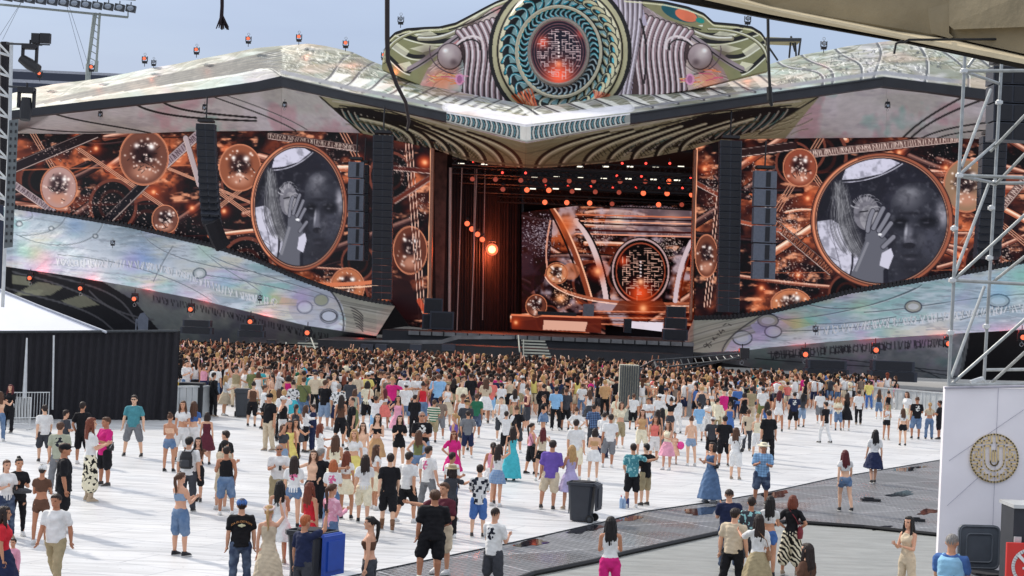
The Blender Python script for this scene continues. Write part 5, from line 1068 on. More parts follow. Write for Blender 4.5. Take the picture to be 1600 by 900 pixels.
mb = MB(); wbox(mb, -100, -34, 215, 230, 0, 26); mb.build('seating_block', M_stand, t)
M_mast = mat('mast_pale', (158, 166, 160), .6); 
t = thing('floodlight_mast', 'pale stadium floodlight mast with a long bar of lamps at top left', 'floodlight', V(148, 112, 186))
mb = MB()
for (a, b) in (((150, 20), (137, 108)), ((156, 20), (150, 108)), ((147, 20), (136, 108))): mb.tube([V(*a, 186), V(*b, 186)], .14, 6)
mb.tube([V(151, 95, 186), V(150, 112, 186)], .22, 6); mb.tube([V(138, 100, 186), V(133, 340, 186)], .3, 6)
for k in range(8): mb.tube([V(148-k*1.4, 24+k*11, 186), V(155-k*.7, 30+k*11, 186)], .05, 4)
mb.build('mast', M_mast, t)
mb = MB(); mb.tube([V(-40, 3, 186), V(200, 27, 186)], .14, 6); mb.tube([V(200, 27, 186), V(200, 10, 186)], .07, 5); mb.tube([V(-60, -14, 186), V(205, -2, 186)], .12, 6); mb.tube([V(160, -4, 185), V(212, 0, 185)], .1, 6); mb.build('crossbar', M_mast, t)
for k in range(12):
    px = 12+k*17.5; py = -4+k*1.6; p = V(px, py, 185.5); mb = MB(); mb.box(p, (.1*10.5, .6, .76), Matrix.Rotation(.15, 3, 'Y')); mb.box(p+Vector((0, 0, .5)), (.1, .1, .5)); fl = mb.build('floodlight', M_dsteel, t)
    mb = MB(); mb.ball(p+Vector((0, -.27, 0)), (.42, .1, .32), 10); mb.build('lens', M_glass, fl)
mb = MB()
for (a, b) in (((104, 8), (131, 108)), ((108, 10), (140, 108)), ((38, -4), (-2, 58)), ((35, 0), (4, 62))): mb.tube([V(*a, 186), V(*b, 186)], .02, 4)
mb.build('guy_wire', M_dsteel, t)
t = thing('stadium_roof_walkway', 'distant yellowish platform with thin struts beyond the crest at right', 'walkway', V(1225, 90, 210))
mb = MB(); a, b = V(1195, 54, 210), V(1250, 62, 210); mb.box2((a.x, 209, b.z-.3), (b.x, 213, b.z)); mb.build('platform', mat('platform_yellow', (196, 186, 140), .7), t)
mb = MB()
for (a, b) in (((1236, 57), (1233, 90)), ((1242, 60), (1244, 90)), ((1251, 60), (1247, 92)), ((1200, 72), (1215, 94)), ((1236, 57), (1242, 80))): mb.tube([V(*a, 210), V(*b, 212)], .13, 5)
mb.tube([V(1196, 62, 209), V(1252, 62, 209)], .25, 5); mb.build('strut', M_dsteel, t)

# ------------------------------------------------------------------ near left lighting tower
t = thing('lighting_tower', 'near lighting tower at the left edge with black column and steel ladder frame', 'tower', (float(P(8, 450, 45)[0]), 45, 0))
mb = MB(); mb.tube([V(18, 66, 45), V(15, 200, 45), V(4, 480, 45)], .05, 6); mb.tube([V(-6, 66, 45), V(-20, 480, 45)], .05, 6)
for k in range(9):
    y = 88+k*32; mb.tube([V(17-k*1.1, y, 45), V(-7-k*1.1, y-8, 45)], .035, 5); mb.tube([V(17-k*1.1, y, 45), V(-8-k*1.1, y-26, 45)], .03, 5)
mb.build('steel_frame', M_alu, t)
mb = MB(); mb.tube([V(8, 66, 45.4), V(6, 320, 45.4)], [.14, .13], 6); mb.build('black_column', M_dark, t)
M_perf = mat('perforated_steel', (104, 110, 112), .5, .4)
mb = MB(); mb.add([V(14, 188, 44), V(29, 186, 44), V(20, 386, 44), V(6, 388, 44)]+[V(14, 188, 44.3), V(29, 186, 44.3), V(20, 386, 44.3), V(6, 388, 44.3)], [(0, 1, 2, 3), (7, 6, 5, 4), (0, 4, 5, 1), (1, 5, 6, 2), (2, 6, 7, 3), (3, 7, 4, 0)]); mb.mi = [0]*len(mb.f)
for k in range(17):
    y = 194+k*11.4; x = 17.5-k*.5
    for dx in (0, 7.5): p = V(x+dx, y, 43.98); mb.box(p, (.045, .012, .075), None, 1)
mb.build('perforated_column', [M_perf, M_black], t)
mb = MB(); mb.tube([V(10, 68, 44.5), V(66, 70, 44.5)], .03, 5); mb.tube([V(14, 135, 44.5), V(54, 138, 44.5)], .03, 5); mb.build('outrigger', M_dsteel, t)
def big_head(px, py, Yd, s, label, grp=None, rx=0.0):
    t = thing('moving_light', label, 'stage light', V(px, py, Yd), group=grp)
    p = V(px, py, Yd); q = lambda x, y, z: (p.x+x*s, p.y+y*s, p.z+z*s)
    mb = MB(); mb.box(q(0, 0, 0), (.42*s, .3*s, .14*s)); mb.tube([q(0, 0, .05), q(0, 0, .2)], .03*s, 6); mb.build('base', M_black, t)
    mb = MB(); mb.box(q(0, 0, -.05), (.46*s, .12*s, .06*s)); mb.box(q(-.2, 0, -.25), (.07*s, .12*s, .45*s)); mb.box(q(.2, 0, -.25), (.07*s, .12*s, .45*s)); mb.build('yoke', M_black, t)
    mb = MB(); c_, n_ = math.cos(rx), math.sin(rx); mb.tube([q(-.3*n_, 0, -.5+.3*c_), q(0, 0, -.5), q(.34*n_, -.05, -.5-.3*c_)], [.13*s, .17*s, .14*s], 12); mb.build('head', M_black, t)
big_head(47, 73, 44.3, .92, 'black moving light hanging below the twin boxes on the left tower arm', rx=1.0); big_head(42, 141, 44.3, 1.0, 'long black moving light hanging from the lower left tower arm')
t = thing('twin_floodlight', 'pair of black square floodlights on top of the left tower arm', 'floodlight', V(64, 60, 44.3))
for dx in (-8, 7): mb = MB(); p = V(64+dx, 60, 44.3); mb.box(p, (.21 if dx < 0 else .27, .16, .26)); mb.build('floodlight', M_black, t)
mb = MB(); mb.tube([V(50, 69, 44.3), V(78, 70, 44.3)], .02, 5); mb.build('bracket', M_dsteel, t)

# ------------------------------------------------------------------ concrete beam overhead (the stand we look out from)
M_conc = mat('stand_concrete', (150, 138, 112), .9, noise=.22, nscale=1.8, bump=.5, bscale=9)
M_concd = mat('stand_concrete_dark', (40, 36, 32), .9, noise=.25, nscale=2, bump=.4, bscale=9)
t = thing('concrete_beam', 'stained concrete beam of the stand crossing the top right corner', 'beam', V(1400, 40, 9))
Yb = lambda x: 9.0-(x-1030)*.0028
def slab(name, poly, m, d0=0.0, dep=1.2):
    mb = MB(); mb.prism(poly, lambda p: V(p[0], p[1], Yb(p[0])-d0), lambda p: V(p[0], p[1], Yb(p[0])-d0)+Vector((dep*.3, dep, dep*.24))); return mb.build(name, m, t)
slab('beam_face', [(1035, -120), (1720, -120), (1720, 100), (1600, 84), (1483, 58), (1440, 54), (1400, 48), (1200, 10), (1120, -8)], M_conc, 0.0, .5)
slab('beam_rib', [(1483, -60), (1720, -60), (1720, 40), (1600, 42), (1490, 46), (1483, 40)], M_conc, .06, .5)
slab('lower_ledge', [(1000, -42), (1200, 12), (1400, 52), (1480, 64), (1600, 92), (1720, 116), (1720, 128), (1600, 100), (1400, 60), (1200, 22), (1040, -14), (990, -30)], mat('stand_concrete_pale', (206, 192, 160), .9, noise=.15, nscale=2, bump=.4, bscale=9), .16, .5)
slab('drip_edge', [(985, -30), (1040, -13.7), (1200, 22.3), (1400, 60.3), (1600, 100.3), (1720, 128.3), (1720, 134), (1600, 108), (1400, 65), (1200, 30), (1040, 0), (1000, -8)], M_concd, .05, .8)
slab('joint_strip', [(1450, -60), (1483, -60), (1483, 52), (1490, 58), (1484, 60), (1455, 52), (1450, 20)], M_conc, .03, .4)
mb = MB(); mb.tube([V(1720, 60, 7.5), V(1600, 61, 7.5), (V(1420, 62, 7.6)), V(1412, 66, 7.6), V(1404, 66, 7.6)], .006, 5); mb.tube([V(1410, 64, 7.6), V(1400, 68, 7.6), V(1397, 84, 7.6)], .006, 5); mb.tube([V(1535, -2, 7.6), V(1560, 2, 7.6), V(1700, 3, 7.6)], .005, 5)
tag(mb.build('thin_cable', M_cable), 'thin black cable stapled along the concrete beam with a hooked end', 'cable')
# hanging cables and the frayed rope
mb = MB(); mb.tube([V(605, -30, 12), V(605, 60, 12), V(606, 95, 12), V(620, 133, 12), V(634, 160, 12), V(639, 190, 12), V(636, 204, 12)], [.018, .018, .017, .014, .013, .012, .009], 8)
tag(mb.build('hanging_cable', mat('cable_brown', (38, 26, 26), .7)), 'thick dark cable hanging from above across the left roof slope', 'cable')
mb = MB(); mb.tube([V(1199, -30, 12), V(1201, 100, 12), V(1203, 140, 12)], .011, 6); mb.tube([V(1202, 136, 12), V(1203, 156, 12), V(1206, 166, 12)], [.02, .022, .008], 6)
tag(mb.build('hanging_cable', M_cable), 'straight black cable with a plug end hanging right of the crest', 'cable')
rp = random.Random(2); mb = MB(); mb.tube([V(347, -30, 10), V(347, 10, 10), V(346, 28, 10)], [.012, .011, .012], 7)
for k in range(16):
    a = rp.uniform(-10, 11); mb.tube([V(346.5, 22, 10), V(347+a*.5, 34, 10+rp.uniform(-.03, .03)), V(347+a, rp.uniform(42, 48), 10+rp.uniform(-.04, .04))], [.006, .006, .003], 5)
tag(mb.build('frayed_rope', mat('rope_black', (34, 20, 26), .9)), 'frayed black rope end hanging from above at top left', 'rope')

# ------------------------------------------------------------------ scaffold tower, banner wall, sign (right)
t = thing('scaffold_tower', 'grey tubular steel scaffold standing on the white banner wall at right', 'scaffold', (float(P(1510, 600, 26)[0]), 26, Z(1510, 602, 26)))
mb = MB(); R_ = .028
A, B = 26.0, 27.6
for (a, b, Ya, Yb_) in (((1508, 80), (1482, 603), A, A), ((1566, 80), (1537, 601), B, B), ((1700, 80), (1690, 603), A, A)): mb = MB(); mb.tube([V(*a, Ya), V(*b, Yb_)], R_, 8); mb.build('upright', M_steel, t)
for (a, b, Ya, Yb_) in (((1505, 111), (1640, 110), A, A), ((1499, 274), (1640, 279), A, A), ((1554, 286), (1700, 286), B, B), ((1499, 275), (1554, 286), A, B), ((1488, 438), (1640, 446), A, A), ((1483, 601), (1700, 600), A, A), ((1540, 578), (1700, 576), B, B), ((1505, 111), (1560, 130), A, B)): mb = MB(); mb.tube([V(*a, Ya), V(*b, Yb_)], R_*.95, 8); mb.build('ledger', M_steel, t)
for (a, b, Ya, Yb_) in (((1548, 140), (1502, 262), B, A), ((1530, 80), (1512, 105), A, A), ((1546, 285), (1491, 430), B, A), ((1556, 223), (1500, 272), B, A), ((1640, 140), (1548, 236), A, B), ((1640, 300), (1492, 436), A, A), ((1640, 370), (1552, 440), A, B), ((1538, 448), (1486, 590), B, A), ((1640, 465), (1487, 600), A, A), ((1640, 515), (1547, 600), A, B), ((1640, 200), (1554, 290), A, B)): mb = MB(); mb.tube([V(*a, Ya), V(*b, Yb_)], R_*.9, 8); mb.build('brace', M_steel, t)
for (x, y, Yd) in ((1506, 111, A), (1499, 274, A), (1491, 357, A), (1488, 438, A), (1485, 520, A), (1554, 286, B), (1549, 325, B), (1546, 403, B), (1541, 510, B), (1561, 160, B)): p = V(x, y, Yd); mb = MB(); mb.box(p, (.1, .1, .05)); mb.ball(p, .055, 6); mb.build('coupler', M_alu, t)
mb = MB(); mb.box(V(1526, 594, 25.7), (.2, .12, .05), Matrix.Rotation(-.35, 3, 'Y')); mb.tube([V(1535, 590, 25.8), V(1540, 598, 25.8)], .012, 5); tag(mb.build('security_camera', M_alu), 'small white camera on top of the banner wall below scaffold', 'camera')
M_ban = mat('banner_white', (242, 238, 242), .6, noise=.05, nscale=1.2, bump=.25, bscale=1.3)
t = thing('banner_wall', 'white fabric banner wall with a round gold maze emblem under the scaffold', 'banner', (float(P(1530, 900, 26)[0]), 26, 0))
bx0, bx1 = V(1477, 604, 25.9), V(1720, 602, 25.9); bz = bx0.z; slope = (V(1477, 604, 25.9)-V(1464, 880, 25.9))
mb = MB(); b0 = V(1464, 880, 25.9); mb.add([bx0, (bx1.x, 25.9, bz+.03), (bx1.x, 25.9, 0.02), (b0.x, 25.9, 0.02)]+[(bx0.x, 26.02, bz), (bx1.x, 26.02, bz+.03), (bx1.x, 26.02, 0.02), (b0.x, 26.02, 0.02)], [(0, 3, 2, 1), (4, 5, 6, 7), (0, 4, 7, 3), (0, 1, 5, 4), (1, 2, 6, 5)])
mb.build('banner_cloth', M_ban, t)
M_seam = mat('banner_seam', (168, 166, 178), .7)
mb = MB(); mb.tube([V(1560, 605, 25.88), V(1548, 900, 25.88)], .004, 4); mb.tube([V(1483, 720, 25.88), V(1600, 640, 25.88)], .004, 4); mb.tube([V(1480, 790, 25.88), V(1530, 745, 25.88)], .004, 4); mb.tube([V(1476, 606, 25.87), V(1640, 603, 25.87)], .02, 5); mb.build('seam', M_seam, t)
# gold round maze emblem with a U shape
M_gold = mat('emblem_gold', (226, 200, 146), .5, .0, noise=.15, nscale=4)
ecx, ecy, er = 1553.5, 716, 38.0; EY = 25.87
def ep(u, v): return V(ecx+u*er, ecy+v*er*1.01, EY)
mb = MB()
def eb(u0, v0, u1, v1, w_=.055):      # a wall of the maze as a thin raised bar
    a, b = ep(u0, v0), ep(u1, v1); c = (a+b)/2; d = b-a; L = d.length
    mb.box(c, (L+w_*er*EY/FPX, .012, w_*er*EY/FPX), Matrix.Rotation(-math.atan2(d.z, d.x), 3, 'Y'))
for k in range(48):
    a, b = 2*math.pi*k/48, 2*math.pi*(k+1)/48; eb(math.cos(a)*.97, math.sin(a)*.97, math.cos(b)*.97, math.sin(b)*.97, .07)
def arcw(r, a0, a1):
    n = max(2, int(abs(a1-a0)/.15))
    for k in range(n):
        p, q = a0+(a1-a0)*k/n, a0+(a1-a0)*(k+1)/n; eb(r*math.cos(p), r*math.sin(p), r*math.cos(q), r*math.sin(q))
for (u0, v0, u1, v1) in ((-.4, -.5, -.4, .1), (-.4, -.5, -.16, -.5), (-.16, -.5, -.16, .12), (.4, -.5, .4, .1), (.4, -.5, .16, -.5), (.16, -.5, .16, .12), (-.05, -.3, -.05, .12), (.05, -.3, .05, .12), (-.05, -.3, .05, -.3)): eb(u0, v0, u1, v1)
for k in range(10):
    p, q = math.pi*k/10, math.pi*(k+1)/10
    eb(.4*math.cos(p), .1+.42*math.sin(p), .4*math.cos(q), .1+.42*math.sin(q)); eb(.16*math.cos(p), .12+.18*math.sin(p), .16*math.cos(q), .12+.18*math.sin(q))
for sx in (-1, 1):
    for (u0, v0, u1, v1) in ((.1, -.62, .1, -.88), (.1, -.62, .3, -.62), (.22, -.72, .22, -.92), (.22, -.72, .42, -.72), (.42, -.72, .42, -.6), (.52, -.62, .52, -.8), (.52, -.62, .68, -.62), (.52, -.46, .78, -.46), (.52, -.46, .52, -.3), (.64, -.34, .64, -.16), (.64, -.34, .9, -.34), (.52, -.18, .52, .0), (.52, -.05, .74, -.05), (.74, -.05, .74, -.2), (.84, -.14, .84, .08), (.62, .08, .92, .08), (.62, .08, .62, .2), (.52, .14, .52, .34), (.52, .34, .7, .34), (.7, .22, .7, .46), (.7, .22, .86, .22), (.8, .36, .8, .5), (.44, .46, .56, .46), (.56, .46, .56, .66), (.56, .58, .74, .58), (.4, .58, .4, .78), (.28, .66, .4, .66), (.28, .66, .28, .9), (.14, .62, .14, .82), (0, .74, .14, .74), (.52, .74, .52, .84)):
        eb(sx*u0, v0, sx*u1, v1)
mb.build('emblem', M_gold, t)
# dark cabin with red prohibition sign
t = thing('dark_cabin', 'dark grey cabin corner at the right edge in front of the banner wall', 'cabin', (float(P(1600, 880, 23.5)[0]), 23.5, 0))
a = V(1565, 786, 24.1); mb = MB(); mb.box2((a.x, 23.5, 0), (a.x+3, 24.1, a.z)); mb.build('cabin_wall', mat('cabin_grey', (42, 46, 54), .6), t)
mb = MB(); mb.box2((a.x-.02, 23.45, a.z), (a.x+3, 24.15, a.z+.05)); mb.build('roof_edge', M_alu, t)
mb = MB(); p = V(1590, 843, 23.47); mb.box(p, (.1, .03, .08)); mb.build('latch', M_alu, t)
t = thing('prohibition_sign', 'red square sign with a white ring and slash at the bottom right corner', 'sign', V(1600, 880, 23.3))
a, b = V(1574, 848, 23.3), V(1650, 925, 23.3); M_red = mat('sign_red', (206, 48, 42), .5, noise=.03); M_wht = mat('sign_white', (225, 225, 225), .5, noise=.03)
mb = MB(); mb.box2((a.x, 23.3, a.z), (b.x, 23.36, b.z)); mb.build('sign_plate', M_red, t)
mb = MB(); c0 = V(1609, 886, 23.29); r0 = 26*23.3/FPX
for k in range(40):
    p, q = 2*math.pi*k/40, 2*math.pi*(k+1)/40; P0 = Vector((c0.x+r0*math.cos(p), 23.29, c0.z+r0*math.sin(p))); P1 = Vector((c0.x+r0*math.cos(q), 23.29, c0.z+r0*math.sin(q))); d = P1-P0
    mb.box((P0+P1)/2, (d.length+.01, .01, .045), Matrix.Rotation(-math.atan2(d.z, d.x), 3, 'Y'))
mb.box(c0, (2*r0, .012, .045), Matrix.Rotation(.78, 3, 'Y')); mb.box((c0.x, 23.288, c0.z-.02), (.2, .008, .03)); mb.build('ring_and_slash', M_wht, t)

# ------------------------------------------------------------------ black screen fence, tent, barriers (left)
M_tent = mat('tent_white', (226, 228, 236), .7, noise=.05, nscale=.4, bump=.15, bscale=1)
t = thing('white_tent', 'white pitched tent roof behind the black curtain fence', 'tent', V(40, 518, 62))
mb = MB(); ap = V(-60, 428, 66); c1, c2 = V(166, 519, 62), V(-300, 512, 62)
mb.add([ap, c1, c2, V(150, 516, 72), V(-300, 512, 72)], [(0, 2, 1), (0, 1, 3), (0, 3, 4), (0, 4, 2), (1, 2, 4, 3)]); mb.build('canopy', M_tent, t)
mb = MB(); mb.tube([V(166, 519, 61.9), V(60, 478, 63.7), V(-60, 428, 65.9)], .05, 6); mb.build('eave_piping', M_standl, t)
t = thing('curtain_fence', 'tall black curtain fence standing at the left of the white floor', 'fence', G(140, 655))
def fence_y(px): return np.interp(px, [-60, 277], [59.5, 63.6])
fxs = np.linspace(-60, 277, 240); V0 = []
for j in range(9):
    f = j/8
    for i, px in enumerate(fxs):
        Yd = float(fence_y(px))+.10*math.sin(px*.15+math.sin(px*.047)*4)*(0.2+f)*(.5+.5*math.sin(px*.023+1))+.05*math.sin(px*.53+f*2)+.16*math.sin(px*.021)*f
        g = G(px, 650); base = P(px, 600, Yd); topz = float(P(px, 519-.006*(px), Yd)[2]); V0.append((float(base[0]), Yd, topz*(1-f)+.02*f))
n = len(fxs); F = [(j*n+i, (j+1)*n+i, (j+1)*n+i+1, j*n+i+1) for j in range(8) for i in range(n-1)]
b = len(V0); V0 += [(x, y+.12, z) for x, y, z in V0]; F += [(b+p[3], b+p[2], b+p[1], b+p[0]) for p in F[:]]
mesh_np('curtain_cloth', V0, F, M_dark, t, smooth=True)
mb = MB(); mb.tube([V(-60, 519, 59.4), V(277, 517, 63.5)], .05, 6)
mb.build('top_rail', M_dsteel, t)
mb = MB(); mb.tube([V(84, 524, 60.6), V(82, 640, 60.6)], .035, 6); mb.tube([V(42, 528, 60), V(38, 622, 60)], [.03, .09], 6); mb.build('post_and_gap_bar', M_alu, t)  # tapered pale bar added to show the white gap between curtains
mb = MB(); mb.prism([(214, 500), (219, 490), (225, 488), (232, 497), (231, 517), (216, 517)], lambda p: V(p[0], p[1], 66), lambda p: V(p[0], p[1], 66.1)); mb.tube([V(213, 498, 66), V(212, 519, 66)], .03, 5)
tag(mb.build('mesh_panel', M_cabg), 'small grey hexagonal mesh panel standing behind the curtain fence', 'panel')
def crowd_barrier(label, a, b, h=1.1, grp='steel crowd barriers', nb=12):
    a, b = Vector((a[0], a[1], 0)), Vector((b[0], b[1], 0)); t = thing('crowd_barrier', label, 'barrier', (a+b)/2, group=grp); up = Vector((0, 0, 1))
    mb = MB(); mb.tube([a+up*.05, a+up*h, b+up*h, b+up*.05], .024, 6); mb.tube([a+up*.2, b+up*.2], .02, 6); mb.build('frame', M_alu, t)
    mb = MB()
    for k in range(1, nb): p = a+(b-a)*k/nb; mb.tube([p+up*.2, p+up*h], .01, 5)
    mb.build('bars', M_alu, t)
    mb = MB(); d = (b-a).normalized(); s = Vector((-d.y, d.x, 0))
    for p in (a, b): mb.box(p+up*.03, (.5*abs(s.x)+.06, .5*abs(s.y)+.06, .03))
    mb.build('feet', M_alu, t)
crowd_barrier('steel barrier by the woman with long dark red hair, nearer one', gp(18, 671), gp(46, 672)); crowd_barrier('steel barrier against the curtain fence post, farther one', gp(20, 662), gp(75, 661))
M_bar = mat('barrier_grey', (190, 194, 194), .5, .3, noise=.15, nscale=2)
def stage_barrier(label, x0, x1, ybot0, ybot1, h, top=.1, n=None, name='front_barrier', m=M_bar):
    a, b = G(x0, ybot0), G(x1, ybot1); t = thing(name, label, 'barrier', ((a[0]+b[0])/2, (a[1]+b[1])/2, 0)); L = math.hypot(b[0]-a[0], b[1]-a[1]); n = n or max(1, int(L/1.2)); ang = math.atan2(b[1]-a[1], b[0]-a[0]); R = Matrix.Rotation(ang, 3, 'Z')
    for k in range(n):
        f = (k+.5)/n; c = Vector((a[0]+(b[0]-a[0])*f, a[1]+(b[1]-a[1])*f, h/2)); mb = MB(); mb.box(c, (L/n-.03, .1, h), R)
        mb.box(c+Vector((0, 0, h/2-.03)), (L/n, .2, .07), R); mb.box(c+R@Vector((0, .35, -h/2+.05)), (L/n-.05, .7, .06), R)
        for q in (-.3, 0, .3): mb.box(c+R@Vector((q*L/n, -.06, 0)), (.05, .03, h*.9), R)
        mb.build('barrier_panel', m, t)
stage_barrier('grey metal barrier wall at the end of the curtain fence by the man in yellow', 238, 336, 655, 651, 1.25)
stage_barrier('grey barrier wall in front of the right crowd beside the banner', 1358, 1478, 636, 648, 1.2)
stage_barrier('grey barrier wall amid the crowd right of the crane arm', 1060, 1150, 650, 652, 1.2)
stage_barrier('long grey barrier line in the middle of the crowd', 885, 1050, 618, 624, 1.2)
t = thing('counter', 'long black topped counter behind the grey barrier wall at left', 'counter', (float(P(300, 600, 72)[0]), 72, 0)); mb = MB(); a, b = V(283, 597, 66), V(319, 605, 66); mb.box2((a.x, 65.6, 0.02), (b.x, 66.4, a.z)); mb.build('counter_top', M_black, t)
# camera crane and fenced box in the crowd
t = thing('camera_crane', 'grey camera crane with long lattice arm rising over the right crowd', 'camera crane', G(1027, 620)); Yc2 = float(G(1027, 622)[1])
mb = MB()
for (a, b) in (((995, 577), (1022, 563)), ((1000, 590), (1030, 572)), ((1022, 563), (1165, 552)), ((1030, 585), (1165, 556)), ((1022, 563), (1030, 585)), ((1035, 574), (1160, 560))): mb.tube([V(*a, Yc2), V(*b, Yc2-2)], .06, 6)
for k in range(12):
    x = 1030+k*11; mb.tube([V(x, 563-(x-1022)*.077, Yc2), V(x+6, 585-(x+6-1030)*.214, Yc2-.6)], .03, 4)
mb.build('arm', M_dsteel, t)
mb = MB(); p = V(1027, 575, Yc2); mb.tube([(p.x, p.y, .02), (p.x, p.y, p.z)], .16, 8); mb.box((p.x, p.y, .7), (.8, .8, .9)); mb.box(p, (.5, .5, .6)); mb.build('pedestal', M_dsteel, t)
mb = MB(); mb.box(V(1163, 552, Yc2-2), (.5, .6, .6)); mb.build('camera_head', M_black, t)
mb = MB(); mb.box(V(1002, 588, Yc2), (1.1, .6, .9)); mb.build('counterweight', M_cabg, t)
t = thing('fenced_box', 'pale box wrapped in vertical bar fencing beside the camera crane', 'enclosure', G(983, 620)); a, b = V(970, 570, 74), V(998, 600, 74)
mb = MB(); mb.box2((a.x, 74, 0.05), (b.x, 75, a.z)); mb.build('box', mat('box_pale', (176, 176, 160), .7), t)
mb = MB()
for k in range(9): x = a.x+(b.x-a.x)*k/8; mb.box((x, 73.93, a.z/2+.3), (.05, .05, a.z-.6))
mb.build('bars', M_dsteel, t)
# ------------------------------------------------------------------ wheelie bins and bottles
def wheelie_bin(label, px, pyb, h=1.05, rz=0.0, lid='side', body=(46, 50, 58), lidc=None, Yd=None, grp='wheelie bins', pos=None):
    g = pos or gp(px, pyb); t = thing('wheelie_bin', label, 'bin', (g[0], g[1], 0), group=grp); nmz = 'bin_plastic_%d_%d_%d' % body; m = MATS.get(nmz) or mat(nmz, body, .5, noise=.12, nscale=5)
    lm = m if lidc is None else (MATS.get('bin_lid_%d' % lidc[2]) or mat('bin_lid_%d' % lidc[2], lidc, .45, noise=.08)); o = Vector((g[0], g[1], 0)); R = Matrix.Rotation(rz, 3, 'Z'); q = lambda x, y, z: o+R@Vector((x*h, y*h, z*h))
    mb = MB(); rings = []
    for (z, w_, d_) in ((.04, .21, .24), (.5, .245, .28), (.88, .27, .31), (.9, .3, .345), (.97, .3, .345), (.975, .27, .315), (.8, .25, .29)):
        rings.append([q(x*w_, y*d_, z) for x, y in ((-1, -.8), (-.8, -1), (.8, -1), (1, -.8), (1, .8), (.8, 1), (-.8, 1), (-1, .8))])
    b0 = len(mb.v)
    for r_ in rings: mb.v += [tuple(p) for p in r_]
    for i in range(len(rings)-1):
        for k in range(8): mb.f.append((b0+i*8+k, b0+i*8+(k+1) % 8, b0+(i+1)*8+(k+1) % 8, b0+(i+1)*8+k)); mb.mi.append(0)
    mb.f.append(tuple(b0+k for k in range(8))[::-1]); mb.f.append(tuple(b0+48+k for k in range(8))); mb.mi += [0, 0]
    mb.tube([q(-.22, .36, .92), q(.22, .36, .92)], .022*h, 6); mb.box(q(-.13, -.29, .5), (.02*h, .02*h, .6*h), R); mb.box(q(.13, -.29, .5), (.02*h, .02*h, .6*h), R); mb.build('bin_body', m, t)
    for s in (-1, 1):
        mb = MB(); mb.tube([q(s*.22, .27, .1), q(s*.29, .27, .1)], .1*h, 16); wh = mb.build('wheel', M_cable, t)
        mb = MB(); mb.tube([q(s*.285, .27, .1), q(s*.297, .27, .1)], .055*h, 12); mb.build('hub', M_dsteel, wh)
    mb = MB()      # open lid hanging down behind, or standing up
    if lid == 'side':
        mb.box(q(0, .41, .62), (.56*h, .05*h, .62*h), R); mb.box(q(0, .445, .62), (.42*h, .03*h, .46*h), R); mb.tube([q(-.26, .37, .93), q(.26, .37, .93)], .03*h, 6)
    elif lid == 'up':
        rp_ = lambda w2, h2, rc_: [((w2-rc_)*sx+rc_*math.cos(a_), (h2-rc_)*sz+rc_*math.sin(a_)) for sx, sz, a0 in ((1, 1, 0), (-1, 1, 1.571), (-1, -1, 3.142), (1, -1, 4.712)) for a_ in (a0, a0+.52, a0+1.05, a0+1.571)]
        mb.prism(rp_(.29, .3, .08), lambda p: q(p[0], .33, 1.27+p[1]), lambda p: q(p[0], .38, 1.27+p[1])); ring_ = rp_(.27, .28, .07); mb.tube([q(p[0], .325, 1.27+p[1]) for p in ring_+ring_[:1]], .012*h, 5); ring_ = rp_(.18, .19, .05); mb.tube([q(p[0], .325, 1.26+p[1]) for p in ring_+ring_[:1]], .014*h, 5)
    else: mb.box(q(0, 0, 1.0), (.6*h, .68*h, .05*h), R); mb.box(q(0, 0, 1.035), (.48*h, .55*h, .03*h), R)
    mb.build('lid', lm, t)
    bag = MB(); bag.loft([(o.x, o.y, .99*h-.0, .24*h, .24*h, .05, 7), (o.x, o.y, .93*h, .25*h, .26*h, .06, 7)], 20); bag.build('bin_bag', M_dark, t)
    return t
wheelie_bin('dark grey wheelie bin with its lid hung open, beside the woman in lilac skirt', 908, 815, .93, math.radians(-106), 'side')
wheelie_bin('black wheelie bin with a blue lid hung open, behind the man in navy', 484, 925, 1.04, math.radians(-118), 'side', lidc=(34, 76, 170))
wheelie_bin('dark wheelie bin with its lid raised upright, in front of the banner wall', 1520, 960, 1.12, 0.1, 'up', body=(84, 90, 98), pos=(float(P(1545, 880, 24.8)[0])+.02, 24.9))
wheelie_bin('small black wheelie bin against the crowd beside the woman in dark dress at left', 378, 652, 1.1, .1, 'closed', body=(58, 62, 68))
M_bot = mat('bottle_plastic', (150, 176, 206), .15, spec=.7)
for k, (x, y, lb) in enumerate(((970, 795, 'left plastic water bottle of three on the floor beside man in teal shirt'), (975, 795, 'middle plastic water bottle of three on the floor beside man in teal shirt'), (980, 794, 'dark blue bottle, right one of three beside man in teal shirt'))):
    g = gp(x, y); t = thing('water_bottle', lb, 'bottle', (g[0], g[1], .012)); mb = MB(); mb.loft([(g[0], g[1], .012+z, r, r) for z, r in ((0, .04), (.16, .045), (.22, .04), (.26, .016), (.29, .016))], 10); mb.build('bottle_body', M_bot if k < 2 else mat('bottle_blue', (40, 56, 110), .3), t)
    mb = MB(); mb.tube([(g[0], g[1], .30), (g[0], g[1], .325)], .018, 8); mb.build('cap', M_red if k == 0 else M_wht, t)
for (x, y, s, lb) in ((1360, 783, .5, 'flat black tray lying on the tiled walkway'), (1435, 815, .3, 'small dark rag lying on tiled walkway near the banner')):
    g = gp(x, y); mb = MB(); mb.box((g[0], g[1], .04), (s, s*.5, .06)); mb.box((g[0]-.05, g[1], .08), (s*.5, s*.3, .05)); tag(mb.build('tray', M_black), lb, 'tray')

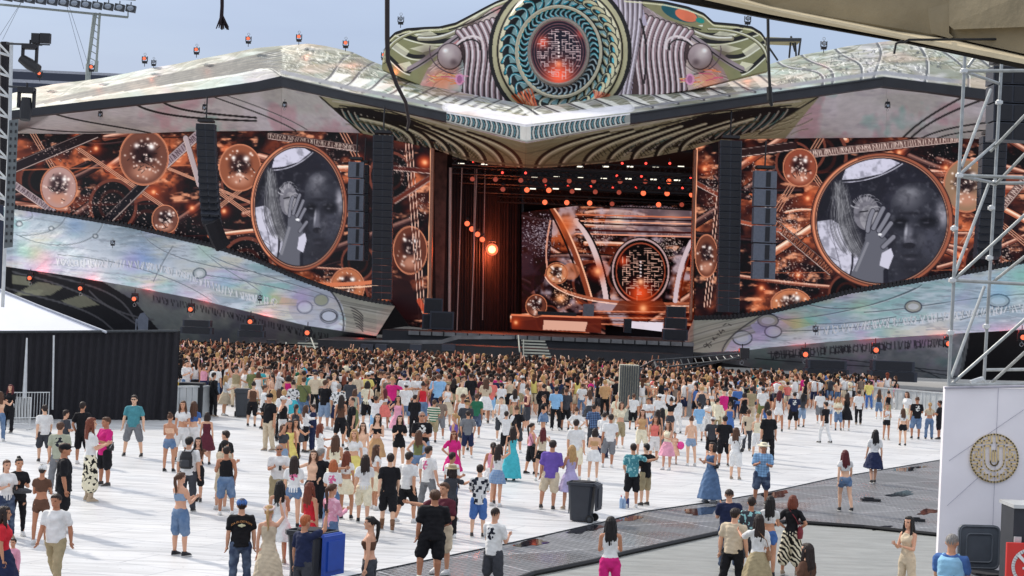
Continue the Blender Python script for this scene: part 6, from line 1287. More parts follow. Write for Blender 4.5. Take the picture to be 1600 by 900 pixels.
# ================================================================== PEOPLE
def cloth_mat(name, kind='plain', c2=(240, 240, 240)):
    m = bpy.data.materials.new(name); m.use_nodes = True; t = m.node_tree; b = t.nodes['Principled BSDF']
    oi = t.nodes.new('ShaderNodeObjectInfo'); tc = t.nodes.new('ShaderNodeTexCoord')
    n = t.nodes.new('ShaderNodeTexNoise'); n.inputs['Scale'].default_value = 7; n.inputs['Detail'].default_value = 4; t.links.new(tc.outputs['Object'], n.inputs['Vector'])
    mr = t.nodes.new('ShaderNodeMapRange'); mr.inputs['From Min'].default_value = .3; mr.inputs['From Max'].default_value = .7; mr.inputs['To Min'].default_value = .85; mr.inputs['To Max'].default_value = 1.12
    t.links.new(n.outputs[0], mr.inputs[0]); sc = t.nodes.new('ShaderNodeVectorMath'); sc.operation = 'SCALE'; t.links.new(mr.outputs[0], sc.inputs['Scale'])
    src = oi.outputs['Color']
    def mixc(fac, a, bcol):
        mx = t.nodes.new('ShaderNodeMix'); mx.data_type = 'RGBA'; t.links.new(fac, mx.inputs[0]); t.links.new(a, mx.inputs[6]); mx.inputs[7].default_value = L4(*bcol); return mx.outputs[2]
    def thr(sock, lo, hi=None):
        q = t.nodes.new('ShaderNodeMapRange'); q.inputs['From Min'].default_value = lo; q.inputs['From Max'].default_value = hi or lo+.02; t.links.new(sock, q.inputs[0]); return q.outputs[0]
    def mth(op, a, b_=None):
        q = t.nodes.new('ShaderNodeMath'); q.operation = op
        for i, s in enumerate((a, b_)):
            if s is None: continue
            if isinstance(s, (int, float)): q.inputs[i].default_value = s
            else: t.links.new(s, q.inputs[i])
        return q.outputs[0]
    if kind == 'blobs':
        v = t.nodes.new('ShaderNodeTexNoise'); v.inputs['Scale'].default_value = 13; v.inputs['Detail'].default_value = 1; t.links.new(tc.outputs['Object'], v.inputs['Vector']); src = mixc(thr(v.outputs[0], .55), src, c2)
    elif kind == 'squares':
        v = t.nodes.new('ShaderNodeTexVoronoi'); v.distance = 'CHEBYCHEV'; v.inputs['Scale'].default_value = 9; t.links.new(tc.outputs['Object'], v.inputs['Vector']); src = mixc(mth('SUBTRACT', 1.0, thr(v.outputs[0], .38)), src, c2)
    elif kind in ('stripes', 'zebra'):
        v = t.nodes.new('ShaderNodeTexWave'); v.bands_direction = 'Z' if kind == 'stripes' else 'DIAGONAL'; v.inputs['Scale'].default_value = 3.2 if kind == 'stripes' else 5; v.inputs['Distortion'].default_value = 0 if kind == 'stripes' else 7
        t.links.new(tc.outputs['Object'], v.inputs['Vector']); src = mixc(thr(v.outputs[0], .5), src, c2)
    elif kind == 'plaid':
        fs = []
        for d_ in 'XZ':
            v = t.nodes.new('ShaderNodeTexWave'); v.bands_direction = d_; v.inputs['Scale'].default_value = 4.5; t.links.new(tc.outputs['Object'], v.inputs['Vector']); fs.append(thr(v.outputs[0], .55))
        src = mixc(mth('MULTIPLY', mth('ADD', fs[0], fs[1]), .45), src, c2)
    elif kind == 'backprint':
        sx = t.nodes.new('ShaderNodeSeparateXYZ'); t.links.new(tc.outputs['Object'], sx.inputs[0])
        ax_ = mth('MULTIPLY', sx.outputs[0], 10.5); az_ = mth('MULTIPLY', mth('SUBTRACT', sx.outputs[2], 1.27), 8.0); a = mth('LESS_THAN', mth('ADD', mth('MULTIPLY', ax_, ax_), mth('MULTIPLY', az_, az_)), 1.0); z = 1.0
        v = t.nodes.new('ShaderNodeTexNoise'); v.inputs['Scale'].default_value = 15; v.inputs['Detail'].default_value = 2; t.links.new(tc.outputs['Object'], v.inputs['Vector'])
        src = mixc(mth('MULTIPLY', mth('MULTIPLY', a, z), mth('MULTIPLY', thr(v.outputs[0], .46), mth('GREATER_THAN', mth('ABSOLUTE', sx.outputs[1]), .06))), src, c2)
    elif kind == 'denim':
        v = t.nodes.new('ShaderNodeTexNoise'); v.inputs['Scale'].default_value = 5; t.links.new(tc.outputs['Object'], v.inputs['Vector']); src = mixc(mth('MULTIPLY', thr(v.outputs[0], .4, .75), .6), src, c2)
    t.links.new(src, sc.inputs[0]); t.links.new(sc.outputs[0], b.inputs['Base Color']); b.inputs['Roughness'].default_value = .85; b.inputs['Specular IOR Level'].default_value = .25
    n2 = t.nodes.new('ShaderNodeTexNoise'); n2.inputs['Scale'].default_value = 9; n2.inputs['Detail'].default_value = 3; t.links.new(tc.outputs['Object'], n2.inputs['Vector'])
    bp = t.nodes.new('ShaderNodeBump'); bp.inputs['Strength'].default_value = .6; bp.inputs['Distance'].default_value = .03; t.links.new(n2.outputs[0], bp.inputs['Height']); t.links.new(bp.outputs[0], b.inputs['Normal'])
    return m
M_cloth = cloth_mat('cloth'); M_denim = cloth_mat('denim', 'denim', (140, 158, 180))
PATS = {'floral': cloth_mat('cloth_floral', 'blobs', (60, 66, 70)), 'leafy': cloth_mat('cloth_leafy', 'blobs', (150, 200, 200)), 'cow': cloth_mat('cloth_cow', 'blobs', (24, 24, 24)), 'pinkprint': cloth_mat('cloth_backprint_pink', 'backprint', (216, 110, 150)), 'darkprint': cloth_mat('cloth_backprint_dark', 'backprint', (36, 38, 50)), 'whiteprint': cloth_mat('cloth_backprint_white', 'backprint', (220, 220, 214)), 'goldprint': cloth_mat('cloth_backprint_gold', 'backprint', (206, 170, 110)),
        'squares': cloth_mat('cloth_squares', 'squares', (40, 44, 56)), 'striped': cloth_mat('cloth_striped', 'stripes', (220, 216, 196)), 'zebra': cloth_mat('cloth_zebra', 'zebra', (28, 26, 24)), 'plaid': cloth_mat('cloth_plaid', 'plaid', (110, 140, 180)), 'paisley': cloth_mat('cloth_paisley', 'blobs', (240, 190, 205))}
def oc_mat(name, rough, bump=0, spec=.4, sss=False):
    m = bpy.data.materials.new(name); m.use_nodes = True; t = m.node_tree; b = t.nodes['Principled BSDF']; oi = t.nodes.new('ShaderNodeObjectInfo'); tc = t.nodes.new('ShaderNodeTexCoord')
    n = t.nodes.new('ShaderNodeTexNoise'); n.inputs['Scale'].default_value = 30 if bump else 6; t.links.new(tc.outputs['Object'], n.inputs['Vector'])
    if bump:
        mp = t.nodes.new('ShaderNodeMapping'); mp.inputs['Scale'].default_value = (3, 3, .35); t.links.new(tc.outputs['Object'], mp.inputs[0]); t.links.new(mp.outputs[0], n.inputs['Vector'])
        bp = t.nodes.new('ShaderNodeBump'); bp.inputs['Strength'].default_value = .8; bp.inputs['Distance'].default_value = .02; t.links.new(n.outputs[0], bp.inputs['Height']); t.links.new(bp.outputs[0], b.inputs['Normal'])
    mr = t.nodes.new('ShaderNodeMapRange'); mr.inputs['From Min'].default_value = .3; mr.inputs['From Max'].default_value = .7; mr.inputs['To Min'].default_value = .7 if bump else .92; mr.inputs['To Max'].default_value = 1.35 if bump else 1.06
    t.links.new(n.outputs[0], mr.inputs[0]); sc = t.nodes.new('ShaderNodeVectorMath'); sc.operation = 'SCALE'; t.links.new(mr.outputs[0], sc.inputs['Scale']); t.links.new(oi.outputs['Color'], sc.inputs[0]); t.links.new(sc.outputs[0], b.inputs['Base Color'])
    b.inputs['Roughness'].default_value = rough; b.inputs['Specular IOR Level'].default_value = spec; return m
M_skin = oc_mat('skin', .55); M_hair = oc_mat('hair', .5, 1); M_shoe = oc_mat('shoe_leather', .6); M_eye = mat('eye_dark', (30, 22, 20), .3, noise=0); M_lip = mat('lips', (150, 84, 76), .5, noise=0); M_sole = mat('shoe_sole', (200, 200, 196), .7, noise=0)

def V3(*a): return np.array(a, float)
def nrm(v): return v/np.linalg.norm(v)
# directions: x outwards from the body, y forwards, z up;  upper arm / forearm for right and left, thigh / shin for right and left
ARM_D = ((.16, -.04, -1), (.06, .16, -1))
POSES = {
 'stand': (ARM_D, ARM_D, (.06, .02, -1), (.02, -.02, -1), (.07, -.01, -1), (.02, -.03, -1)),
 'apart': (((.3, -.05, -1), (.1, .2, -1)), ((.3, .0, -1), (.1, .25, -1)), (.26, .03, -1), (.12, -.02, -1), (.26, -.02, -1), (.12, -.04, -1)),
 'folded': (((.12, .16, -1), (-.85, .5, .12)), ((.12, .16, -1), (-.85, .5, .02)), (.05, .04, -1), (.02, -.04, -1), (.12, .0, -1), (.04, -.05, -1)),
 'phone': (((.12, .3, -.95), (-.35, .9, .35)), ((.12, .25, -.95), (-.45, .85, .25)), (.07, .03, -1), (.02, -.04, -1), (.1, -.02, -1), (.03, -.04, -1)),
 'film': (((.22, .75, .35), (-.3, .4, .95)), ARM_D, (.06, .0, -1), (.02, -.02, -1), (.1, .03, -1), (.03, -.04, -1)),
 'walk': (((.14, .26, -1), (.02, .5, -.9)), ((.16, -.3, -1), (.06, .0, -1)), (.03, -.26, -1), (.0, -.5, -1), (.03, .36, -1), (.0, .02, -1)),
 'walkb': (((.16, -.3, -1), (.06, .0, -1)), ((.14, .26, -1), (.02, .5, -.9)), (.03, .36, -1), (.0, .02, -1), (.03, -.26, -1), (.0, -.5, -1)),
 'akimbo': (((.62, -.12, -.8), (-.62, .32, -.55)), ARM_D, (.05, .02, -1), (.01, -.03, -1), (.18, .06, -1), (.06, -.1, -1)),
 'hug': (((.85, .15, -.35), (.75, .35, .12)), ((.2, .1, -1), (-.3, .7, -.4)), (.07, .0, -1), (.02, -.02, -1), (.08, .04, -1), (.02, -.05, -1)),
 'up': (((.4, .15, .9), (-.1, .15, 1)), ((.4, .2, .85), (-.12, .1, 1)), (.08, .0, -1), (.02, -.02, -1), (.08, .02, -1), (.02, -.03, -1)),
 'pocket': (((.3, -.2, -.95), (-.18, .5, -.8)), ((.3, -.2, -.95), (-.18, .5, -.8)), (.1, .03, -1), (.04, -.03, -1), (.1, .0, -1), (.04, -.05, -1)),
 'weight': (((.14, .1, -1), (-.3, .75, .1)), ARM_D, (.02, .0, -1), (.0, -.02, -1), (.2, .1, -1), (.02, -.2, -1)),
}
POSES.update({
 'talk': (((.2, .2, -.95), (-.1, .9, .35)), ((.22, -.12, -.95), (-.1, .35, -.9)), (.05, .03, -1), (.02, -.03, -1), (.17, .08, -1), (.04, -.12, -1)),
 'hips': (((.6, -.14, -.8), (-.6, .3, -.5)), ((.6, -.14, -.8), (-.6, .3, -.5)), (.12, .02, -1), (.03, -.03, -1), (.14, -.02, -1), (.05, -.05, -1)),
 'chin': (((.1, .35, -.9), (-.25, .35, .95)), ((.12, .2, -1), (-.8, .55, .1)), (.05, .0, -1), (.01, -.02, -1), (.16, .12, -1), (-.02, -.16, -1)),
 'step': (((.14, .1, -1), (.0, .3, -1)), ((.18, -.14, -1), (.05, .12, -1)), (.05, .17, -1), (.02, .02, -1), (.08, -.14, -1), (.03, -.24, -1)),
 'reach': (((.3, .6, -.3), (.05, .9, .35)), ARM_D, (.06, .06, -1), (.02, .0, -1), (.14, -.05, -1), (.04, -.1, -1))})
SX = {'m': dict(sh=.178, hip=.092, chest=(.156, .116), waist=(.145, .105), hipr=(.155, .115), arm=1.0, leg=1.0, head=1.07, bust=0),
      'f': dict(sh=.155, hip=.088, chest=(.142, .108), waist=(.112, .088), hipr=(.152, .118), arm=.82, leg=.97, head=1.04, bust=1)}
def skel(sex, pose):
    s = SX[sex]; p = POSES[pose]; J = {}; HZ = .93
    J['hipc'] = V3(0, 0, HZ); J['neck'] = V3(0, -.01, 1.47); J['head'] = V3(0, .012, 1.625)
    for i, sd in enumerate((1, -1)):
        m = lambda v: nrm(V3(v[0]*sd, v[1], v[2]))
        k = 'RL'[i]; J['sh'+k] = V3(sd*s['sh'], -.005, 1.385); J['el'+k] = J['sh'+k]+m(p[i][0])*.285; J['wr'+k] = J['el'+k]+m(p[i][1])*.25; J['hd'+k] = m(p[i][1])
        J['hp'+k] = V3(sd*s['hip'], 0, HZ-.03); J['kn'+k] = J['hp'+k]+m(p[2+2*i])*.41; J['an'+k] = J['kn'+k]+m(p[3+2*i])*.40
    low = min(J['anR'][2], J['anL'][2]); d = .085-low
    for k in J:
        if k[:2] != 'hd': J[k] = J[k]+V3(0, 0, d)
    J['d'] = d; return J
def torso_rings(s, J, g=0.0, z0=.80, z1=1.46, bustg=1.0):
    d = J['d']; R = []
    T = [(.80, .125, .10, -.005), (.86, s['hipr'][0]*.97, s['hipr'][1]*.97, -.008), (.93, s['hipr'][0], s['hipr'][1], -.012), (1.0, s['hipr'][0]*.93, s['hipr'][1]*.9, -.004), (1.08, s['waist'][0], s['waist'][1], .004), (1.16, s['waist'][0]*1.04, s['waist'][1]*1.03, .006), (1.25, s['chest'][0]*.98, s['chest'][1]+.012*s['bust'], .006+.014*s['bust']), (1.32, s['chest'][0], s['chest'][1]+.01*s['bust'], .004+.012*s['bust']), (1.37, s['chest'][0]*1.0, s['chest'][1]*.9, -.004), (1.415, s['chest'][0]*.74, s['chest'][1]*.66, -.008), (1.455, .085, .07, -.01), (1.47, .06, .055, -.01)]
    for z, rx, ry, cy in T:
        if z < z0-1e-6 or z > z1+1e-6: continue
        R.append((0, cy, z+d, rx+g, ry+g))
    return R
CACHE = {}
def remesh(mb, voxel, smooth=2, deci=None):
    me = bpy.data.meshes.new('tmp'); me.from_pydata([tuple(v) for v in mb.v], [], mb.f); o = bpy.data.objects.new('tmp', me); COL.objects.link(o)
    r = o.modifiers.new('r', 'REMESH'); r.mode = 'VOXEL'; r.voxel_size = voxel; r.use_smooth_shade = True
    if smooth: s = o.modifiers.new('s', 'SMOOTH'); s.iterations = smooth; s.factor = .5
    if deci: q = o.modifiers.new('d', 'DECIMATE'); q.ratio = deci
    dg = bpy.context.evaluated_depsgraph_get(); dg.update(); m2 = bpy.data.meshes.new_from_object(o.evaluated_get(dg))
    bpy.data.objects.remove(o); bpy.data.meshes.remove(me); m2.polygons.foreach_set('use_smooth', np.ones(len(m2.polygons), bool)); return m2
def limb(mb, pts, rr_, n=10):
    mb.tube([Vector(p) for p in pts], list(rr_), n)
    for p, r in ((pts[0], rr_[0]), (pts[-1], rr_[-1])): mb.ball(Vector(p), r*.98, 8)
def body_mesh(sex, pose):
    key = ('body', sex, pose)
    if key in CACHE: return CACHE[key]
    s = SX[sex]; J = skel(sex, pose); mb = MB(); mb.loft(torso_rings(s, J), 16); a = s['arm']; L = s['leg']
    h = J['head']; hs = s['head']; mb.tube([Vector(J['neck']+V3(0, 0, -.05)), Vector(J['neck']+V3(0, .0, .1))], [.062*(a*.3+.7), .054*(a*.3+.7)], 10)
    mb.ball(h+V3(0, -.008, .02), (.077*hs, .094*hs, .098*hs), 14); mb.ball(h+V3(0, .025, -.045), (.056*hs, .062*hs, .072*hs), 12); mb.ball(h+V3(0, .07, -.098), (.024, .022, .02), 8)
    mb.ball(h+V3(0, .094*hs, -.018), (.012, .017, .024), 8); mb.tube([Vector(h+V3(0, .08, .02)), Vector(h+V3(0, .103*hs, -.026))], [.008, .014], 6)
    for sd in (1, -1): mb.ball(h+V3(sd*.078*hs, -.012, -.012), (.012, .02, .03), 8); mb.ball(h+V3(sd*.03, .075*hs, .035), (.024, .014, .009), 6)
    for k, sd in (('R', 1), ('L', -1)):
        sh, el, wr = J['sh'+k], J['el'+k], J['wr'+k]
        mb.tube([Vector(V3(0, -.01, 1.395+J['d'])), Vector(sh)], [.066, .054*a+.003], 10)
        limb(mb, [sh, sh*.6+el*.4, el], [.056*a, .05*a, .040*a]); limb(mb, [el, el*.65+wr*.35, wr], [.041*a, .042*a, .027*a]); mb.ball(Vector(wr+J['hd'+k]*.045), (.03*a+.006,)*2+(.034*a,), 8)
        hp, kn, an = J['hp'+k], J['kn'+k], J['an'+k]
        limb(mb, [hp+V3(0, -.01, .02), hp*.7+kn*.3+V3(sd*.006, 0, 0), kn], [.088*L, .083*L, .056*L], 12); limb(mb, [kn, kn*.68+an*.32+V3(0, -.014, 0), an], [.055*L, .056*L, .034*L], 10)
        mb.ball(Vector(hp+V3(0, -.04, .03)), (.072, .068, .08), 10)
        mb.tube([Vector(an+V3(0, -.03, -.03)), Vector(an+V3(0, .06, -.045)), Vector(an+V3(0, .15, -.062))], [.036, .036, .022], 8)
    me = remesh(mb, .0135, 2)
    # fingers: five separate bent chains rooted in each palm, same mesh
    fb = MB()
    for k, sd in (('R', 1), ('L', -1)):
        wr = J['wr'+k]; f = J['hd'+k]; side = nrm(np.cross(f, V3(sd, .2, .1))); pn = nrm(np.cross(side, f))
        if pn[1] < 0: pn = -pn
        for i, (o, ln) in enumerate(((-.026, .062), (-.009, .074), (.008, .07), (.024, .056))):
            b0 = wr+f*.055+side*o; b1 = b0+f*ln*.5+pn*.006; b2 = b1+f*ln*.38+pn*.018*sd*0+pn*.014; b3 = b2+f*ln*.22+pn*.018
            fb.tube([Vector(b0), Vector(b1), Vector(b2), Vector(b3)], [.0092*a, .0088*a, .008*a, .0055*a], 6)
        b0 = wr+f*.03-side*.024; b1 = b0-side*.02+f*.024+pn*.008; b2 = b1-side*.006+f*.03+pn*.006; fb.tube([Vector(b0), Vector(b1), Vector(b2)], [.011*a, .0105*a, .007*a], 6)
    nv = len(me.vertices); co = np.empty(nv*3, np.float32); me.vertices.foreach_get('co', co); co = co.reshape(-1, 3)
    polys = [tuple(p.vertices) for p in me.polygons]; polys += [tuple(nv+i for i in q) for q in fb.f]; vv = co.tolist()+[tuple(v) for v in fb.v]
    m2 = bpy.data.meshes.new('person_body'); m2.from_pydata(vv, [], polys); m2.polygons.foreach_set('use_smooth', np.ones(len(m2.polygons), bool))
    cen = np.empty(len(m2.polygons)*3, np.float32); m2.polygons.foreach_get('center', cen); cen = cen.reshape(-1, 3)-h
    mi = np.zeros(len(cen), np.int32)
    for sd in (1, -1): mi[(np.abs(cen[:, 0]-sd*.031) < .016) & (np.abs(cen[:, 2]-.012) < .010) & (cen[:, 1] > .05)] = 1
    mi[(np.abs(cen[:, 0]) < .022) & (np.abs(cen[:, 2]+.066) < .009) & (cen[:, 1] > .05)] = 2
    m2.polygons.foreach_set('material_index', mi)
    for m in (M_skin, M_eye, M_lip): m2.materials.append(m)
    bpy.data.meshes.remove(me); m2.update(); CACHE[key] = m2; return m2
def garment(kind, sex, pose):
    key = (kind, sex, pose)
    if kind in ('short_hair', 'long_hair', 'ponytail', 'bun', 'bob', 'cap', 'hat', 'buzz', 'hairband', 'sunhat', 'curly'): key = (kind, sex, round(skel(sex, pose)['d'], 3))
    if key in CACHE: return CACHE[key]
    s = SX[sex]; J = skel(sex, pose); d = J['d']; mb = MB(); a = s['arm']; L = s['leg']; h = J['head']; hs = s['head']; mats_ = [M_cloth]; vox = .0165; sm = 2; me = None
    def sleeves(f, g, mode='short'):
        for k in 'RL':
            sh, el, wr = J['sh'+k], J['el'+k], J['wr'+k]
            mb.tube([Vector(V3(0, -.012, 1.39+d)), Vector(sh)], [.078, .056*a+g], 10)
            e = sh+(el-sh)*f; limb(mb, [sh+V3(0, 0, .002), e], [.056*a+g, .056*a+g*1.5])
            if mode == 'long': limb(mb, [sh, el, wr*.96+el*.04], [.062*a+g, .052*a+g, .038*a+g*.8])
    if kind in ('tee', 'shirt', 'long_sleeve'):
        z0 = .86 if kind != 'shirt' else .80
        mb.loft([q for q in torso_rings(s, J, (.018 if sex == 'm' else .014), z0, 1.455)], 18)
        if sex == 'm': mb.loft([(0, -.004, z0+d, s['hipr'][0]+.024, s['hipr'][1]+.032), (0, 0, 1.2+d, s['waist'][0]+.026, s['waist'][1]+.026)], 18)
        sleeves(.6 if kind != 'shirt' else .75, .013, 'long' if kind == 'long_sleeve' else 'short')
    elif kind in ('tank', 'crop', 'strapless'):
        z0 = {'tank': .92, 'crop': 1.12, 'strapless': 1.14}[kind]; z1 = 1.43 if kind != 'strapless' else 1.33
        mb.loft(torso_rings(s, J, .011, z0, z1), 18)
        if kind != 'strapless':
            for sd in (1, -1): mb.tube([Vector((sd*.08, .06, 1.36+d)), Vector((sd*.085, -.01, 1.455+d)), Vector((sd*.08, -.075, 1.36+d))], .018, 6)
        if kind == 'crop': sleeves(.3, .01)
    elif kind in ('shorts', 'hot_shorts', 'trousers', 'culottes', 'leggings'):
        g = {'shorts': .024, 'hot_shorts': .012, 'trousers': .018, 'culottes': .05, 'leggings': .008}[kind]
        mb.loft(torso_rings(s, J, .014, .80, 1.03), 16)
        for k, sd in (('R', 1), ('L', -1)):
            hp, kn, an = J['hp'+k], J['kn'+k], J['an'+k]
            if kind in ('shorts', 'hot_shorts'): f = .95 if kind == 'shorts' else .32; e = hp+(kn-hp)*f; limb(mb, [hp, e], [.092*L+g, (.092 if kind == 'hot_shorts' else .08)*L+g])
            elif kind == 'culottes': limb(mb, [hp, kn, kn*.6+an*.4], [.09+g*.5, .08+g, .09+g])
            else: limb(mb, [hp, kn, an*.95+kn*.05], [.09*L+g, .062*L+g, .048+g*1.1 if kind == 'trousers' else .04])
            mb.ball(Vector(hp+V3(0, -.038, .03)), (.08, .078, .088), 10)
    elif kind in ('skirt', 'mini_skirt', 'long_skirt', 'dress', 'gown', 'mini_dress'):
        hem = {'skirt': .52, 'mini_skirt': .66, 'long_skirt': .16, 'dress': .50, 'gown': .10, 'mini_dress': .62}[kind]; fl = {'skirt': .13, 'mini_skirt': .085, 'long_skirt': .12, 'dress': .13, 'gown': .17, 'mini_dress': .07}[kind]
        R = []; spread = max(abs(J['knR'][1]-J['knL'][1]), .0)
        for i in range(9):
            z = 1.04-(1.04-hem)*i/8; f = i/8; R.append((0, -.004, z+d, s['waist'][0]+.02+(s['hipr'][0]-s['waist'][0]+.01)*min(1, f*3)+fl*f, s['waist'][1]+.02+(s['hipr'][1]-s['waist'][1]+.01)*min(1, f*3)+fl*f+spread*.4*f, .05*f, 9))
        if kind in ('dress', 'gown', 'mini_dress'): 
            mb.loft(torso_rings(s, J, .012, 1.0, 1.40), 18)
            for sd in (1, -1): mb.tube([Vector((sd*.08, .06, 1.36+d)), Vector((sd*.085, -.01, 1.455+d)), Vector((sd*.08, -.075, 1.36+d))], .014, 6)
        mb.loft(R, 40); sm = 1
    elif kind == 'short_hair': mb.ball(h+V3(0, -.02, .04), (.084*hs, .094*hs, .092*hs), 14); mb.ball(h+V3(0, .03, .092), (.066, .06, .036), 10); mb.ball(h+V3(0, -.055, -.01), (.068*hs, .05, .062), 10); vox = .012; mats_ = [M_hair]
    elif kind == 'curly':
        r = random.Random(4); vox = .012; mats_ = [M_hair]; mb.ball(h+V3(0, -.02, .05), (.088, .095, .09), 12)
        for _ in range(40): u = nrm(V3(r.gauss(0, 1), r.gauss(-.4, 1), abs(r.gauss(0, 1))+.1)); mb.ball(h+V3(0, -.02, .035)+u*V3(.085, .09, .088), .022, 6)
    elif kind == 'buzz': mb.ball(h+V3(0, -.014, .03), (.0785*hs, .093*hs, .092*hs), 14); vox = .011; mats_ = [M_hair]
    elif kind in ('long_hair', 'bob', 'ponytail', 'bun', 'hairband'):
        mats_ = [M_hair]; vox = .012
        mb.ball(h+V3(0, -.022, .034), (.086, .092, .096), 14); mb.ball(h+V3(0, .02, .085), (.07, .065, .038), 10)
        if kind == 'long_hair':
            mb.loft([(0, -.05, h[2]-.46, .055, .022, .12, 7), (0, -.068, h[2]-.40, .088, .032, .1, 7), (0, -.082, h[2]-.28, .108, .042, .08, 7), (0, -.07, h[2]-.16, .106, .052, .05, 7), (0, -.045, h[2]-.04, .094, .07), (0, -.03, h[2]+.05, .085, .08)], 22)
            for sd in (1, -1): mb.tube([Vector(h+V3(sd*.07, .02, .04)), Vector(h+V3(sd*.086, .012, -.06)), Vector(h+V3(sd*.095, .02, -.2)), Vector(h+V3(sd*.085, .055, -.3))], [.025, .03, .032, .016], 8)
        elif kind == 'bob':
            mb.loft([(0, -.035, h[2]-.17, .10, .065, .05, 7), (0, -.04, h[2]-.1, .108, .075), (0, -.03, h[2], .094, .08), (0, -.03, h[2]+.05, .085, .08)], 20)
            for sd in (1, -1): mb.tube([Vector(h+V3(sd*.07, .02, .04)), Vector(h+V3(sd*.09, .02, -.06)), Vector(h+V3(sd*.088, .025, -.14))], [.025, .03, .022], 8)
        elif kind == 'ponytail': mb.ball(h+V3(0, -.1, .055), (.03, .03, .03), 8); mb.tube([Vector(h+V3(0, -.1, .06)), Vector(h+V3(0, -.15, .02)), Vector(h+V3(0, -.15, -.1)), Vector(h+V3(.01, -.135, -.24)), Vector(h+V3(0, -.14, -.34))], [.026, .034, .036, .026, .01], 8)
        elif kind == 'bun': mb.ball(h+V3(0, -.05, .135), (.045, .045, .04), 10)
        elif kind == 'hairband': pass
    elif kind in ('cap', 'sunhat', 'hat'):
        mb.ball(h+V3(0, -.01, .05), (.094*hs, .104*hs, .085), 16); vox = .011
        if kind == 'cap': mb.loft([(0, .105, h[2]+.046, .07, .075), (0, .105, h[2]+.062, .066, .07)], 16); mb.ball(h+V3(0, -.01, .136), .012, 6)
        else: mb.loft([(0, -.005, h[2]+.045, .17, .18, .03, 3), (0, -.005, h[2]+.062, .165, .175, .03, 3)], 24); mb.loft([(0, -.01, h[2]+.05, .096, .106), (0, -.01, h[2]+.14, .082, .092)], 16)
    if me is None: me = remesh(mb, vox, sm)
    hairy = mats_[0] == M_hair; nv = len(me.vertices); co = np.empty(nv*3, np.float32); no = np.empty(nv*3, np.float32); me.vertices.foreach_get('co', co); me.vertex_normals.foreach_get('vector', no); co = co.reshape(-1, 3); no = no.reshape(-1, 3)
    if hairy: th = np.arctan2(co[:, 0]-h[0], -(co[:, 1]-h[1])); dsp = .004*np.sin(th*17+co[:, 2]*9)+.003*np.sin(th*29-co[:, 2]*23)
    elif kind in ('cap', 'sunhat', 'hat'): dsp = np.zeros(nv)
    else: dsp = .0045*np.sin(co[:, 2]*26+co[:, 0]*31+np.sin(co[:, 1]*22)*2)+.004*np.sin(co[:, 0]*44-co[:, 2]*15+1.7*np.sin(co[:, 2]*19))+.002*np.sin(co[:, 2]*70+co[:, 1]*60)
    co += no*dsp[:, None]; me.vertices.foreach_set('co', co.ravel()); me.update(); me.name = kind
    for m in mats_: me.materials.append(m)
    CACHE[key] = me; return me
def shoe_mesh(sex, pose, k, boot=False):
    key = ('shoe', sex, pose, k, boot)
    if key in CACHE: return CACHE[key]
    J = skel(sex, pose); an = J['an'+k]; kn = J['kn'+k]; mb = MB(); z = an[2]-.085
    def S(x, y, zz): return (an[0]+x, an[1]+y, z+zz)
    mb.loft([(an[0], an[1]+.045, z+.002, .047, .13), (an[0], an[1]+.045, z+.026, .049, .134)], 16, m=1)
    mb.loft([(an[0], an[1]+.045, z+.026, .046, .13), (an[0], an[1]+.03, z+.06, .043, .11), (an[0], an[1]-.01, z+.095, .04, .06), (an[0], an[1]-.012, z+.11, .041, .05)], 16)
    if boot: up = nrm(kn-an); mb.tube([Vector(an), Vector(an+up*.17)], [.05, .058], 12)
    me = bpy.data.meshes.new('shoe'); me.from_pydata([tuple(v) for v in mb.v], [], mb.f); me.polygons.foreach_set('material_index', np.array(mb.mi, np.int32)); me.polygons.foreach_set('use_smooth', np.ones(len(me.polygons), bool))
    me.materials.append(M_shoe); me.materials.append(M_sole); CACHE[key] = me; return me

CC = dict(white=(226, 226, 224), black=(26, 26, 30), grey=(120, 122, 126), dgrey=(62, 64, 70), navy=(34, 42, 72), blue=(74, 110, 170), skyblue=(140, 184, 220), teal=(76, 140, 150), turquoise=(70, 178, 190), green=(44, 110, 82), olive=(112, 118, 76), khaki=(164, 150, 118), beige=(206, 190, 164), cream=(232, 224, 196), yellow=(222, 206, 120), mustard=(206, 170, 72), orange=(216, 130, 76), tan=(196, 156, 112), brown=(96, 68, 54), maroon=(92, 40, 52), red=(204, 44, 56), coral=(222, 120, 110), pink=(226, 160, 180), magenta=(206, 40, 122), purple=(112, 88, 170), lilac=(178, 168, 206), denim=(88, 114, 148), ddenim=(48, 60, 86), ldenim=(134, 156, 182), taupe=(132, 116, 104), sage=(168, 172, 152), peach=(230, 188, 158))
CNAME = dict(dgrey='dark grey', skyblue='light blue', denim='denim', ddenim='dark denim', ldenim='light denim')
HC = dict(black=(24, 20, 20), dark=(42, 30, 26), brown=(84, 56, 40), auburn=(116, 58, 40), burgundy=(92, 28, 34), blonde=(186, 148, 98), grey=(140, 136, 132), ginger=(176, 96, 56))
GN = dict(tee='T-shirt', shirt='shirt', long_sleeve='long-sleeved top', tank='tank top', crop='crop top', strapless='strapless top', shorts='shorts', hot_shorts='short shorts', trousers='trousers', culottes='culottes', leggings='leggings', skirt='skirt', mini_skirt='miniskirt', long_skirt='long skirt', dress='dress', gown='long dress', mini_dress='short dress')
HN = dict(short_hair='short hair', long_hair='long hair', ponytail='ponytail', bun='bun', bob='bob', cap='cap', hat='hat', buzz='cropped hair', sunhat='straw hat', curly='curls', hairband='tied hair')
SKIN = [(214, 164, 134), (204, 150, 118), (222, 178, 148), (190, 136, 106), (208, 158, 130), (178, 122, 92)]
prs = random.Random(11)
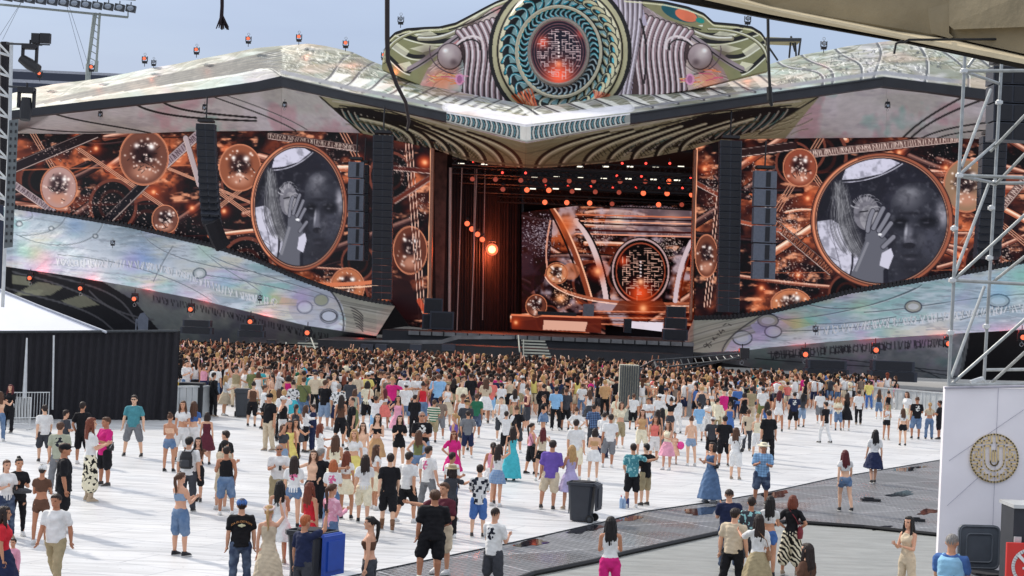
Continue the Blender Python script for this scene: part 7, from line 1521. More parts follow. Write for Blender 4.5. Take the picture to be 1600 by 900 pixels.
def setmesh(name, me, parent, colr, m=None):
    o = bpy.data.objects.new(name, me); COL.objects.link(o); o.parent = parent; o.color = L4(*colr)
    if m is not None: o.material_slots[0].link = 'OBJECT'; o.material_slots[0].material = m
    return o
PEOPLE = []; PK = {}
def person(x, y, sex='m', pose='stand', face=0.0, top='tee', topc='white', bot='shorts', botc='black', hair='short_hair', hairc='dark', h=None, pat=None, bpat=None, shoe=None, skin=None, label=None, grp=None, boots=False, wide=1.0, pos=None, hatc=None, vary=True):
    r = prs; kid = sex == 'c'; sx = 'f' if kid else sex
    t = bpy.data.objects.new('person', None); COL.objects.link(t); t.empty_display_size = .2
    if vary and pose == 'stand' and not label: pose = r.choice(['stand', 'weight', 'talk', 'step', 'hips' if sex != 'm' else 'pocket', 'chin', 'reach', 'weight'])
    px, py = pos; h = h or (1.77 if sex == 'm' else 1.66); sc = h/1.75
    t.location = (px, py, .012); t.rotation_euler = (0, 0, math.radians(face)); w_ = wide*(r.uniform(.96, 1.08) if vary else 1); t.scale = (sc*w_*(-1 if vary and not label and pose not in ('film', 'hug', 'phone', 'walk', 'walkb') and top != 'strapless' and pat is None and r.random() < .5 else 1), sc*w_, sc); t.rotation_euler[1] = math.radians(r.uniform(-1.6, 1.6)); t.rotation_euler[0] = math.radians(r.uniform(-2, 2.4))
    sk = skin or r.choice(SKIN); J = (sx, pose)
    setmesh('body', body_mesh(*J), t, sk)
    hm = {'cap': 'short_hair', 'sunhat': 'bob' if sx == 'f' else 'short_hair', 'hat': 'short_hair'}.get(hair, hair)
    setmesh('hair', garment(hm, *J), t, HC[hairc])
    if hair in ('cap', 'sunhat', 'hat'): setmesh('cap' if hair == 'cap' else 'hat', garment(hair, *J), t, CC[hatc or ('black' if hair == 'cap' else 'beige')])
    denimc = ('denim', 'ddenim', 'ldenim')
    if top and top not in ('dress', 'gown', 'mini_dress'): setmesh(top if top != 'tee' else 'tshirt', garment(top, *J), t, CC[topc], PATS[pat] if pat else None)
    if top in ('dress', 'gown', 'mini_dress'): setmesh('dress', garment(top, *J), t, CC[topc], PATS[pat] if pat else None)
    else: setmesh(bot, garment(bot, *J), t, CC[botc], PATS[bpat] if bpat else (M_denim if botc in denimc else None))
    shc = shoe or r.choice([(220, 220, 218), (220, 220, 218), (30, 30, 34), (60, 56, 54), (160, 140, 120)])
    for k in 'RL': setmesh('shoe', shoe_mesh(sx, pose, k, boots), t, shc)
    PEOPLE.append(dict(o=t, x=px, y=py, label=label, sex=sex, top=top, topc=topc, bot=bot, botc=botc, hair=hair, hairc=hairc, pat=pat, hatc=hatc, pose=pose, bpat=bpat, scr=None)); return t
def place(x, yt, yf, h):
    """stand a figure where its feet are in the photograph, else by the height of its head"""
    if yf: g = G(x, yf); d = ray(x, yt); hh = CAMZ+d[2]*(g[1]/d[1]); return (float(g[0]), float(g[1])), float(hh)
    g = G(x, yt, h); return (float(g[0]), float(g[1])), h
FACE = {'B': 0, 'F': 180, 'R': -75, 'L': 75, 'BR': -35, 'BL': 35, 'FR': -140, 'FL': 140}
def P_(line):
    f = line.split('|'); a = f[0].split(); x, yt = float(a[0]), float(a[1]); yf = None if a[2] == '-' else float(a[2]); sex, fc, pose = a[3:6]; kw = {}
    tp, bt, hr = [q.split(':') for q in a[6:9]]
    kw.update(top=tp[0], topc=tp[1], pat=tp[2] if len(tp) > 2 else None, hair=hr[0], hairc=hr[1], hatc=hr[2] if len(hr) > 2 else None)
    if bt[0] != '-': kw.update(bot=bt[0], botc=bt[1], bpat=bt[2] if len(bt) > 2 else None)
    for e in a[9:]:
        k, v = e.split('='); kw[k] = float(v) if k in ('wide', 'h') else (tuple(int(q) for q in v.split(',')) if k in ('shoe', 'skin') else (v == '1' if k == 'boots' else v))
    h0 = kw.pop('h', 1.77 if sex == 'm' else (1.2 if sex == 'c' else 1.66)); pos, hh = place(x, yt, yf, h0)
    if yf: hh = min(max(hh, .9 if sex == 'c' else 1.5), 1.98)
    lab = f[1].strip() if len(f) > 1 else None
    t = person(x, yt, sex=sex, pose=pose, face=FACE.get(fc, 0)+prs.uniform(-12, 12), h=hh, pos=pos, label=lab, **kw); PEOPLE[-1]['scr'] = (x, yt); PEOPLE[-1]['hand'] = True; return t
LIST = """
8 729 843 f FR phone tee:white trousers:ddenim ponytail:brown
25 718 839 f FR phone tee:black leggings:black bun:black
62 732 852 f B phone crop:brown hot_shorts:brown cap:dark:white | woman in white cap, brown crop top and tight brown shorts, legs apart
98 693 832 m R stand shirt:black shorts:black cap:brown:black wide=1.12 | big man in open black shirt, black shorts and black cap, in profile
91 660 772 m B stand tee:sage:darkprint trousers:grey short_hair:brown wide=1.1
68 632 723 m BL walk tee:white shorts:dgrey short_hair:dark
100 641 728 m BR folded tee:dgrey shorts:black short_hair:dark
128 628 726 m B pocket tee:black shorts:black short_hair:dark
140 652 785 f R phone tee:white culottes:cream:cow long_hair:auburn boots=1 shoe=176,156,132 | woman in white top, black blotched cream culottes and tan boots
161 652 760 m FL phone shirt:magenta shorts:black short_hair:brown wide=1.05
207 617 714 m F apart tee:teal shorts:grey short_hair:dark
86 802 918 m F walk tee:white trousers:khaki short_hair:dark wide=1.1 | older man in white polo shirt walking toward the camera at lower left
16 842 935 c F stand long_sleeve:pink trousers:pink hairband:dark | small child in pink with a headband at the lower left corner
-1 825 950 f R stand tee:red skirt:navy long_hair:dark | person in red cut by left picture edge beside the child in pink
282 738 870 f BR phone strapless:ldenim shorts:denim ponytail:brown | woman with bare back, pale band top and long denim shorts looking down
374 800 925 m B stand tee:black trousers:ddenim cap:dark:blue wide=1.1 | man in blue cap and black T-shirt with gold lettering on the back
292 683 800 m B stand tee:white trousers:dgrey short_hair:black | man in white T-shirt wearing a black backpack
306 690 785 f F stand crop:brown shorts:black long_hair:dark
345 688 798 m BR phone tee:beige shorts:beige short_hair:black
351 700 806 m B stand tank:black shorts:denim short_hair:dark
351 673 780 m L stand tee:black shorts:black short_hair:dark
264 646 738 f B phone strapless:peach hot_shorts:denim bun:brown
284 626 722 f F stand crop:white shorts:white long_hair:brown
300 627 722 f B stand crop:blue shorts:white long_hair:brown
321 646 727 f B stand dress:maroon - bob:dark
273 587 648 m B stand tee:mustard trousers:ddenim short_hair:dark
333 582 652 m BR pocket long_sleeve:black trousers:black short_hair:dark
350 586 650 f R phone tee:white skirt:beige long_hair:blonde
393 597 667 f B stand tank:brown shorts:black bun:dark
11 601 677 f F phone long_sleeve:black trousers:black long_hair:burgundy
-1 612 690 f B stand strapless:peach trousers:denim long_hair:brown
433 703 800 m F phone tee:white trousers:khaki buzz:grey wide=1.1
458 712 825 f B stand tee:white:pinkprint hot_shorts:denim long_hair:dark
434 757 882 f B phone dress:white - long_hair:black
481 758 885 f BR stand gown:red - long_hair:auburn
513 767 888 f BR phone long_sleeve:pink:paisley trousers:denim ponytail:brown
516 722 832 f B phone tee:white:pinkprint trousers:denim bob:ginger
496 701 812 m BR hug tee:black trousers:black short_hair:grey
487 708 812 f F hug tank:peach shorts:black long_hair:brown
538 706 812 f B stand crop:white mini_skirt:cream long_hair:auburn
566 711 818 f B walk tee:white shorts:cream long_hair:dark
604 707 830 m B walk tee:black shorts:black short_hair:dark boots=1 shoe=120,84,58
634 705 818 m BR walkb tee:white shorts:black short_hair:dark wide=1.05
586 697 797 f R stand crop:white skirt:cream long_hair:brown
518 679 784 f B folded dress:cream - long_hair:brown
551 671 772 f F film crop:white skirt:yellow long_hair:blonde
668 696 806 m BR apart tee:white:pinkprint trousers:grey short_hair:dark
706 672 764 f F akimbo tee:magenta skirt:magenta long_hair:auburn
705 709 813 m BR stand tee:white trousers:ddenim short_hair:dark
701 734 842 f BL hug tee:dgrey trousers:black sunhat:dark:khaki
688 755 898 m FL hug shirt:maroon shorts:beige short_hair:brown
672 766 910 m B stand shirt:black shorts:black short_hair:brown wide=1.14
746 732 840 m B phone shirt:white:squares shorts:blue short_hair:dark
774 694 792 f BR film tank:white mini_skirt:ldenim:plaid long_hair:dark
765 699 788 f B stand tank:pink mini_skirt:white ponytail:dark
797 666 752 f B film gown:turquoise - long_hair:dark
768 822 938 m BR phone tee:white:darkprint shorts:dgrey buzz:dark | man in white T-shirt with dark back print walking by the tiled mat
574 852 962 f L stand strapless:brown shorts:dgrey ponytail:black | woman with bare shoulders and a long black braid at bottom centre
469 846 962 m BR film tee:navy trousers:dgrey short_hair:ginger | man in navy polo raising one hand at the bottom edge
418 812 940 f B film gown:beige - ponytail:blonde | blonde woman in beige strappy dress with a flower crown
450 657 745 f F akimbo dress:yellow - long_hair:dark
857 688 797 m B stand shirt:purple shorts:beige short_hair:dark wide=1.08
887 695 797 f BL phone dress:lilac - long_hair:blonde
898 655 750 m B stand tee:white shorts:cream short_hair:dark
926 677 752 f B phone strapless:tan mini_skirt:white bob:dark
950 647 731 m B stand tee:white shorts:grey short_hair:dark
844 670 752 f B stand tank:beige hot_shorts:black long_hair:burgundy
830 676 742 f R stand tank:pink shorts:black ponytail:dark
986 693 794 m B hug tee:teal:leafy shorts:black short_hair:dark
1006 693 791 m BL hug shirt:black shorts:khaki short_hair:black
1108 691 785 f FL phone gown:denim - bob:dark
1187 692 789 m F phone shirt:skyblue:plaid shorts:ddenim sunhat:grey:cream wide=1.1
1149 668 750 f BR film tee:white shorts:white long_hair:brown
1052 676 726 c F stand dress:peach - hairband:brown
1078 651 729 f B stand tank:peach hot_shorts:ldenim bun:brown
1129 650 729 m B stand tee:black shorts:black short_hair:dark
1025 647 708 f B stand tank:black hot_shorts:black long_hair:dark
1137 765 890 m B stand tee:navy trousers:ddenim buzz:dark wide=1.1
1167 791 905 m B phone tee:dgrey:leafy shorts:dgrey short_hair:dark
1141 806 932 m BR stand tee:beige trousers:black short_hair:dark wide=1.12
1181 824 945 f B stand shirt:white skirt:khaki long_hair:dark
952 837 955 f B phone tank:white trousers:magenta long_hair:black
1198 788 902 f B phone crop:white hot_shorts:blue long_hair:black
1234 780 900 f BR stand tee:black culottes:cream:zebra bob:auburn
1252 873 1010 f BL stand tee:brown trousers:black long_hair:dark | dark haired head at bottom edge beneath the woman in zebra print
1414 834 945 f FL phone tank:beige trousers:beige long_hair:black
1320 702 800 f B walk crop:white hot_shorts:denim long_hair:burgundy
1363 670 756 f B walkb tee:white skirt:navy long_hair:black
1287 627 693 m BL walk tee:black trousers:white short_hair:dark
1384 631 688 f F phone tank:white hot_shorts:black bun:brown
1410 638 697 f B stand crop:white hot_shorts:black long_hair:brown
1431 620 687 m B stand tee:black:whiteprint shorts:denim buzz:brown
1451 629 687 f B phone crop:beige trousers:denim ponytail:blonde
1466 626 687 m L phone tee:black shorts:black short_hair:dark
1417 612 674 f FL stand tee:white skirt:cream bob:brown
1386 611 660 f B film tank:black trousers:khaki bun:dark
1200 641 724 m B stand shirt:black trousers:black short_hair:dark
1215 610 675 f B stand tank:white hot_shorts:white long_hair:burgundy
1239 613 672 m B stand tee:navy:whiteprint shorts:black short_hair:dark
1252 614 668 f B stand tee:dgrey shorts:ldenim long_hair:black
1280 610 662 m B stand tee:white shorts:grey short_hair:dark
1294 617 668 f F phone tee:white hot_shorts:ldenim long_hair:brown
1309 620 673 f F folded tee:cream shorts:denim long_hair:blonde
1321 613 673 f B stand dress:black - long_hair:dark
1341 610 664 m B stand shirt:white trousers:black short_hair:dark
1357 594 640 m B stand tee:yellow trousers:blue short_hair:dark
847 600 664 m B pocket long_sleeve:black trousers:black short_hair:dark
866 604 673 m B stand tee:skyblue trousers:black short_hair:black
882 606 673 m B stand tee:dgrey shorts:black short_hair:brown
907 600 650 m B stand tee:white trousers:denim short_hair:brown
920 604 656 f FL phone shirt:dgrey trousers:dgrey bob:dark
944 594 652 m B folded long_sleeve:tan trousers:black short_hair:blonde
822 600 652 f B phone tee:white shorts:cream bob:brown
925 632 700 m B pocket shirt:navy:plaid trousers:dgrey short_hair:dark
900 637 706 f B stand tee:white shorts:khaki bun:brown
962 620 676 f B stand shirt:cream trousers:beige short_hair:blonde
987 627 672 m B stand tee:white shorts:black short_hair:brown
1012 622 682 m F folded tee:white shorts:denim short_hair:dark
1027 616 674 m B stand tee:white trousers:grey sunhat:dark:white
1057 619 678 f B stand long_sleeve:white trousers:white bob:dark
1091 631 690 m B stand shirt:skyblue shorts:white short_hair:dark
1104 624 682 f FL phone shirt:white trousers:white long_hair:dark
1120 622 684 m BR phone shirt:cream trousers:khaki short_hair:dark
1138 633 690 f B stand mini_dress:blue - bun:brown
1110 652 722 m B stand tee:dgrey shorts:black cap:brown:white
1162 614 665 f B stand mini_dress:black - bob:dark
1140 610 668 m B hug tee:black trousers:denim short_hair:blonde
1152 602 656 m B folded shirt:blue trousers:navy short_hair:brown
1172 605 664 m B stand tee:khaki trousers:beige short_hair:dark
1191 605 662 m B stand tee:white shorts:olive cap:dark:grey
942 647 716 m BR folded tee:white trousers:navy short_hair:dark wide=1.15
1000 640 712 f F stand tank:tan shorts:cream long_hair:brown
1031 637 704 f BL phone tank:dgrey trousers:grey long_hair:black
972 605 655 m B stand tee:pink trousers:dgrey short_hair:dark
806 635 708 m B stand tee:black shorts:dgrey bun:brown
411 602 672 m R stand tee:white shorts:black short_hair:brown
433 607 673 f B phone mini_dress:dgrey - long_hair:brown
456 595 668 f B stand shirt:white:floral skirt:turquoise bun:dark
471 589 666 m B stand tee:olive shorts:denim short_hair:brown
506 600 667 m B phone shirt:blue shorts:grey short_hair:grey
526 600 673 m B stand shirt:white:floral shorts:navy short_hair:grey
550 608 675 f B stand tank:sage long_skirt:olive bob:brown
584 620 685 m B up tee:white trousers:skyblue short_hair:dark
620 618 690 f F stand dress:pink - long_hair:dark
646 617 685 m B folded long_sleeve:black trousers:black short_hair:dark
675 625 692 m B stand tee:green:striped shorts:khaki short_hair:brown
686 620 686 m B stand tee:taupe shorts:grey short_hair:brown
682 584 652 m B stand shirt:skyblue shorts:navy short_hair:brown wide=1.25
741 615 684 m B stand tee:green shorts:ddenim short_hair:brown
781 620 690 m F stand tee:white shorts:dgrey short_hair:dark
764 590 658 m B stand tee:coral shorts:skyblue short_hair:brown
781 598 655 m B stand tee:white shorts:beige short_hair:black
717 597 660 f B phone tank:white shorts:white long_hair:auburn
439 665 752 f FR film crop:dgrey trousers:ldenim bob:brown
457 661 740 f FR stand tank:peach shorts:black long_hair:dark
476 638 708 f R hug long_sleeve:white shorts:black long_hair:brown
487 636 706 m L hug long_sleeve:navy trousers:navy short_hair:dark
500 664 750 f R hug tee:white skirt:white long_hair:auburn
562 660 750 f F film tank:peach shorts:white long_hair:brown | woman in sunglasses facing the camera behind the long haired group
584 646 742 f F phone strapless:black skirt:tan long_hair:dark
622 649 735 f F phone tee:black hot_shorts:black long_hair:dark
657 643 745 m F folded tee:black:whiteprint shorts:ldenim buzz:grey wide=1.1
706 646 735 f L akimbo tank:purple shorts:beige ponytail:blonde
756 590 662 f B stand tee:beige skirt:white long_hair:brown
735 583 652 m B stand tee:black shorts:dgrey short_hair:dark
600 607 670 f B stand strapless:white skirt:coral long_hair:burgundy
572 595 668 f B stand tee:cream shorts:black bob:dark
545 590 655 m B stand tee:dgrey shorts:black cap:dark:black
632 598 668 m B stand tee:white shorts:denim cap:dark:white
660 597 668 f B stand tank:red shorts:denim bun:dark
697 600 668 f F phone tank:white skirt:beige bob:brown
1085 603 652 f B stand tank:pink shorts:denim bun:dark
1040 662 735 f FL phone tank:cream skirt:pink long_hair:brown
1020 665 722 f F stand tank:coral shorts:white long_hair:brown
790 652 716 m B up tee:white shorts:black short_hair:dark
730 660 716 m B stand tee:grey shorts:navy short_hair:dark
1166 640 705 m B stand tee:beige trousers:dgrey short_hair:brown
1180 655 715 f B stand tank:cream shorts:white bun:blonde
650 680 762 f B stand tank:olive hot_shorts:denim long_hair:brown
1372 608 655 f B stand tank:dgrey shorts:denim long_hair:brown
1400 600 640 f F stand tee:pink shorts:white long_hair:dark
"""
for ln in LIST.strip().split('\n'): P_(ln)

# ------------------------------------------------------------------ labels that tell one person from another
TOPN = dict(tee='T-shirt', long_sleeve='long-sleeved top', shirt='loose shirt', tank='tank top', crop='crop top', strapless='strapless top')
PN = dict(squares='black and white', floral='floral', leafy='patterned', cow='blotched', zebra='zebra print', plaid='plaid', striped='striped', paisley='paisley', pinkprint='pink printed', darkprint='dark printed', whiteprint='printed', goldprint='printed')
def cn(c): return CNAME.get(c, c)
def base_label(p, short=False):
    who = {'m': 'man', 'f': 'woman', 'c': 'child'}[p['sex']]
    tc = (PN[p['pat']]+' ' if p['pat'] else '')+cn(p['topc'])
    if p['pat'] == 'squares': tc = 'black and white'
    if p['top'] in ('dress', 'gown', 'mini_dress'): s = '%s in %s %s' % (who, tc, GN[p['top']])
    else:
        bc = (PN[p['bpat']]+' ' if p['bpat'] else '')+cn(p['botc']); s = '%s in %s %s and %s %s' % (who, tc, TOPN[p['top']], bc, GN[p['bot']])
    return s
def hair_label(p):
    if p['hair'] in ('cap', 'hat'): return '%s cap' % cn(p['hatc'] or 'black')
    if p['hair'] == 'sunhat': return '%s hat' % cn(p['hatc'] or 'beige')
    return '%s %s' % (p['hairc'], HN[p['hair']])
def scr_of(x, y, z=1.6):
    v = RN.T @ np.array([x, y, z-CAMZ]); return 800+FPX*v[0]/-v[2], 450-FPX*v[1]/-v[2]

# ------------------------------------------------------------------ things the people wear or hold
def near_person(x, yt):
    return min((p for p in PEOPLE if p['scr']), key=lambda p: (p['scr'][0]-x)**2+(p['scr'][1]-yt)**2)['o']
def prop(name, label, cat, x, yt, parts, grp=None):
    o = near_person(x, yt); a = o.rotation_euler[2]; R = Matrix.Rotation(a, 3, 'Z'); L = Vector(o.location); s = o.scale[2]
    T = lambda p: L+(R @ Vector(p))*s
    obs = []
    root = None
    if len(parts) > 1: root = thing(name, label, cat, T(parts[0][3]), group=grp)
    for (pn, fn, m, c) in parts:
        mb = MB(); fn(mb); mb.v = [tuple(T(v)) for v in mb.v]
        ob = mb.build(pn if root else name, m, root)
        if not root: tag(ob, label, cat, grp)
def mcol(n, c, r=.6): return MATS.get(n) or mat(n, c, r)
bk = mcol('bag_black', (24, 24, 28)); rd = mcol('bag_red', (120, 24, 36)); wh = mcol('bag_white', (210, 206, 200)); phm = mcol('phone_black', (14, 14, 18), .2); tn = mcol('bag_tan', (150, 110, 80)); cpw = mcol('cup_white', (220, 220, 226), .4)
prop('backpack', 'black backpack on the back of a man in white T-shirt at left', 'backpack', 292, 683, [('bag_body', lambda b: (b.loft([(0, -.2, 1.02, .13, .08), (0, -.215, 1.08, .16, .1), (0, -.215, 1.3, .155, .1), (0, -.2, 1.42, .11, .07)], 14)), bk, (0, -.2, 1.0)), ('pocket', lambda b: b.loft([(0, -.29, 1.08, .11, .04), (0, -.295, 1.2, .11, .045), (0, -.28, 1.24, .09, .03)], 12), mcol('bag_grey', (52, 54, 60)), (0, 0, 0)), ('strap', lambda b: (b.tube([(.09, -.13, 1.4), (.1, -.02, 1.47), (.1, .12, 1.36), (.11, .12, 1.15), (.12, -.1, 1.05)], .018, 6)), bk, (0, 0, 0)), ('strap', lambda b: (b.tube([(-.09, -.13, 1.4), (-.1, -.02, 1.47), (-.1, .12, 1.36), (-.11, .12, 1.15), (-.12, -.1, 1.05)], .018, 6)), bk, (0, 0, 0))])
def shoulder_bag(label, x, yt, m, sd=1, z=.92, w_=.11, h_=.09):
    prop('shoulder_bag', label, 'bag', x, yt, [('bag_body', lambda b: b.loft([(sd*.2, -.04, z-h_, .05, w_*.9), (sd*.205, -.04, z, .06, w_), (sd*.2, -.04, z+h_, .035, w_*.85)], 12), m, (sd*.2, 0, z)), ('strap', lambda b: b.tube([(sd*.2, -.1, z+h_), (sd*.12, -.14, 1.25), (-sd*.05, -.09, 1.44), (-sd*.07, .06, 1.43), (sd*.1, .14, 1.2), (sd*.2, .05, z+h_)], .009, 5), m, (0, 0, 0))], 'shoulder bags')
shoulder_bag('black crossbody bag on the man in the magenta shirt', 161, 652, bk, -1, 1.0)
shoulder_bag('black handbag on woman in white dress with long black hair', 434, 757, bk, -1, 1.0)
shoulder_bag('dark red bag on arm of the woman in zebra print culottes', 1234, 780, rd, 1, .95, .13, .13)
shoulder_bag('tan sling bag on the woman in white blouse at lower right', 1181, 824, tn, 1, .95)
shoulder_bag('small black waist bag on woman in long denim dress', 1108, 691, bk, -1, 1.05, .08, .06)
shoulder_bag('thin black bag strap over the woman in white shorts filming at right', 1149, 668, bk, 1, 1.0, .08, .06)
shoulder_bag('grey sling bag on man in olive T-shirt', 471, 589, mcol('bag_grey', (52, 54, 60)), 1, 1.0)
shoulder_bag('small black bag on the woman in peach strappy top holding her friend', 830, 676, bk, 1, 1.0, .07, .06)
def hand_phone(label, x, yt, up=False):
    o = near_person(x, yt)
    z, y = (1.86, .36) if up else (1.17, .40)
    xx = .16 if up else .0
    prop('phone', label, 'phone', x, yt, [('phone', lambda b: b.box((xx, y, z), (.075, .012, .15), Matrix.Rotation(-.5 if not up else 0, 3, 'X')), phm, (0, 0, 0))], 'phones in hands')
for (x, y, lb) in ((140, 652, 'phone held by woman in blotched culottes'), (8, 729, 'phone held by the woman with brown ponytail at left edge'), (282, 738, 'phone held by woman in long denim shorts with bare back'), (433, 703, 'phone held by grey haired man in white T-shirt')): hand_phone(lb, x, y)
for (x, y, lb) in ((797, 666, 'phone raised by woman in turquoise long dress'), (774, 694, 'phone raised by woman in plaid miniskirt'), (469, 846, 'phone raised by the man in navy polo at bottom'), (1149, 668, 'phone raised by the woman in white shorts at right'), (551, 671, 'phone raised by blonde woman in yellow skirt')): hand_phone(lb, x, y, True)
prop('balloon', 'small magenta balloon beside the child in peach dress', 'balloon', 1052, 676, [('balloon_body', lambda b: b.ball((-.35, .1, 1.05), (.2, .2, .23), 16), mcol('balloon_pink', (230, 60, 150), .25), (-.35, .1, 1.0)), ('string', lambda b: b.tube([(-.35, .1, .82), (-.25, .15, .7), (-.2, .2, .62)], .004, 4), cpw, (0, 0, 0))])
prop('folded_jacket', 'grey folded cloth held by woman in black at the left edge', 'jacket', 25, 718, [('cloth', lambda b: b.loft([(0, .36, 1.0, .18, .08, .1, 5), (0, .38, 1.06, .2, .1, .1, 5), (.02, .37, 1.11, .12, .06, .1, 5)], 20), mcol('bag_grey', (52, 54, 60)), (0, 0, 0))])
# worker in a blue vest at the bin, flower crown, glasses
cp = near_person(374, 800); Jc = skel('m', 'stand')
def text_part(txt, parent, size, loc, rgb, arc=0.0):
    cu = bpy.data.curves.new('lettering', 'FONT'); cu.body = txt; cu.size = size; cu.align_x = 'CENTER'; cu.extrude = .002; o = bpy.data.objects.new('lettering', cu); COL.objects.link(o)
    dg = bpy.context.evaluated_depsgraph_get(); me = bpy.data.meshes.new_from_object(o.evaluated_get(dg)); bpy.data.objects.remove(o)
    for v in me.vertices: x, y, z = v.co; v.co = (x+loc[0], loc[1]-z+.3*x*x, y+loc[2]-arc*x*x)
    me.materials.clear(); me.materials.append(M_cloth); me.name = 'lettering'; setmesh('lettering', me, parent, rgb)
text_part('DA IN DETROIT', cp, .052, (0, -.158, 1.33), (206, 150, 96), 2.2)
g = MB(); g.ball((0, -.152, 1.27), (.07, .008, .024), 12); g.ball((0, -.156, 1.27), (.03, .008, .036), 8); me = bpy.data.meshes.new('shirt_emblem'); me.from_pydata(g.v, [], g.f); me.materials.append(M_cloth); setmesh('shirt_emblem', me, cp, (206, 204, 170))
gy = 24.2; gx = float(P(1487, 880, gy)[0]); person(1487, 858, 'm', 'phone', face=-30, top='tee', topc='blue', bot='trousers', botc='navy', hair='buzz', hairc='grey', h=1.74, pos=(gx, gy), label='grey haired worker in a pale blue vest beside the bin with raised lid', wide=1.08, vary=False)
PEOPLE[-1]['scr'] = (1487, 858); wk = PEOPLE[-1]; ov = setmesh('vest', garment('tank', 'm', 'phone'), wk['o'], (150, 200, 230)); ov.scale = (1.18, 1.22, 1.0); ov.location = (0, 0, .01)
bl = near_person(418, 812); fl = MB(); J = skel('f', 'film'); hh = J['head']; fr = random.Random(6)
for k in range(22):
    a = 2*math.pi*k/22; fl.ball((hh[0]+.095*math.cos(a), hh[1]-.01+.108*math.sin(a), hh[2]+.075+.03*math.sin(a)), fr.uniform(.016, .026), 6)
me = bpy.data.meshes.new('flower_crown'); me.from_pydata(fl.v, [], fl.f); me.materials.append(M_cloth); setmesh('flower_crown', me, bl, (225, 205, 200))
def glasses(x, yt):
    o = near_person(x, yt); p = [q for q in PEOPLE if q['o'] == o][0]; J = skel('f' if p['sex'] == 'c' else p['sex'], p['pose']); hh = J['head']; g = MB()
    for sd in (-1, 1): g.ball((hh[0]+sd*.032, hh[1]+.094, hh[2]+.012), (.026, .01, .018), 8)
    g.tube([(hh[0]-.09, hh[1]+.01, hh[2]+.02), (hh[0]-.06, hh[1]+.09, hh[2]+.02), (hh[0]+.06, hh[1]+.09, hh[2]+.02), (hh[0]+.09, hh[1]+.01, hh[2]+.02)], .005, 4)
    me = bpy.data.meshes.new('sunglasses'); me.from_pydata(g.v, [], g.f); me.materials.append(phm); setmesh('sunglasses', me, o, (20, 20, 20))
for (x, y) in ((433, 703), (562, 660), (657, 643), (706, 672), (207, 617)): glasses(x, y)

# ------------------------------------------------------------------ the rows of the crowd nearest to us, each person on their own
limy = crv([(277, 628), (336, 632), (370, 638), (430, 645), (500, 650), (600, 650), (700, 650), (800, 650), (1000, 652), (1130, 655), (1200, 645), (1330, 634), (1478, 626)])
cr = random.Random(21); hand = [(p['x'], p['y']) for p in PEOPLE]
obst = [(float(G(983, 620)[0]), 74.5, 1.3), (float(G(1027, 620)[0]), Yc2, 1.2)]
def clear(x, y, pts, d):
    return all((x-a)**2+(y-b)**2 > d*d for a, b in pts)
cells = {}
def cell_ok(x, y, d):
    ci, cj = int(x//1), int(y//1)
    for i in (-1, 0, 1):
        for j in (-1, 0, 1):
            for (a, b) in cells.get((ci+i, cj+j), ()):
                if (a-x)**2+(b-y)**2 < d*d: return False
    return True
for (x, y) in hand: cells.setdefault((int(x//1), int(y//1)), []).append((x, y))
cand = []
tries = 0
while len(cand) < 2400 and tries < 60000:
    tries += 1; px = cr.uniform(277, 1480); Yd = cr.uniform(60, 117); x = float(P(px, 560, Yd)[0])
    fx, fy = scr_of(x, Yd, 0.0)
    if fx < 277 or fx > 1478 or fy > limy(fx): continue
    hx, hy = scr_of(x, Yd, 1.7)
    if Yd > 112.5 and X(500, 120)-1 < x < X(1068, 120)+1: continue
    if Yd > 104 and fx > 1060: continue
    if fx > 1180 and fy < np.interp(fx, [1180, 1478], [606, 626]): continue
    dens = np.interp(fy, [540, 620, 655], [1, 1, .6])
    if fx > 1100: dens *= .8
    if cr.random() > dens: continue
    if not cell_ok(x, Yd, .62) or any((x-a)**2+(Yd-b)**2 < r*r for a, b, r in obst): continue
    cells.setdefault((int(x//1), int(Yd//1)), []).append((x, Yd)); cand.append((Yd, x, fx, fy))
base_n = 0; tries = 0      # looser groups on the open floor in front of the dense crowd
while base_n < 26 and tries < 8000:
    tries += 1
    if cr.random() < .62: fx, fy = cr.uniform(415, 860), cr.triangular(650, 735, 660)
    elif cr.random() < .7: fx, fy = cr.uniform(860, 1240), cr.triangular(655, 715, 660)
    else: fx, fy = cr.uniform(1100, 1240), cr.uniform(650, 680)
    g = G(fx, fy); x, Yd = float(g[0]), float(g[1])
    if not cell_ok(x, Yd, .6): continue
    if any(abs(p['scr'][0]-fx) < 9 and 0 < p['scr'][1]+75-fy+20 < 40 for p in PEOPLE if p['scr']) and cr.random() < .7: continue
    cells.setdefault((int(x//1), int(Yd//1)), []).append((x, Yd)); cand.append((Yd, x, fx, fy)); base_n += 1
cand.sort(); NI = 300-len(PEOPLE)
labs = set()
TOPC = ['white']*20+['black']*14+['beige', 'dgrey', 'cream', 'taupe', 'grey']*2+['cream', 'peach', 'pink']*2+['cream', 'beige', 'grey', 'dgrey', 'navy', 'blue', 'skyblue', 'pink', 'coral', 'red', 'olive', 'green', 'yellow', 'lilac', 'peach', 'tan', 'maroon', 'turquoise', 'magenta', 'brown', 'khaki']
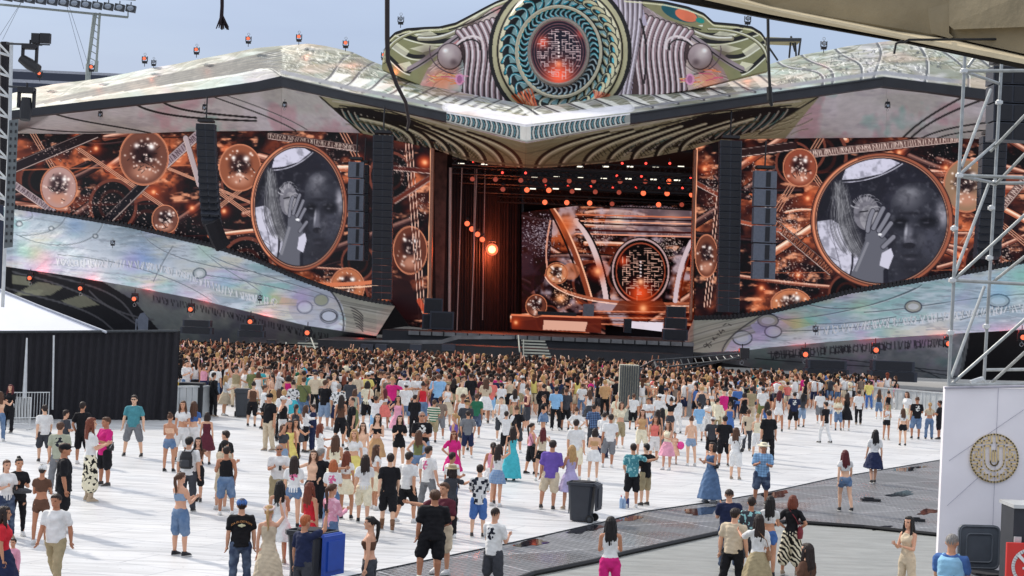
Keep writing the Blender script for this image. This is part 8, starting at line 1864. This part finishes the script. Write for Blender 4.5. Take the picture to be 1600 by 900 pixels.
for (Yd, x, fx, fy) in cand[:NI]:
    for _ in range(200):
        sex = cr.choice('mf')
        if sex == 'm': top, bot, hair = cr.choice(['tee', 'tee', 'tee', 'shirt', 'tank']), cr.choice(['shorts', 'shorts', 'trousers']), cr.choice(['short_hair', 'short_hair', 'buzz', 'cap', 'curly'])
        else: top, bot, hair = cr.choice(['tank', 'crop', 'strapless', 'tee', 'tank', 'crop', 'dress', 'mini_dress']), cr.choice(['shorts', 'hot_shorts', 'mini_skirt', 'skirt', 'trousers']), cr.choice(['long_hair', 'long_hair', 'long_hair', 'ponytail', 'bun', 'bob'])
        tc, bc = cr.choice(TOPC), cr.choice(['black', 'black', 'denim', 'ldenim', 'white', 'beige', 'khaki', 'dgrey', 'navy', 'cream']); hc = cr.choice(['dark', 'dark', 'black', 'brown', 'brown', 'auburn', 'blonde'])
        key = (sex, top, tc, None if top in ('dress', 'mini_dress') else (bot, bc))
        if key not in labs: break
    labs.add(key)
    pose = cr.choice(['stand', 'stand', 'folded', 'phone', 'pocket', 'stand', 'film', 'hug', 'up'] if sex == 'm' else ['stand', 'stand', 'folded', 'phone', 'film', 'stand', 'up'])
    face = cr.gauss(0, 28) if cr.random() < .8 else cr.uniform(100, 260)
    person(fx, fy, sex, pose, face=face, top=top, topc=tc, bot=bot, botc=bc, hair=hair, hairc=hc, pos=(x, Yd), h=cr.uniform(1.68, 1.86) if sex == 'm' else cr.uniform(1.58, 1.74), hatc=cr.choice(['black', 'white', 'navy', 'beige']))
    PEOPLE[-1]['scr'] = scr_of(x, Yd, 1.7)

# final labels
from collections import Counter
for p in PEOPLE:
    if p['scr'] is None: p['scr'] = scr_of(p['x'], p['y'])
    p['b'] = base_label(p)
cnt = Counter(p['b'] for p in PEOPLE if not p['label'])
taken = set(p['label'] for p in PEOPLE if p['label'])
POSN = dict(film='one arm raised', up='both arms raised', phone='hands in front', folded='arms folded', walk='walking', walkb='walking', akimbo='hand on hip', hug='arm around a neighbour', pocket='hands in pockets', apart='feet apart', stand='', weight='', talk='one forearm raised', hips='hands on hips', chin='hand at the face', step='stepping', reach='reaching forward')
def nw(s): return len(s.split())
LAND = [((150, 600), 'near the black curtain fence'), ((377, 630), 'near the small bin at left'), ((909, 780), 'near the wheelie bin amid the floor'), ((500, 870), 'near the blue lidded bin'), ((983, 590), 'near the fenced box'), ((1100, 640), 'near the barrier right of the crane'), ((1420, 640), 'near the banner wall'), ((1200, 830), 'at lower right on the plate walkway'), ((700, 780), 'in the middle foreground'), ((600, 640), 'left of middle at the crowd edge'), ((800, 640), 'at the middle of the crowd edge'), ((1250, 640), 'at the right crowd edge')]
for p in PEOPLE:
    if p['label']: p['o']['label'] = p['label']; continue
    hl = hair_label(p); opts = []
    if cnt[p['b']] == 1: opts.append(p['b']+', '+hl)
    if POSN[p['pose']]: opts.append(p['b']+', '+hl+', '+POSN[p['pose']])
    opts.append(p['b']+', '+hl)
    nb = sorted((q for q in PEOPLE if q is not p and (cnt[q['b']] == 1)), key=lambda q: (q['scr'][0]-p['scr'][0])**2+2*(q['scr'][1]-p['scr'][1])**2)[:6]
    for q in nb:
        who = {'m': 'man', 'f': 'woman', 'c': 'child'}[q['sex']]; g = GN.get(q['top']) if q['top'] in ('dress', 'gown', 'mini_dress') else TOPN[q['top']]
        sh = '%s in %s%s %s' % (who, (PN[q['pat']]+' ') if q['pat'] else '', cn(q['topc']), g); side = 'left' if p['scr'][0] < q['scr'][0] else 'right'
        opts.append('%s, %s of %s' % (p['b'], side, sh))
    lm = min(LAND, key=lambda l: (l[0][0]-p['scr'][0])**2+(l[0][1]-p['scr'][1])**2)[1]
    opts.append(p['b']+', '+lm)
    for o_ in opts:
        if o_ not in taken and nw(o_) <= 16: p['o']['label'] = o_; taken.add(o_); break
    else:
        k = 2
        p['o']['label'] = ' '.join((p['b']+', '+hl).split()[:16])
for p in PEOPLE: p['o']['category'] = 'person'; p['o']['group'] = 'festival visitors standing on the white floor'

# ------------------------------------------------------------------ everyone behind them: one mass of small figures
def low(sex, pose):
    roles = []; mb = MB(); s = SX[sex]; J = skel(sex, pose)
    def role(fn, r): n0 = len(mb.v); fn(); roles.extend([r]*(len(mb.v)-n0))
    h = J['head']
    role(lambda: mb.ball(h+V3(0, .012, -.005), (.09, .105, .125), 8), 0)
    role(lambda: mb.ball(h+V3(0, -.022, .03), (.112, .115, .118), 8), 1)
    if sex == 'f': role(lambda: mb.loft([(0, -.09, h[2]-.3, .05, .03), (0, -.09, h[2]-.18, .08, .04), (0, -.05, h[2], .085, .07)], 8), 1)
    role(lambda: mb.loft([(0, 0, .93, s['hipr'][0]+.015, .13), (0, 0, 1.12, s['waist'][0]+.02, .11), (0, .01, 1.3, s['chest'][0]+.015, .13), (0, -.01, 1.4, s['chest'][0]*.95, .09), (0, -.01, 1.45, .07, .06)], 8), 2)
    for k in 'RL':
        sh, el, wr = J['sh'+k], J['el'+k], J['wr'+k]
        role(lambda: mb.tube([Vector(sh), Vector(sh*.5+el*.5)], [.066, .06], 6), 2 if sex == 'm' else 0)
        role(lambda: mb.tube([Vector(sh*.5+el*.5), Vector(el), Vector(wr), Vector(wr+J['hd'+k]*.1)], [.042, .038, .03, .024], 6), 0)
        role(lambda: mb.tube([Vector(J['hp'+k]), Vector(J['kn'+k])], [.1, .08], 6), 3)
        role(lambda: mb.tube([Vector(J['kn'+k]), Vector(J['an'+k]), Vector(J['an'+k]+V3(0, .1, -.06))], [.055, .04, .03], 6), 0)
    F = [f for f in mb.f]; tri = []
    for f in F:
        for k in range(1, len(f)-1): tri.append((f[0], f[k], f[k+1]))
    return np.array(mb.v), np.array(tri), np.array(roles)
LP = [low(s, p) for s in 'mf' for p in ['stand', 'phone', 'hug', 'folded', 'stand', 'stand']*3+['film']]+[low('m', 'up')]
cr2 = np.random.RandomState(5); VV, FF, CL = [], [], []; off = 0
skc = lin(np.array(SKIN+[(232, 192, 166), (238, 204, 182)])*1.04); hcs = lin(np.array([HC[k] for k in ('dark', 'dark', 'dark', 'black', 'black', 'black', 'brown', 'brown', 'auburn', 'blonde')])); tcs = lin(np.array([CC[k] for k in TOPC])); bcs = lin(np.array([CC[k] for k in ('black', 'navy', 'denim', 'beige', 'white', 'dgrey')]))
for (Yd, x, fx, fy) in cand[NI:]:
    v, f, r = LP[cr2.randint(len(LP))]; a = cr2.normal(0, .7) if cr2.rand() < .6 else cr2.uniform(0, 6.28); s = cr2.uniform(.88, 1.08); ca, sa = math.cos(a)*s, math.sin(a)*s
    q = np.stack([v[:, 0]*ca-v[:, 1]*sa+x, v[:, 0]*sa+v[:, 1]*ca+Yd, v[:, 2]*s+.012], -1)
    cols = np.stack([skc[cr2.randint(len(skc))], hcs[cr2.randint(len(hcs))], tcs[cr2.randint(len(tcs))], bcs[cr2.randint(len(bcs))]]); VV.append(q); FF.append(f+off); CL.append(cols[r]); off += len(v)
M_crowd = paint_mat('crowd_clothes', .85, spec=.25, grunge=.12, gscale=3, bump=0)
o = mesh_np('crowd', np.concatenate(VV), np.concatenate(FF).astype(np.int32), M_crowd, None, smooth=True, col=np.concatenate(CL))
tag(o, 'dense mass of festival visitors filling the floor up to the stage', 'crowd', kind='stuff')
